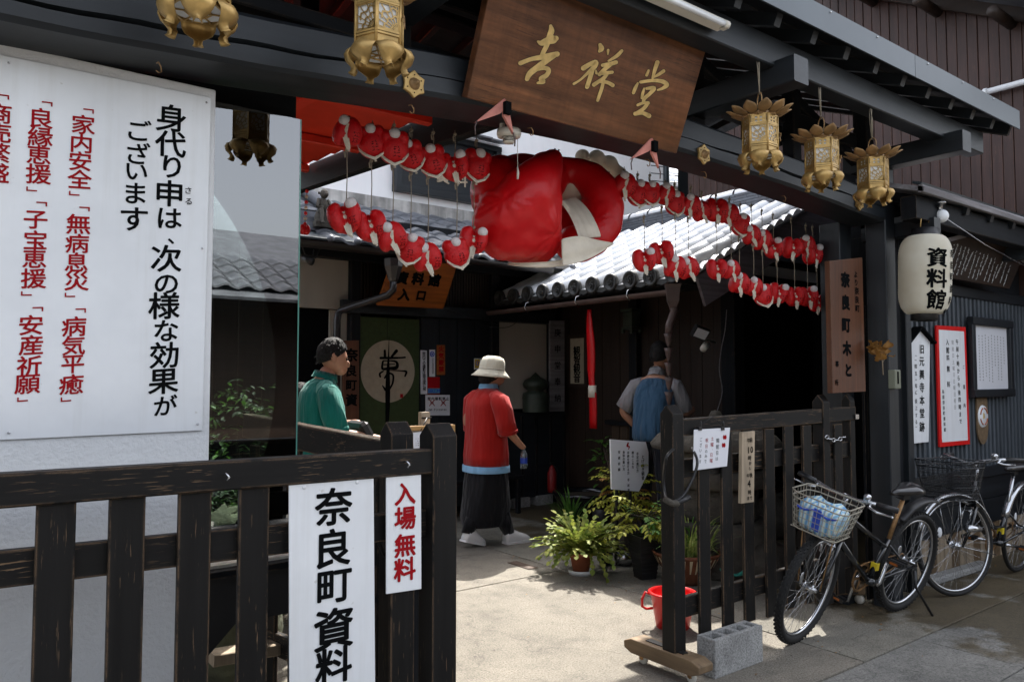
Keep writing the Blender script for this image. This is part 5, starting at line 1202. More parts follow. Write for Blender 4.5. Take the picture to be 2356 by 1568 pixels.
    # bottom lobe (foot): a swelling petal curling down to a flared toe
    b = MB(); prof = [(0.070, 0.012, 0.036), (0.094, 0.015, 0.050), (0.114, 0.006, 0.055), (0.123, -0.010, 0.052), (0.118, -0.028, 0.043), (0.104, -0.043, 0.028), (0.098, -0.053, 0.014), (0.101, -0.064, 0.013), (0.108, -0.069, 0.018)]
    vs = []
    for r, z, w in prof:
        for j in range(-3, 4): vs.append((r-0.02*(j/3)**2, w*j/3/1.0*0.95/1.0*0.98/1.0/1.0*0.5*2*0.5*1.0+0.0, z+0.0))
    # widen: w is half width
    vs = []
    for r, z, w in prof:
        for j in range(-3, 4): vs.append((r-0.022*(j/3)**2, w*0.95*j/3, z+0.004*math.cos(j)))
    b.add(vs, [(i*7+j, i*7+j+1, (i+1)*7+j+1, (i+1)*7+j) for i in range(len(prof)-1) for j in range(6)], 0, True)
    out['lobe'] = b.mesh('foot_lobe', MT['brass'])
    b = MB(); b.lathe([(0.0, 0.0), (0.08, 0.0)], (0, 0, 0), 6); 
    for k in range(6): b.bar((0, 0, -0.003), hexpt(0.078, k, -0.003), 0.004, 0.004, mi=1)
    b.tube([hexpt(0.04, k, -0.003) for k in range(6)], 0.003, 5, mi=1, closed=True)
    out['floor'] = b.mesh('floor_grille', [MT['lantern_paper'], MT['brass']])
    return out
LM = lantern_meshes()
for nm in ('petal', 'lobe'):
    pass
def hang_lantern(c, label, rz, doors, cordtop):
    t = thing('hanging_lantern', label, 'lantern', c, 'gold hanging lanterns under the entrance eave', 0)
    WORG[t.name] = V((0, 0, 0)); t.rotation_euler = (0, 0, rz); t.scale = (0.9,)*3
    def pt(name, me, rot=0, loc=(0, 0, 0)):
        o = inst(name, me, t, loc, (0, 0, rot)); 
        if name in ('crown_petal', 'foot_lobe', 'roof'):
            m = o.modifiers.new('s', 'SOLIDIFY'); m.thickness = 0.0016
        return o
    f = pt('frame', LM['frame']); pt('paper_liner', LM['liner']); pt('floor_grille', LM['floor']); pt('roof', LM['roof']); pt('boss', LM['boss']); pt('ring', LM['ring'], 0.4)
    for k in range(6):
        m = (hexpt(0.088, k)+hexpt(0.088, k+1))/2; ang = math.atan2(m.y, m.x)-math.pi/2
        d = k in doors
        o = inst('side_panel', LM['door' if d else 'panel'], t, m*1.0, (0, 0, ang))
        if d: inst('hasp', LM['hasp'], t, m*1.0, (0, 0, ang))
        pt('foot_lobe', LM['lobe'], math.radians(60*k+60))
    for k in range(11): pt('crown_petal', LM['petal'], 2*math.pi*k/11, (0, 0, 0.218))
    h = (cordtop-c[2])/0.9
    b = MB(); b.tube([(0, 0.0, 0.335), (0.006, 0, (0.335+h)/2), (0, 0, h)], 0.0035, 6); b.tube([(0.01, 0.01, h), (0.026, 0.004, 0.45), (0.012, 0, 0.35)], 0.0022, 5); b.tube([(-0.01, 0.01, h), (-0.03, 0.004, 0.46), (-0.01, 0, 0.34)], 0.0022, 5)
    me = b.mesh('cord', MT['rope']); inst('cord', me, t, (0, 0, 0))
    return t
LYP = 2.14
for (px, py, lab, rz, doors, pt_) in ((455, 80, 'gold hanging lantern at top left, only its petalled base in the picture', 0.25, (4,), 3.0),
        (872, 172, 'gold hanging lantern hanging left of the carved head board', 0.45, (4,), 3.0),
        (1750, 392, 'gold hanging lantern nearest the carved head board on its right, with hasped door', 0.52, (4,), 3.0),
        (1892, 435, 'middle gold lantern of the three right of the head board', 0.62, (4,), 3.0),
        (2010, 470, 'rightmost and farthest gold lantern, beside the right pillar', 0.75, (), 3.0)):
    p = at(px, py, 'y', LYP); hang_lantern((p.x, LYP, p.z+0.064), lab, rz, doors, 3.01)
# hexagonal brass nail covers on the beam
for px, py, s, lab in ((950, 195, 0.052, 'hexagonal brass nail cover under the second lantern'), (1617, 356, 0.052, 'hexagonal brass nail cover right of the carved board'), (1975, 466, 0.052, 'hexagonal brass nail cover at the right end of the beam')):
    p = at(px, py, 'y', 2.497); t = thing('nail_cover', lab, 'ornament', p, 'hexagonal brass nail covers on the tie beam'); b = MB(); poly = []
    for k in range(12):
        a = math.radians(30*k+90); r = s if k % 2 == 0 else s*0.78; poly.append((r*math.cos(a), r*math.sin(a)*1.05))
    b.prism(poly, p+V((0, -0.012, 0)), X3, Z3, V((0, 0.012, 0))); b.build('plate', MT['brass'], t, bevel=0.003)
    b = MB(); b.lathe([(0.0, 0.030), (0.008, 0.028), (0.010, 0.012), (0.016, 0.010), (0.022, 0.004), (0.024, 0.0)], p+V((0, -0.012, 0)), 14, 0, Matrix.Rotation(math.pi/2, 3, 'X')); b.build('knob', MT['brass_dull'], t)
    b = MB()
    for k in range(6): a = math.radians(60*k+30); b.ball(p+V((0.034*math.cos(a), -0.0125, 0.034*math.sin(a))), 0.0028, 6)
    b.build('nail_hole', MT['ink'], t)

# ================================================================ HANGING CLOTH MONKEYS
def monkey_mesh(kind, seed):
    """red cushion bent double (lobes split in front), white head ball, white cloth band with tail; radius about 1"""
    rng = random.Random(seed); bm = MB()
    M_ = lambda rx=0, ry=0, rz=0: Euler((rx, ry, rz)).to_matrix()
    if kind == 'open':        # two lobes parted in front
        for s in (-1, 1):
            bm.ball((s*0.46, -0.12, 0.04), (0.46, 0.60, 0.86), 18, 0, M_(0, s*0.16, s*0.35))
            bm.ball((s*0.36, -0.1, 0.62), (0.30, 0.40, 0.34), 14, 0, M_(0, s*0.5, 0))
        bm.ball((0, 0.38, -0.02), (0.72, 0.46, 0.82), 18, 0)
        ballp = (0.50, -0.42, 0.62); bib = [(0.0, -0.28, 0.35, 0.17), (0.02, -0.45, 0.0, 0.21), (0.02, -0.50, -0.45, 0.24), (0.04, -0.42, -0.85, 0.20), (0.06, -0.34, -1.05, 0.17)]
    elif kind == 'front':     # seen from the folded side: round with a dip, ball in the dip
        bm.ball((0, -0.05, -0.10), (0.84, 0.70, 0.86), 20, 0)
        for s in (-1, 1): bm.ball((s*0.42, -0.10, 0.46), (0.42, 0.56, 0.48), 16, 0, M_(0, s*0.3, 0))
        ballp = (0.0, -0.45, 0.62); bib = [(-0.80, -0.30, -0.35, 0.14), (-0.5, -0.52, -0.72, 0.16), (0.0, -0.56, -0.98, 0.18), (0.5, -0.52, -0.72, 0.16), (0.80, -0.3, -0.35, 0.12)]
    else:                     # side: slanting lobe with groove
        bm.ball((0.25, -0.15, 0.05), (0.56, 0.62, 0.86), 18, 0, M_(0, -0.25, 0.2)); bm.ball((-0.36, 0.05, -0.05), (0.48, 0.62, 0.80), 18, 0, M_(0, 0.2, -0.2))
        bm.ball((0.12, 0.35, 0.0), (0.65, 0.46, 0.78), 16, 0)
        ballp = (-0.30, -0.40, 0.52) if seed % 2 else (0.55, -0.40, 0.62); bib = [(-0.10, -0.42, 0.30, 0.13), (-0.16, -0.58, -0.05, 0.18), (-0.12, -0.58, -0.45, 0.22), (0.02, -0.50, -0.85, 0.20), (0.10, -0.4, -1.02, 0.15)]
    me = bm.mesh('tmp', MT['red_satin']); o = link('tmp', me)
    m = o.modifiers.new('r', 'REMESH'); m.mode = 'VOXEL'; m.voxel_size = 0.075; m.use_smooth_shade = True
    m = o.modifiers.new('s', 'SMOOTH'); m.factor = 0.6; m.iterations = 5
    bake(o); body = o.data; body.name = 'monkey_body'; bpy.data.objects.remove(o)
    from mathutils.bvhtree import BVHTree
    bvh = BVHTree.FromPolygons([v.co.copy() for v in body.vertices], [tuple(p.vertices) for p in body.polygons])
    # cloth band
    cb = MB(); vs = []; horiz = kind == 'front'
    for x, y, z, w in bib:
        for j in range(-3, 4):
            w_s = 0.82
            q = V((x+(0 if horiz else w*w_s*j/3), y, z+(w*j/3 if horiz else 0)))
            h = bvh.ray_cast(V((q.x, -3, q.z)), V((0, 1, 0)))
            yy = h[0].y-0.035 if h[0] is not None else y
            vs.append((q.x, yy+0.02*abs(j)-0.02*(j % 2), q.z))
    cb.add(vs, [(i*7+j, i*7+j+1, (i+1)*7+j+1, (i+1)*7+j) for i in range(len(bib)-1) for j in range(6)], 0, True)
    e = bib[-1] if not horiz else bib[2]
    cb.ball((e[0], -0.30 if not horiz else -0.40, -1.02 if not horiz else -1.0), (0.11, 0.08, 0.09), 10); cb.lathe([(0.04, 0), (0.08, -0.12)], (e[0]+0.05, -0.30, -1.05), 8)
    cb = cb.mesh('cloth_band', MT['white_cloth'])
    hb_ = MB(); hb_.ball((0, 0, 0), 0.33, 16)
    for k in range(8):
        a = k*math.pi/8
        hb_.tube([(0.333*math.sin(t)*math.cos(a), 0.333*math.sin(t)*math.sin(a), 0.333*math.cos(t)) for t in [x_*0.35 for x_ in range(1, 5)]], 0.004, 4)
    hb_ = hb_.mesh('head_ball', MT['ball_cloth'])
    ik = MB(); rg_ = random.Random(seed*3+1); bx = 0.42 if kind != 'front' else 0.12
    for col in range(2):
        for r_ in range(4):
            for s_ in range(3):
                x = bx+0.20*col-0.1+rg_.uniform(-.07, .07); z = -0.15-0.15*r_+rg_.uniform(-.04, .04); a = rg_.choice((0, 0.2, 1.5, 0.9, 2.2)); ln = rg_.uniform(0.03, 0.08); pts = []
                for t in (-1, 0, 1):
                    q = V((x+t*ln*math.cos(a), -3, z+t*ln*math.sin(a))); h = bvh.ray_cast(q, V((0, 1, 0)))
                    if h[0] is not None: pts.append(h[0]+V((0, -0.004, 0)))
                if len(pts) == 3: ik.tube(pts, 0.013, 4)
    ik = ik.mesh('ink_writing', MT['ink'])
    return dict(body=body, band=cb, ball=hb_, ballp=ballp, ink=ik)
MK = [monkey_mesh('open', 1), monkey_mesh('front', 2), monkey_mesh('side', 3), monkey_mesh('side', 4)]
MK[3]['ballp'] = (0.50, -0.45, 0.62)
UL = [(800,305,2,.33), (855,328,1,.0), (905,340,1,.3), (945,360,1,.1), (995,372,1,-.1), (1045,385,0,.2), (1095,382,1,.3)]
LL = [(795,502,0,.1), (852,522,0,.0), (902,545,2,.3), (943,573,1,.1), (983,592,2,.5), (1049,582,1,.2), (1088,555,0,.3)]
UR = [(1435,426,2,.4), (1466,445,1,.3), (1494,445,1,.2), (1529,447,2,.5), (1551,468,1,.4), (1588,473,2,.3), (1613,486,2,.2), (1646,484,0,.2), (1677,493,2,.1), (1702,517,1,.3), (1728,540,2,.3), (1752,552,2,.4), (1778,573,0,.2), (1820,571,0,.3), (1853,564,2,.1), (1869,587,0,.4), (1897,585,2,.3)]
LR = [(1481,600,0,.1), (1522,583,0,-.1), (1553,614,2,.3), (1583,616,2,.5), (1648,620,0,.2), (1681,620,2,.4), (1700,651,2,.3), (1733,660,2,.3), (1754,679,1,.3), (1787,676,0,.1), (1827,683,0,.0), (1857,683,0,.1), (1879,697,0,.4)]
ORD = ['first', 'second', 'third', 'fourth', 'fifth', 'sixth', 'seventh', 'eighth', 'ninth', 'tenth', 'eleventh', 'twelfth', 'thirteenth', 'fourteenth', 'fifteenth', 'sixteenth', 'seventeenth']
rngm = random.Random(21); MON = {}
def little_monkeys(lst, row, size, grp, dy=0.0):
    for i, (px, py, kind, rz) in enumerate(lst):
        y = 2.93+dy+0.02*math.sin(i*2.3); p = at(px, py, 'y', y); s = size*(1+rngm.uniform(-.07, .07))
        d = MK[kind]; what = {0: 'lobes parted', 1: 'round side forward', 2: 'turned side-on', 3: 'turned side-on'}[kind]
        t = thing('cloth_monkey', '%s red cloth monkey of the %s, %s' % (ORD[i], row, what), 'charm', p, grp); MON[(row, i)] = t
        WORG[t.name] = V((0, 0, 0)); t.rotation_euler = (0, rngm.uniform(-.28, .28), -0.55+rz*0.6+rngm.uniform(-.2, .2))
        for nm, me, lc in (('body', d['body'], (0, 0, 0)), ('cloth_band', d['band'], (0, 0, 0)), ('head_ball', d['ball'], V(d['ballp'])*s), ('ink_writing', d['ink'], (0, 0, 0))):
            if nm == 'head_ball' and kind == 0 and i % 3 == 1: continue
            inst(nm, me, t, lc, (0, 0, 0), (s, s, s))
little_monkeys(UL, 'upper left row', 0.076, 'small red cloth monkeys hung in strings')
little_monkeys(LL, 'lower left row', 0.075, 'small red cloth monkeys hung in strings')
little_monkeys(UR, 'upper right row', 0.074, 'small red cloth monkeys hung in strings')
little_monkeys(LR, 'lower right row', 0.072, 'small red cloth monkeys hung in strings')
# cords: part of the monkey that hangs on them
def cord(x, y, z0, z1, t):
    b = MB(); b.tube([(x, y, z0), (x+0.003, y, (z0+z1)/2), (x, y, z1)], 0.0020, 6)
    b.ball((x, y, z0-0.02), 0.009, 8); b.ball((x+0.004, y, z1+0.015), 0.007, 8)
    b.tube([(x, y, z0-0.02), (x-0.012, y-0.004, z0-0.035), (x-0.008, y-0.004, z0-0.055)], 0.004, 6)
    o = b.build('cord', MT['rope']); o.parent = t; o.matrix_parent_inverse = Matrix.LocRotScale(t.location, t.rotation_euler, None).inverted()
for lst, row in ((UL, 'upper left row'), (UR, 'upper right row')):
    for i, (px, py, k_, rz) in enumerate(lst):
        y = 2.93+0.02*math.sin(i*2.3); p = at(px, py, 'y', y); cord(p.x, y-0.005, zb(p.x)+0.02, p.z+0.05, MON[(row, i)])
for lst, ups, row in ((LL, UL, 'lower left row'), (LR, UR, 'lower right row')):
    for i, (px, py, k_, rz) in enumerate(lst):
        y = 2.93+0.02*math.sin(i*2.3); p = at(px, py, 'y', y); tops = sorted([(abs(at(q[0], q[1], 'y', 2.93).x-p.x), at(q[0], q[1], 'y', 2.93).z) for q in ups])
        zt_ = 2.42 if (row == 'lower right row' and i < 1) else tops[0][1]-0.055
        cord(p.x, y-0.005, zt_, p.z+0.05, MON[(row, i)])
# --- giant monkey
gm = thing('giant_cloth_monkey', 'giant glossy red cushion monkey with white sash hanging beneath the entrance beam', 'charm', at(1262, 475, 'y', 3.05))
GYc = 3.05
def gp(px, py, dy=0.0): return at(px, py, 'y', GYc+dy)
upx = V((0.60, -0.0, 0)); S = 1.0
b = MB(); EU = lambda rx, ry, rz: Euler((rx, ry, rz)).to_matrix()
YW_ = -0.55      # faces the viewer
Rz = Matrix.Rotation(YW_, 3, 'Z')
def gb(px, py, dy, r, e=(0, 0, 0), n=24): b.ball(gp(px, py, dy), r, n, 0, Rz @ EU(*e))
gb(1190, 492, 0.03, (0.225, 0.22, 0.245))             # big left lobe, back
gb(1150, 442, 0.06, (0.155, 0.18, 0.19)); gb(1203, 424, 0.12, (0.20, 0.15, 0.165)); gb(1256, 408, 0.14, (0.125, 0.12, 0.145))
gb(1200, 535, -0.03, (0.19, 0.20, 0.155)); gb(1228, 548, -0.06, (0.145, 0.18, 0.135))
# front flap: a diagonal pillow rising to a pointed tip
for px, py, dy, r in ((1170, 505, -0.12, 0.13), (1195, 478, -0.16, 0.14), (1215, 450, -0.18, 0.145), (1232, 425, -0.19, 0.125), (1247, 402, -0.19, 0.10), (1260, 384, -0.18, 0.08), (1271, 368, -0.17, 0.058), (1279, 358, -0.16, 0.034), (1225, 500, -0.15, 0.15), (1245, 460, -0.18, 0.11), (1232, 535, -0.12, 0.135), (1195, 530, -0.10, 0.15), (1140, 515, -0.05, 0.12), (1160, 540, -0.07, 0.13), (1152, 488, -0.07, 0.12), (1183, 492, -0.14, 0.135), (1206, 464, -0.17, 0.143), (1224, 438, -0.185, 0.135), (1240, 413, -0.19, 0.113), (1254, 393, -0.185, 0.09)): b.ball(gp(px, py, dy), r, 18, 0)
# right lobe, a bent arm from top to lower right
arm = [(1300, 384, 0.04, 0.06), (1332, 396, 0.0, 0.078), (1360, 412, -0.04, 0.095), (1382, 440, -0.08, 0.108), (1391, 478, -0.10, 0.112), (1386, 515, -0.11, 0.112), (1364, 545, -0.11, 0.105), (1335, 560, -0.09, 0.105), (1305, 565, -0.06, 0.10), (1345, 372, 0.10, 0.05), (1375, 392, 0.06, 0.07)]
for (a0, a1) in zip(arm[:8], arm[1:9]):
    for t in (0, 0.5): q_ = [a0[i]+(a1[i]-a0[i])*t for i in range(4)]; b.ball(gp(q_[0], q_[1], q_[2]+0.05), q_[3], 18, 0)
gb(1322, 528, 0.10, (0.16, 0.15, 0.15))
me = b.mesh('g', MT['red_satin']); o = link('body', me, None); 
m = o.modifiers.new('r', 'REMESH'); m.mode = 'VOXEL'; m.voxel_size = 0.012; m.use_smooth_shade = True
m = o.modifiers.new('s', 'SMOOTH'); m.factor = 0.7; m.iterations = 16
bake(o); gme = o.data
def radial_folds(co):
    return 0
# puckered seams: displace along normals with radial wrinkles around the pinch points
pin = [(gp(1268, 540, -0.22), 0.15), (gp(1330, 478, -0.16), 0.17), (gp(1128, 470, -0.10), 0.13), (gp(1395, 500, -0.2), 0.10)]
for v in gme.vertices:
    d = 0
    for c, R0 in pin:
        w = v.co-c; r = math.hypot(w.x, w.z)
        if r < R0: a = math.atan2(w.z, w.x); d += math.sin(a*11+1.3*math.sin(a*3))*0.0045*(1-r/R0)*min(1, r/0.03)
    v.co += v.normal*d
o.parent = gm; o.location = -WORG[gm.name]; WORG['body_g'] = V((0, 0, 0))
from mathutils.bvhtree import BVHTree
gb_ = BVHTree.FromPolygons([v.co.copy() for v in gme.vertices], [tuple(p.vertices) for p in gme.polygons])
def drape(rows, off=0.012, th=0.004, name='sash', mat_='white_cloth', folds=5):
    b = MB(); n = 13; vs = []
    for (xa_, ya_, xb_, yb_, dyo) in rows:
        for j in range(n):
            t = j/(n-1); px, py = xa_+(xb_-xa_)*t, ya_+(yb_-ya_)*t; d = ray(px, py).normalized(); h = gb_.ray_cast(CAM, d)
            q = gp(px, py, dyo); tq = (q-CAM).length; th_ = (h[0]-CAM).length if h[0] is not None else 1e9
            dist = min(th_-off, tq) if h[0] is not None else tq
            dist += 0.006*math.sin(t*math.pi*folds)
            vs.append(CAM+d*dist)
    m = len(rows); b.add(vs, [(i*n+j, i*n+j+1, (i+1)*n+j+1, (i+1)*n+j) for i in range(m-1) for j in range(n-1)], 0, True)
    o = b.build(name, MT[mat_], gm); s_ = o.modifiers.new('s', 'SOLIDIFY'); s_.thickness = th; s_ = o.modifiers.new('u', 'SUBSURF'); s_.levels = 1; s_.render_levels = 1; return o
drape([(1290, 549, 1292, 612, -.25), (1312, 544, 1316, 609, -.27), (1336, 541, 1340, 602, -.27), (1362, 549, 1364, 592, -.25), (1388, 554, 1388, 578, -.22), (1412, 558, 1411, 562, -.2)], 0.02, name='apron_cloth', folds=3)
drape([(1286, 462, 1322, 452, .0), (1296, 474, 1342, 468, -.05), (1308, 492, 1356, 484, -.1), (1318, 512, 1367, 504, -.15), (1326, 532, 1377, 524, -.2), (1332, 552, 1384, 546, -.2)], 0.014, name='sash', folds=7)
b = MB(); b.ball(gp(1318, 428, 0.14), (0.12, 0.10, 0.13), 20); b.build('inner_cloth', MT['white_cloth'], gm)
drape([(1165, 604, 1165, 610, .0), (1230, 606, 1236, 618, -.15), (1290, 600, 1296, 614, -.2), (1340, 588, 1342, 600, -.2)], -0.01, name='under_cloth', folds=2)
b = MB()
for (px, py, r) in ((1340, 360, 0.045), (1372, 366, 0.055), (1400, 380, 0.06), (1420, 404, 0.06), (1432, 432, 0.05)): b.ball(gp(px, py, 0.22), r*1.05, 16)
o = link('white_limb', b.mesh('wl', MT['white_cloth']), None); m = o.modifiers.new('r', 'REMESH'); m.mode = 'VOXEL'; m.voxel_size = 0.012; m.use_smooth_shade = True; m = o.modifiers.new('s', 'SMOOTH'); m.iterations = 10; m.factor = .6
bake(o); o.parent = gm; o.location = -WORG[gm.name]
b = MB()
for px, dx in ((1263, 0), (1272, 0), (1322, 0.0), (1388, 0), (1413, 0), (1424, 0)):
    p = gp(px, 360 if px < 1300 else (375 if px < 1330 else 400), 0.0 if px < 1300 else 0.15); p.z = min(p.z, 2.57); b.tube([p, V((p.x, p.y-0.05, zb(p.x)+0.06))], 0.004, 6)
b.build('strap', MT['black_plastic'], gm)
# smoke detector with pull cord
sd = thing('smoke_detector', 'cream round ceiling detector with a pull cord below the tie beam', 'detector', at(1171, 310, 'y', 2.75))
c = at(1171, 309, 'y', 2.62); b = MB(); b.lathe([(0, 0.018), (0.052, 0.018), (0.054, 0.0), (0.05, -0.012), (0.03, -0.014)], c, 28); b.build('base', MT['white_plastic'], sd)
b = MB(); b.lathe([(0.026, -0.014), (0.026, -0.034), (0.02, -0.04), (0, -0.04)], c, 20); b.build('sensor', MT['white_plastic'], sd)
b = MB()
for k in range(3): b.lathe([(0.0268, -0.018-0.006*k), (0.0268, -0.021-0.006*k)], c, 20)
b.build('vent_slot', MT['ink'], sd)
b = MB(); b.tube([c+V((0, 0.05, 0.02)), c+V((0, 0.05, zb(c.x)+0.05-c.z))], 0.012, 8); b.build('stem', MT['white_plastic'], sd)
e = at(1191, 412, 'y', 2.70); b = MB(); b.tube([V((e.x, 2.70, zb(e.x)+0.06)), e+V((0, 0, 0.05))], 0.0014, 5); b.tube([e+V((0, 0, 0.055)), e+V((0.002, 0, 0.03)), e+V((0, 0, 0.0))], [0.003, 0.006, 0.0045], 8); b.build('pull_cord', MT['white_plastic'], sd)
# tiny hanging charms far left
ct = thing('charm_string', 'thin string of red and white beads with a small red ball by the glass', 'charm', at(701, 530, 'y', 4.2))
b = MB(); a = at(706, 440, 'y', 4.2); c = at(701, 528, 'y', 4.2); b.tube([a, c], 0.002, 5); b.build('string', MT['rope'], ct)
for i in range(7): p = a.lerp(c, i/7); b = MB(); b.ball(p, 0.011, 8); b.build('bead', MT['red_plastic' if i % 2 == 0 else 'white_cloth'], ct)
b = MB()
for s in (-1, 0, 1): b.ball(c+V((s*0.014, 0, 0)), (0.016, 0.03, 0.03), 12)
b.build('red_ball', MT['red_satin'], ct)
# fluorescent batten
fl = thing('tube_lamp', 'old cream fluorescent tube fitting fixed to the purlin above the head board', 'lamp', at(1600, 20, 'y', 2.06))
a = at(1480, -12, 'y', 2.08); c = at(1660, 52, 'y', 2.08); a.z = c.z = (a.z+c.z)/2
b = MB(); b.bar(a+V((-0.5, 0, 0)), c, 0.06, 0.035, ch=0.006); b.bar(a+V((-0.5, 0.05, 0.03)), c+V((0.03, 0.05, 0.03)), 0.12, 0.006, up=V((0, -0.6, 1))); b.build('housing', MT['white_plastic'], fl)
b = MB(); b.tube([a+V((-0.5, -0.032, -0.01)), c+V((-0.02, -0.032, -0.01))], 0.013, 10); b.build('tube', MT['white_board'], fl)
b = MB(); b.tube([c+V((-0.025, -0.032, -0.01)), c+V((0.0, -0.032, -0.01))], 0.018, 10); b.box(c+V((-0.01, -0.02, -0.01)), (0.03, 0.03, 0.03)); b.build('socket', MT['white_plastic'], fl)
# paper lantern
pl = thing('paper_lantern', 'large ribbed white paper lantern with black characters hanging at the right pillar', 'lantern', at(2125, 630, 'y', 2.30))
top = at(2136, 545, 'y', 2.30); bo = at(2119, 722, 'y', 2.30); cc = (top+bo)/2; Hh = (top.z-bo.z)
LR_ = 0.155; ax = V((0.035, -0.02, 1)).normalized(); Rl = Z3.rotation_difference(ax).to_matrix()
prof = []; nr_ = 46
def lr(t):   # t 0..1 from bottom
    e = min(t, 1-t); k_ = 1.0 if e > 0.24 else math.sin(math.acos(max(0, 1-e/0.24)**1.0))**0.9
    return 0.08+(LR_-0.08)*(k_)*(1.0-0.07*(0.62-t)**2*4)
for i in range(nr_*2+1):
    t = i/(nr_*2); prof.append((lr(t)+(0.0022 if i % 2 else -0.0012), (t-0.5)*Hh))
m, nt, bs = nodes('lantern_paper_ribbed'); vec = coords(nt)
cc_ = ramp(nt, noise(nt, vec, 4, 4), [(0.3, (0.66, 0.60, 0.46)), (0.7, (0.80, 0.77, 0.66))]); L(nt, cc_, bs.inputs['Base Color']); bs.inputs['Roughness'].default_value = 0.75
tl = N(nt, 'ShaderNodeBsdfTranslucent'); L(nt, cc_, tl.inputs[0]); mx = N(nt, 'ShaderNodeMixShader', i0=0.25); L(nt, bs.outputs[0], mx.inputs[1]); L(nt, tl.outputs[0], mx.inputs[2]); L(nt, mx.outputs[0], nt.nodes['Material Output'].inputs[0]); MT['lp'] = m
b = MB(); b.lathe(prof, cc, 40, 0, Rl); b.build('paper_body', MT['lp'], pl)
b = MB(); b.lathe([(0.082, Hh/2-0.01), (0.082, Hh/2+0.045), (0.074, Hh/2+0.045), (0.074, Hh/2)], cc, 24, 0, Rl); b.build('top_rim', MT['black_plastic'], pl)
b = MB(); b.lathe([(0.080, -Hh/2+0.01), (0.080, -Hh/2-0.04), (0.07, -Hh/2-0.04)], cc, 24, 0, Rl); b.build('bottom_rim', MT['black_plastic'], pl)
b = MB(); tp = cc+Rl @ V((0, 0, Hh/2+0.02)); b.tube([tp+V((-0.07, 0, 0)), tp+V((-0.05, 0, 0.10)), tp+V((-0.012, 0, 0.115)), tp+V((0, 0, 0.125)), tp+V((0.012, 0, 0.115)), tp+V((0.05, 0, 0.10)), tp+V((0.07, 0, 0))], 0.0035, 6); b.build('wire_handle', MT['brass'], pl)
def lwrap(a0, zc):
    def f(x, y, lift=0):
        z = zc+y; t = z/Hh+0.5; r = lr(max(0.02, min(0.98, t)))+0.0042+lift; a = a0+x/LR_
        return cc+Rl @ V((r*math.cos(a), r*math.sin(a), z))
    return f
b = MB(); a_view = math.atan2(-cc.y, -cc.x)
for i, ch in enumerate('資料館'): put(b, ch, None, 0.125, off=0.03, wrap=lwrap(a_view+0.48, Hh*0.5-0.165-0.132*i))
for i, ch in enumerate('奈良町資料館'): put(b, ch, None, 0.055, off=0.02, wrap=lwrap(a_view+1.28, Hh*0.5-0.13-0.075*i))
b.build('lettering', MT['ink'], pl)
# spotlight ball beside it
sl = thing('ball_lamp', 'small white globe lamp on a swivel bracket under the low eave', 'lamp', at(2166, 495, 'y', 2.28))
c = at(2166, 497, 'y', 2.28); b = MB(); b.ball(c, 0.045, 16); b.build('globe', MT['white_board'], sl)
b = MB(); b.lathe([(0.0, 0.09), (0.04, 0.09), (0.04, 0.08), (0.018, 0.075), (0.014, 0.04)], c+V((-0.02, 0, 0)), 14); b.build('bracket', MT['steel'], sl)
b = MB(); e = at(2356, 612, 'y', 2.2); b.tube([c+V((0.03, 0, 0)), (c+e)/2+V((0, 0, -0.015)), e+V((0.2, 0, -0.02))], 0.003, 5); o = b.build('sagging_wire', MT['steel']); tag(o, 'thin pale wire running down right from the globe lamp', 'wire')
# red cloth rope, bell lantern inside the shrine
rr_ = thing('red_cloth_rope', 'long red cloth bell rope with a white tied band hanging from the shrine gutter', 'rope', at(1365, 985, 'x', 5.25))
a = at(1356, 712, 'x', 5.3); c = at(1366, 985, 'x', 5.3); b = MB(); pts = []; rs = []
for i in range(15):
    t = i/14; p = a.lerp(c, t); pts.append(p+V((0, 0.006*math.sin(i), 0))); rs.append((0.028+0.030*min(1, t*4))*(1-0.32*math.exp(-((t-0.61)/0.06)**2))*(1-0.12*t))
b.tube(pts, rs, 14, squash=0.4); b.build('red_cloth', MT['red_satin'], rr_)
b = MB(); q = a.lerp(c, 0.70); b.tube([q+V((0, 0, 0.07)), q+V((0, 0, -0.05))], 0.052, 12, squash=0.6); b.build('white_band', MT['white_cloth'], rr_)
b = MB(); b.prism([(0, 0), (0.05, 0), (0.07, -0.82), (0.03, -0.82)], a+V((0.0, 0.02, -0.25)), V((0.3, -1, 0)).normalized(), Z3, V((0.006, 0, 0))); b.build('white_lining', MT['white_cloth'], rr_)
q = at(1453, 735, 'x', 6.05); t = thing('shrine_lantern', 'dim square brass lantern hanging inside the shrine eave', 'lantern', q)
b = MB(); b.box(q, (0.13, 0.13, 0.16)); b.box(q+V((0, 0, 0.10)), (0.17, 0.17, 0.03)); b.box(q+V((0, 0, -0.095)), (0.15, 0.15, 0.025))
for s in (-1, 1):
    for u in (-1, 1): b.box(q+V((s*0.065, u*0.065, -0.125)), (0.03, 0.03, 0.04))
b.build('body', MT['brass_green'], t)
# flood lamps on the shrine post
fl2 = thing('flood_lamp', 'pair of small floodlights clamped to the shrine corner post', 'lamp', at(1615, 780, 'y', 4.5))
q = at(1611, 765, 'y', 4.5); b = MB(); Rf = Euler((0.5, 0.3, -0.3)).to_matrix(); b.box(q, (0.15, 0.05, 0.11), Rf); b.build('housing', MT['black_plastic'], fl2)
b = MB(); b.box(q+Rf @ V((0, -0.027, 0)), (0.125, 0.004, 0.085), Rf); b.build('lens', MT['paper'], fl2)
b = MB(); b.tube([q, q+V((0.10, 0.05, -0.05)), at(1645, 788, 'y', 4.6)], 0.012, 8); q2 = at(1622, 795, 'y', 4.5); b.tube([q2+V((-0.05, -0.02, -0.03)), q2+V((0.04, 0.02, 0.01))], 0.032, 12); b.build('second_head', MT['white_plastic'], fl2)
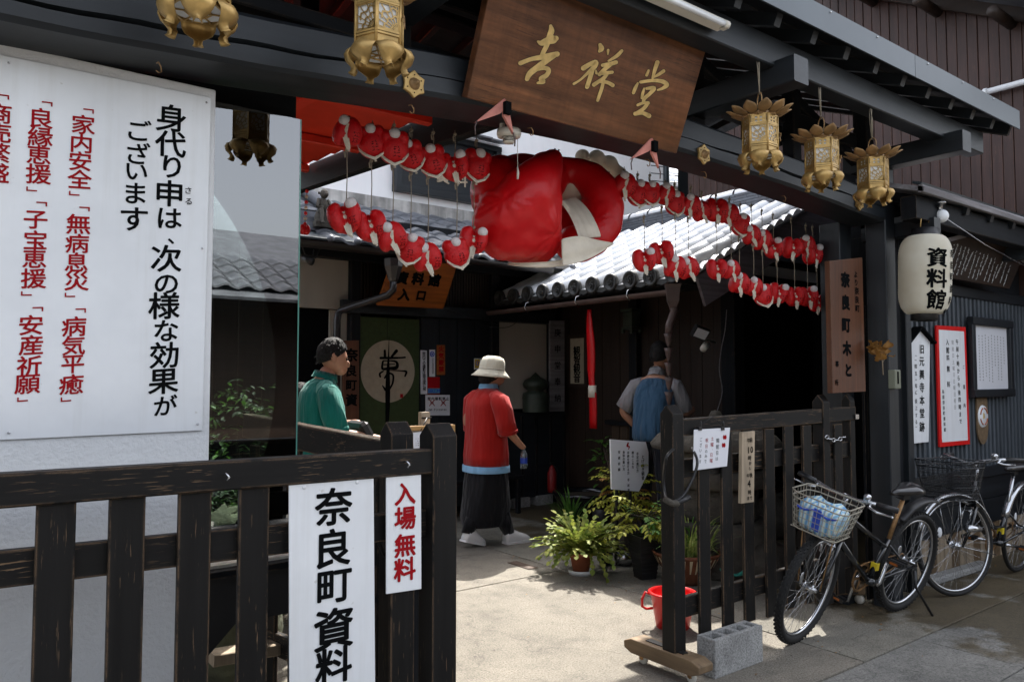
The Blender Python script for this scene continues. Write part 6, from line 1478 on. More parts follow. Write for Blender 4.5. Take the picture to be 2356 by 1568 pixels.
# dried leaves on pillar, switch box
dl = thing('dried_sprig', 'bunch of dried brown leaves tied upside down to the right pillar', 'dried plant', at(2025, 845, 'y', 2.47))
rng = random.Random(8)
c = at(2024, 805, 'y', 2.47); b = MB(); b.tube([at(2032, 862, 'y', 2.47), at(2030, 830, 'y', 2.47), c], 0.004, 6); b.tube([at(2030, 835, 'y', 2.47), at(2042, 812, 'y', 2.47)], 0.003, 5); b.build('stem', MT['raw_wood'], dl)
lf = MB(); vs = []
for i in range(5):
    t = i/4; w = 0.016*math.sin(math.pi*min(1, t*0.9+0.08)); vs += [(-w, 0.008*math.sin(t*6), t*0.055), (0, 0.004*math.sin(t*5), t*0.055), (w, 0.01*math.cos(t*5), t*0.055)]
lf.add(vs, [(i*3+j, i*3+j+1, (i+1)*3+j+1, (i+1)*3+j) for i in range(4) for j in range(2)], 0, True); lf = lf.mesh('leaf', MT['leaf_dead'])
for i in range(26):
    p = c+V((rng.uniform(-.055, .065), rng.uniform(-.03, .02), rng.uniform(-.06, .05))); inst('leaf', lf, dl, p, (rng.uniform(-1.5, 1.5), rng.uniform(-2, 2), rng.uniform(0, 6)), (1.1,)*3)
sb = thing('switch_box', 'small grey-green plastic box screwed to the right pillar', 'box', at(2055, 895, 'y', 2.49))
p = at(2058, 872, 'y', 2.49); b = MB(); b.box(p, (0.075, 0.05, 0.125)); b.build('case', plain('grey_green_plastic', (0.17, 0.18, 0.13), 0.5, var=0.08), sb, bevel=0.006)
b = MB(); b.box(p+V((-0.006, -0.026, 0.01)), (0.014, 0.006, 0.08)); b.build('slot', MT['ink'], sb)
# ================================================================ PEOPLE
def loft(mb, rings, n=20, mi=0, wr=0.0, wn=7, capb=True, capt=True, seed=0):
    vs = []
    for j, (cx, cy, z, rx, ry) in enumerate(rings):
        for k in range(n):
            a = 2*math.pi*k/n; w = 1+wr*math.sin(a*wn+seed+j*0.25)*(0.5+0.5*math.sin(a*3+j))
            ca, sa = math.cos(a), math.sin(a); e = 0.85
            vs.append((cx+rx*w*math.copysign(abs(ca)**e, ca), cy+ry*w*math.copysign(abs(sa)**e, sa), z))
    m = len(rings); fs = [(j*n+k, j*n+(k+1) % n, (j+1)*n+(k+1) % n, (j+1)*n+k) for j in range(m-1) for k in range(n)]
    if capb: fs.append(tuple(range(n-1, -1, -1)))
    if capt: fs.append(tuple(range((m-1)*n, m*n)))
    mb.add(vs, fs, mi, True)
def skin_body(chains, root=0):
    """chains: list of [(pos, r), ...]; first point of a chain may be an index into earlier points"""
    vs = []; rs = []; es = []
    for ch in chains:
        prev = None
        for it in ch:
            if isinstance(it, int): prev = it; continue
            vs.append(it[0]); rs.append(it[1]); i = len(vs)-1
            if prev is not None: es.append((prev, i))
            prev = i
    me = bpy.data.meshes.new('body'); me.from_pydata(vs, es, []); o = link('tmp', me)
    m = o.modifiers.new('skin', 'SKIN'); m.use_smooth_shade = True; m.branch_smoothing = 0.5
    for i, r in enumerate(rs):
        sv = me.skin_vertices[0].data[i]; rr = r if isinstance(r, tuple) else (r, r); sv.radius = rr; sv.use_root = (i == root)
    m = o.modifiers.new('sub', 'SUBSURF'); m.levels = 2; m.render_levels = 2
    bake(o); me = o.data; bpy.data.objects.remove(o)
    if not me.materials: me.materials.append(MT['skin'])
    for p in me.polygons: p.use_smooth = True
    return me
def hand(wrist, d, up, side, curl=0.6, s=1.0):
    """five separate fingers rooted in a palm; d = pointing direction, up = back of the hand, side = thumb side (+-1)"""
    d = V(d).normalized(); up = V(up); up = (up-d*up.dot(d)).normalized(); lat = d.cross(up).normalized()*side
    palm = V(wrist)+d*0.045*s; ch = [[(V(wrist), 0.024*s), (palm, (0.034*s, 0.020*s)), (palm+d*0.035*s, (0.036*s, 0.018*s))]]
    for i, ln in enumerate((0.068, 0.076, 0.070, 0.056)):
        base = palm+d*0.03*s+lat*(0.027-0.018*i)*s; p = base; cdir = d; pts = [(p, 0.0095*s)]
        for j in range(3):
            ang = curl*(j+1)*0.55; cdir = (d*math.cos(ang)-up*math.sin(ang)).normalized(); p = p+cdir*ln*s*(0.45, 0.33, 0.25)[j]; pts.append((p, (0.009, 0.0083, 0.007)[j]*s))
        ch.append(pts)
    p = palm-d*0.01*s+lat*0.028*s; ch.append([(p, 0.012*s), (p+(d*0.5+lat*0.8-up*0.3).normalized()*0.03*s, 0.011*s), (p+(d*0.9+lat*0.9-up*0.6).normalized()*0.055*s, 0.009*s)])
    return ch
def head_part(mb, c, look, s=1.0):
    """face features on a skull centred at c; look = facing unit vector"""
    f = V(look).normalized(); r = f.cross(Z3).normalized(); u = Z3
    M = Matrix((r, f, u)).transposed()
    mb.ball(c, (0.074*s, 0.092*s, 0.108*s), 20, 0, M); mb.ball(c+f*0.022*s-u*0.045*s, (0.056*s, 0.068*s, 0.062*s), 16, 0, M)
    mb.ball(c+f*0.090*s-u*0.018*s, (0.013*s, 0.017*s, 0.022*s), 10, 0, M)
    mb.ball(c+f*0.077*s-u*0.060*s, (0.022*s, 0.010*s, 0.007*s), 10, 0, M)
    for sg in (-1, 1):
        mb.ball(c+r*sg*0.074*s-f*0.005*s-u*0.012*s, (0.010*s, 0.020*s, 0.032*s), 10, 0, M)
        mb.ball(c+f*0.080*s+r*sg*0.030*s+u*0.006*s, (0.014*s, 0.008*s, 0.008*s), 8, 1, M)
        mb.ball(c+f*0.086*s+r*sg*0.030*s+u*0.022*s, (0.018*s, 0.004*s, 0.004*s), 8, 1, M)
    return M
def cloth(name, col, rough=0.85, b=0.5):
    m, nt, bs = nodes(name); v1 = coords(nt, (7, 7, 1.6)); v2 = coords(nt)
    L(nt, ramp(nt, noise(nt, v2, 4, 4), [(0.3, sc3(col, 0.86)), (0.7, sc3(col, 1.12))]), bs.inputs['Base Color']); bs.inputs['Roughness'].default_value = rough
    bs.inputs['Sheen Weight'].default_value = 0.15; bs.inputs['Specular IOR Level'].default_value = 0.2
    b1 = bump(nt, noise(nt, v1, 1.0, 3, 0.55), bs, min(1.0, b*1.8), 0.10)
    b2 = N(nt, 'ShaderNodeBump'); b2.inputs[0].default_value = 0.25; b2.inputs[1].default_value = 0.004; L(nt, noise(nt, v2, 260, 2), b2.inputs['Height']); L(nt, b1.outputs[0], b2.inputs['Normal']); L(nt, b2.outputs[0], bs.inputs['Normal'])
    return m
def P0(t): WORG[t.name] = V((0, 0, 0))
MT['eyes'] = MT['hair']
def shoe(mb, x, y, z, ang, ln=0.25, tip=0.0):
    M = Matrix.Rotation(ang, 3, 'Z') @ Matrix.Rotation(tip, 3, 'X'); c = V((x, y, z))
    def q(p): return M @ V(p)
    rings = [(-0.30, 0.034, 0.085), (-0.25, 0.040, 0.125), (-0.05, 0.042, 0.115), (0.2, 0.046, 0.080), (0.42, 0.046, 0.058), (0.52, 0.030, 0.038)]
    vs = []; n = 12
    for t, w, h in rings:
        for k in range(n):
            a = 2*math.pi*k/n; vs.append(c+q((w*math.cos(a), t*ln, max(0.0, h*(0.5+0.62*math.sin(a))))))
    mb.add(vs, [(i*n+k, i*n+(k+1) % n, (i+1)*n+(k+1) % n, (i+1)*n+k) for i in range(len(rings)-1) for k in range(n)]+[tuple(range(n-1, -1, -1)), tuple(range(5*n, 6*n))], 0, True)
    mb.add([c+q((w*1.08*sx, t*ln*1.03, zz)) for t, w, h in rings for sx, zz in ((-1, 0), (1, 0), (1, 0.018), (-1, 0.018))], [(i*4+k, i*4+(k+1) % 4, (i+1)*4+(k+1) % 4, (i+1)*4+k) for i in range(5) for k in range(4)]+[(3, 2, 1, 0), (20, 21, 22, 23)], 0, False)

# --- woman in red, seen from behind, walking right (local: forward +Y, right +X)
wp = at(1118, 1248, 'z', 0)
w = thing('person', 'person in red blouse, white bucket hat and long black skirt, seen from behind', 'person', (wp.x, wp.y, 0), rz=-math.pi/2-0.05); P0(w); w.scale = (1.22, 1.24, 1.0)
ch = [[(V((0, 0, 0.86)), 0.13), (V((0, 0.0, 1.05)), 0.12), (V((0, 0.01, 1.22)), 0.125), (V((0, 0.0, 1.33)), 0.10), (V((0, 0.02, 1.42)), 0.048), (V((0, 0.05, 1.50)), 0.055)],
      [3, (V((0.17, 0.0, 1.33)), 0.05), (V((0.215, 0.03, 1.06)), 0.038), (V((0.20, 0.17, 0.90)), 0.028), (V((0.20, 0.21, 0.86)), 0.024)],
      [3, (V((-0.17, 0.0, 1.33)), 0.05), (V((-0.235, -0.03, 1.08)), 0.038), (V((-0.22, 0.10, 0.90)), 0.028), (V((-0.20, 0.16, 0.84)), 0.024)],
      [0, (V((0.09, 0.02, 0.80)), 0.09), (V((0.06, 0.02, 0.45)), 0.05), (V((0.11, 0.13, 0.09)), 0.034)],
      [0, (V((-0.09, 0.0, 0.80)), 0.09), (V((-0.06, -0.02, 0.45)), 0.05), (V((0.05, -0.18, 0.12)), 0.034)]]
ch += hand((0.20, 0.21, 0.86), (0, 0.6, -0.6), (0.8, 0, 0.5), -1, 0.9)+hand((-0.20, 0.16, 0.84), (0, 0.5, -0.8), (-0.9, 0, 0.3), 1, 0.8)
me = skin_body(ch); inst('body', me, w, (0, 0, 0))
b = MB(); head_part(b, V((0, 0.06, 1.545)), V((0.25, 1, -0.18))); inst('head', b.mesh('head', [MT['skin'], MT['hair']]), w, (0, 0, 0))
b = MB(); b.ball((0, 0.045, 1.555), (0.083, 0.098, 0.10), 20); b.ball((0, -0.005, 1.50), (0.066, 0.05, 0.06), 14); inst('hair', b.mesh('hair', MT['hair']), w, (0, 0, 0))
MT['red_knit'] = cloth('red_knit_blouse', (0.36, 0.010, 0.007), 0.85, 0.28); MT['sky_cloth'] = cloth('light_blue_cloth', (0.22, 0.42, 0.62)); MT['black_cloth'] = cloth('black_skirt_cloth', (0.008, 0.008, 0.010), 0.9, 0.8)
MT['hat'] = cloth('cream_hat_cloth', (0.66, 0.62, 0.50), 0.9, 0.25); MT['shoe_w'] = plain('white_shoe', (0.72, 0.71, 0.70), 0.6, var=0.05)
b = MB(); loft(b, [(0, 0.0, 0.70, 0.185, 0.150), (0, 0, 0.80, 0.182, 0.152), (0, 0, 0.95, 0.176, 0.14), (0, 0.0, 1.10, 0.178, 0.135), (0, 0, 1.22, 0.185, 0.135), (0, -0.005, 1.31, 0.178, 0.115), (0, 0.0, 1.37, 0.135, 0.088), (0, 0.015, 1.41, 0.075, 0.065)], 30, 0, 0.022, 9, seed=1)
for s in (-1, 1):
    b.tube([(s*0.12, -0.005, 1.355), (s*0.185, 0.0, 1.30), (s*0.215, 0.012, 1.20), (s*0.235, 0.02, 1.10), (s*0.245, 0.035, 1.01)], [0.05, 0.075, 0.074, 0.072, 0.076], 14)
    b.tube([(s*0.243, 0.03, 1.03), (s*0.246, 0.038, 0.995)], [0.078, 0.062], 14)
inst('blouse', b.mesh('blouse', MT['red_knit']), w, (0, 0, 0))
b = MB(); loft(b, [(0, 0, 0.650, 0.192, 0.160), (0, 0, 0.71, 0.190, 0.158)], 26, 0, 0.02, 9, capb=False, seed=1); b.lathe([(0.078, 0), (0.07, 0.05), (0.06, 0.055)], (0, 0.02, 1.395), 18); inst('undershirt', b.mesh('undershirt', MT['sky_cloth']), w, (0, 0, 0))
b = MB(); loft(b, [(0, -0.01, 0.165, 0.135, 0.165), (0, -0.01, 0.24, 0.155, 0.178), (0, 0, 0.35, 0.170, 0.175), (0, 0, 0.55, 0.174, 0.155), (0, 0, 0.72, 0.165, 0.135)], 36, 0, 0.045, 11, capb=False, seed=3); inst('skirt', b.mesh('skirt', MT['black_cloth']), w, (0, 0, 0))
b = MB(); b.tube([(0.115, 0.13, 0.09), (0.08, 0.08, 0.27)], [0.042, 0.07], 12); b.tube([(0.055, -0.20, 0.12), (0.03, -0.10, 0.29)], [0.042, 0.07], 12); inst('stockings', b.mesh('stockings', MT['black_cloth']), w, (0, 0, 0))['kind'] = 'stuff'
b = MB(); Rh = Euler((-0.10, 0.05, 0)).to_matrix()
b.lathe([(0.0, 0.125), (0.045, 0.122), (0.078, 0.105), (0.093, 0.07), (0.097, 0.02), (0.099, -0.005), (0.125, -0.040), (0.150, -0.068), (0.148, -0.072), (0.12, -0.046), (0.094, -0.01)], (0, 0.05, 1.585), 30, 0, Rh)
o = inst('hat', b.mesh('hat', MT['hat']), w, (0, 0, 0))
b = MB(); b.lathe([(0.1005, -0.006), (0.1005, 0.0)], (0, 0.05, 1.585), 30, 0, Rh); inst('hat_seam', b.mesh('hat_seam', MT['rope']), w, (0, 0, 0))
b = MB(); shoe(b, 0.115, 0.17, 0, 0.0, 0.26); inst('shoe', b.mesh('shoe', MT['shoe_w']), w, (0, 0, 0))
b = MB(); shoe(b, 0.055, -0.17, 0.035, 0.15, 0.24, -0.35); inst('shoe', b.mesh('shoe', MT['shoe_w']), w, (0, 0, 0))
bt = thing('water_bottle', 'clear plastic bottle with blue label in the hand of the person in red', 'bottle', (0, 0, 0))
Mw = Matrix.LocRotScale(w.location, w.rotation_euler, None); hp_ = Mw @ V((0.225, 0.265, 0.85)); bt.location = hp_+V((0, 0, -0.17)); WORG[bt.name] = V(bt.location)
m, nt, bs = nodes('clear_plastic'); bs.inputs['Transmission Weight'].default_value = 0.9; bs.inputs['Roughness'].default_value = 0.05; bs.inputs['Base Color'].default_value = (0.85, 0.93, 0.97, 1); MT['clear'] = m
b = MB(); b.lathe([(0, 0), (0.03, 0), (0.033, 0.02), (0.033, 0.13), (0.015, 0.165), (0.012, 0.185)], bt.location, 14); b.build('bottle_body', MT['clear'], bt)
b = MB(); b.lathe([(0.0335, 0.045), (0.0335, 0.095)], bt.location, 14); b.build('bottle_label', MT['blue_ink'], bt)
b = MB(); b.lathe([(0.014, 0.182), (0.014, 0.2), (0, 0.2)], bt.location, 12); b.build('cap', MT['white_plastic'], bt)

# --- man in teal polo shirt, profile to the right
mp = CAM+(ray(742, 870)*4.98); g = thing('person', 'person in teal polo shirt looking down at a dark shoulder bag behind the folded gate', 'person', (mp.x, mp.y, 0), rz=math.radians(-103)); P0(g)
ch = [[(V((0, 0, 0.95)), 0.14), (V((0, -0.01, 1.12)), 0.135), (V((0, 0.0, 1.30)), 0.14), (V((0, -0.01, 1.42)), 0.11), (V((0, 0.02, 1.51)), 0.058), (V((0, 0.05, 1.58)), 0.062)],
      [3, (V((0.19, 0.0, 1.41)), 0.06), (V((0.235, 0.07, 1.15)), 0.046), (V((0.19, 0.33, 1.10)), 0.038), (V((0.17, 0.39, 1.09)), 0.028)],
      [3, (V((-0.19, 0.0, 1.41)), 0.06), (V((-0.24, 0.06, 1.17)), 0.046), (V((-0.10, 0.24, 1.19)), 0.036), (V((-0.05, 0.27, 1.20)), 0.028)],
      [0, (V((0.10, 0, 0.88)), 0.10), (V((0.11, 0.02, 0.48)), 0.065), (V((0.11, 0, 0.10)), 0.045)], [0, (V((-0.10, 0, 0.88)), 0.10), (V((-0.11, 0.02, 0.48)), 0.065), (V((-0.11, 0, 0.10)), 0.045)]]
ch += hand((0.17, 0.39, 1.09), (-0.15, 1, -0.1), (0.2, 0.0, 1), 1, 0.5)+hand((-0.05, 0.27, 1.20), (0.5, 0.8, 0.1), (0, -0.3, 1), -1, 0.9)
inst('body', skin_body(ch), g, (0, 0, 0))
b = MB(); Mh = head_part(b, V((0, 0.07, 1.645)), V((0.10, 1, -0.35)), 1.06); inst('head', b.mesh('head', [MT['skin'], MT['hair']]), g, (0, 0, 0))
# hair: cap with ragged front and short sides
def hair_cap(c, r, look, seed=0, cut=-0.02):
    b = MB(); f = V(look).normalized(); rt_ = f.cross(Z3).normalized(); up_ = rt_.cross(f).normalized(); n = 26; m = 14; rg_ = random.Random(seed); vs = []
    for i in range(m+1):
        th = math.pi*0.72*i/m
        for k in range(n):
            a = 2*math.pi*k/n; back = -math.cos(a)      # a=0 is the face side
            lim = math.pi*(0.31+0.44*(0.5+0.5*back)+0.08*math.sin(a)**2); t = lim*i/m
            rr = 1+0.02*math.sin(a*7+i*1.3)+rg_.uniform(-.012, .016)
            vs.append(c+f*(r[1]*rr*math.sin(t)*math.cos(a))+rt_*(r[0]*rr*math.sin(t)*math.sin(a))+up_*(r[2]*rr*math.cos(t)))
    b.add(vs, [(i*n+k, (i+1)*n+k, (i+1)*n+(k+1) % n, i*n+(k+1) % n) for i in range(m) for k in range(n)], 0, True)
    for j in range(110):
        a = rg_.uniform(0, 6.28); back = -math.cos(a); lim = math.pi*(0.31+0.44*(0.5+0.5*back)+0.08*math.sin(a)**2); t = lim*rg_.uniform(0.15, 1.0)
        d = f*(math.sin(t)*math.cos(a)*r[1])+rt_*(math.sin(t)*math.sin(a)*r[0])+up_*(math.cos(t)*r[2]); p = c+d; dn = d.normalized(); td = (f*0.6*math.cos(a+0.6)+rt_*math.sin(a)-up_*0.8+dn*0.5).normalized()
        s_ = td.cross(dn).normalized()*0.006; b.add([p-s_, p+s_, p+td*0.022+dn*0.002], [(0, 1, 2)], 0, True)
    return b.mesh('hair', MT['hair'])
inst('hair', hair_cap(V((0, 0.060, 1.658)), (0.084, 0.101, 0.112), V((0.1, 1, -0.25)), 3), g, (0, 0, 0))
MT['teal'] = cloth('teal_polo', (0.004, 0.15, 0.125), 0.8); MT['trouser'] = cloth('dark_trousers', (0.014, 0.016, 0.024))
b = MB(); loft(b, [(0, 0, 0.90, 0.195, 0.15), (0, 0, 1.05, 0.198, 0.155), (0, 0.0, 1.2, 0.20, 0.15), (0, -0.01, 1.32, 0.208, 0.145), (0, -0.015, 1.41, 0.20, 0.125), (0, -0.01, 1.47, 0.15, 0.09), (0, 0.012, 1.50, 0.075, 0.07)], 30, 0, 0.03, 8, seed=2)
b.tube([(0.13, -0.01, 1.44), (0.20, 0, 1.40), (0.236, 0.02, 1.28), (0.245, 0.055, 1.17)], [0.06, 0.078, 0.074, 0.070], 14); b.tube([(-0.13, -0.01, 1.44), (-0.20, 0, 1.40), (-0.235, 0.02, 1.28), (-0.245, 0.05, 1.19)], [0.06, 0.078, 0.074, 0.068], 14)
inst('polo_shirt', b.mesh('polo_shirt', MT['teal']), g, (0, 0, 0))
b = MB(); b.lathe([(0.080, 0), (0.074, 0.045), (0.082, 0.012), (0.088, 0.0)], (0, 0.012, 1.495), 20, 0, Euler((-0.25, 0, 0)).to_matrix()); inst('collar', b.mesh('collar', MT['teal']), g, (0, 0, 0))
b = MB(); b.tube([(0.243, 0.05, 1.185), (0.246, 0.058, 1.158)], [0.0725, 0.0715], 16); inst('sleeve_cuff', b.mesh('sleeve_cuff', MT['teal']), g, (0, 0, 0))
b = MB()
for s in (-1, 1): loft(b, [(s*0.11, 0, 0.05, 0.07, 0.085), (s*0.11, 0.02, 0.48, 0.08, 0.09), (s*0.095, 0, 0.85, 0.105, 0.12), (s*0.06, 0, 0.95, 0.13, 0.13)], 16, 0, 0.03)
inst('trousers', b.mesh('trousers', MT['trouser']), g, (0, 0, 0))
b = MB(); shoe(b, 0.11, 0.03, 0, 0); shoe(b, -0.11, 0.03, 0, 0); inst('shoes', b.mesh('shoes', MT['black_plastic']), g, (0, 0, 0))
sbg = thing('shoulder_bag', 'dark leather shoulder bag held open by the person in teal', 'bag', (0, 0, 0)); Mg = Matrix.LocRotScale(g.location, g.rotation_euler, None)
sbg.location = g.location; sbg.rotation_euler = g.rotation_euler; P0(sbg)
b = MB(); Rb = Euler((0.5, 0.0, 0.15)).to_matrix(); b.box((0.10, 0.27, 1.08), (0.26, 0.07, 0.32), Rb); inst('bag_body', b.mesh('bag_body', MT['black_plastic']), sbg, (0, 0, 0)).modifiers.new('b', 'BEVEL').width = 0.02
b = MB(); b.tube([(0.17, 0.18, 1.10), (0.235, 0.06, 1.05), (0.22, -0.06, 1.0)], 0.006, 6); b.tube([(0.15, 0.22, 0.95), (0.21, 0.15, 1.0), (0.215, 0.10, 1.10)], 0.006, 6); inst('strap', b.mesh('strap', MT['terracotta']), sbg, (0, 0, 0))
b = MB(); b.box((0.16, 0.47, 1.12), (0.018, 0.06, 0.04)); inst('phone', b.mesh('phone', MT['steel']), g, (0, 0, 0))

# --- man in blue vest, seen from behind inside the shrine front
vp = CAM+(ray(1502, 870)*6.95); v_ = thing('person', 'person in blue knitted vest and grey short sleeves, back turned, before the shrine', 'person', (vp.x, vp.y, 0), rz=math.radians(-62)); P0(v_); v_.scale = (0.92, 0.95, 1.04)
ch = [[(V((0, 0, 0.95)), 0.14), (V((0, 0.02, 1.12)), 0.135), (V((0, 0.06, 1.30)), 0.14), (V((0, 0.10, 1.41)), 0.11), (V((0, 0.15, 1.50)), 0.058), (V((0, 0.19, 1.56)), 0.062)],
      [3, (V((0.19, 0.10, 1.38)), 0.06), (V((0.28, 0.16, 1.14)), 0.044), (V((0.30, 0.36, 1.16)), 0.036), (V((0.31, 0.40, 1.17)), 0.028)],
      [3, (V((-0.19, 0.10, 1.38)), 0.06), (V((-0.34, 0.06, 1.15)), 0.044), (V((-0.20, 0.16, 1.00)), 0.036), (V((-0.16, 0.18, 0.98)), 0.028)],
      [0, (V((0.10, 0, 0.88)), 0.10), (V((0.11, 0.02, 0.48)), 0.065), (V((0.11, 0, 0.10)), 0.045)], [0, (V((-0.10, 0, 0.88)), 0.10), (V((-0.11, 0.02, 0.48)), 0.065), (V((-0.11, 0, 0.10)), 0.045)]]
ch += hand((0.31, 0.40, 1.17), (0, 1, 0), (0, 0, 1), -1, 0.7)+hand((-0.16, 0.18, 0.98), (0.8, 0.4, -0.2), (-0.3, 0.3, 1), 1, 0.6)
inst('body', skin_body(ch), v_, (0, 0, 0))
b = MB(); head_part(b, V((0.02, 0.20, 1.64)), V((0.25, 1, -0.35)), 1.04); inst('head', b.mesh('head', [MT['skin'], MT['hair']]), v_, (0, 0, 0))
inst('hair', hair_cap(V((0.02, 0.175, 1.665)), (0.092, 0.106, 0.115), V((0.15, 1, -0.1)), 5), v_, (0, 0, 0))
MT['vest'] = cloth('blue_knit_vest', (0.035, 0.085, 0.15)); MT['greyshirt'] = cloth('pale_grey_shirt', (0.26, 0.25, 0.26))
b = MB(); loft(b, [(0, 0.0, 0.90, 0.19, 0.15), (0, 0.0, 0.93, 0.205, 0.165), (0, 0.0, 1.0, 0.205, 0.165), (0, 0.02, 1.12, 0.20, 0.155), (0, 0.05, 1.26, 0.205, 0.15), (0, 0.08, 1.36, 0.185, 0.13), (0, 0.10, 1.43, 0.14, 0.10), (0, 0.13, 1.46, 0.09, 0.075)], 30, 0, 0.02, 8, seed=4); inst('knitted_vest', b.mesh('knitted_vest', MT['vest']), v_, (0, 0, 0))
b = MB(); b.tube([(0.12, 0.09, 1.40), (0.20, 0.10, 1.37), (0.25, 0.13, 1.26), (0.275, 0.16, 1.16)], [0.06, 0.078, 0.08, 0.08], 14); b.tube([(-0.12, 0.09, 1.40), (-0.20, 0.10, 1.37), (-0.27, 0.08, 1.26), (-0.325, 0.07, 1.17)], [0.06, 0.078, 0.08, 0.08], 14); b.lathe([(0.092, -0.03), (0.078, 0.02), (0.07, 0.055), (0.084, 0.02)], (0, 0.135, 1.475), 18, 0, Euler((-0.4, 0, 0)).to_matrix()); inst('shirt', b.mesh('shirt', MT['greyshirt']), v_, (0, 0, 0))
b = MB()
for s in (-1, 1): loft(b, [(s*0.11, 0, 0.05, 0.07, 0.085), (s*0.11, 0.02, 0.48, 0.08, 0.09), (s*0.095, 0, 0.85, 0.105, 0.12), (s*0.06, 0, 0.95, 0.13, 0.13)], 16, 0, 0.03)
inst('trousers', b.mesh('trousers', MT['trouser']), v_, (0, 0, 0))
b = MB(); shoe(b, 0.11, 0.03, 0, 0); shoe(b, -0.11, 0.03, 0, 0); inst('shoes', b.mesh('shoes', MT['black_plastic']), v_, (0, 0, 0))

# --- child in orange, mostly hidden by the glass edge
cp = CAM+(ray(690, 870)*5.4); k_ = thing('person', 'person in an orange shirt, mostly hidden between glass edge and the person in teal', 'person', (cp.x, cp.y, 0), rz=math.radians(-60)); P0(k_)
s = 0.83
ch = [[(V((0, 0, 0.80)), 0.11), (V((0, 0, 0.98)), 0.11), (V((0, 0, 1.08)), 0.10), (V((0, 0, 1.16)), 0.085), (V((0, 0.01, 1.23)), 0.045), (V((0, 0.02, 1.28)), 0.05)],
      [3, (V((0.14, 0, 1.15)), 0.045), (V((0.18, 0.02, 0.93)), 0.035), (V((0.17, 0.10, 0.78)), 0.026)], [3, (V((-0.14, 0, 1.15)), 0.045), (V((-0.18, 0.02, 0.93)), 0.035), (V((-0.17, 0.10, 0.78)), 0.026)],
      [0, (V((0.08, 0, 0.74)), 0.08), (V((0.09, 0.02, 0.40)), 0.05), (V((0.09, 0, 0.09)), 0.038)], [0, (V((-0.08, 0, 0.74)), 0.08), (V((-0.09, 0.02, 0.40)), 0.05), (V((-0.09, 0, 0.09)), 0.038)]]
ch += hand((0.17, 0.10, 0.78), (0, 0.4, -0.9), (1, 0, 0), -1, 0.5, 0.85)+hand((-0.17, 0.10, 0.78), (0, 0.4, -0.9), (-1, 0, 0), 1, 0.5, 0.85)
inst('body', skin_body(ch), k_, (0, 0, 0))
b = MB(); head_part(b, V((0, 0.03, 1.35)), V((0, 1, -0.2)), 0.95); inst('head', b.mesh('head', [MT['skin'], MT['hair']]), k_, (0, 0, 0)); inst('hair', hair_cap(V((0, 0.01, 1.365)), (0.084, 0.098, 0.108), V((0, 1, -0.1)), 6), k_, (0, 0, 0))
b = MB(); loft(b, [(0, 0, 0.72, 0.16, 0.13), (0, 0, 0.9, 0.155, 0.125), (0, 0, 1.08, 0.16, 0.12), (0, 0, 1.17, 0.13, 0.09), (0, 0.01, 1.22, 0.07, 0.06)], 22, 0, 0.02, capb=False)
for s in (-1, 1): b.tube([(s*0.10, 0, 1.17), (s*0.155, 0, 1.13), (s*0.185, 0.015, 1.0)], [0.05, 0.06, 0.06], 12)
inst('shirt', b.mesh('shirt', cloth('orange_shirt', (0.62, 0.12, 0.02))), k_, (0, 0, 0))
b = MB()
for s in (-1, 1): loft(b, [(s*0.09, 0, 0.05, 0.055, 0.065), (s*0.09, 0.02, 0.4, 0.062, 0.07), (s*0.075, 0, 0.72, 0.085, 0.10), (s*0.05, 0, 0.8, 0.10, 0.10)], 14)
inst('trousers', b.mesh('trousers', MT['trouser']), k_, (0, 0, 0))
b = MB(); shoe(b, 0.09, 0.02, 0, 0, 0.2); shoe(b, -0.09, 0.02, 0, 0, 0.2); inst('shoes', b.mesh('shoes', MT['shoe_w']), k_, (0, 0, 0))
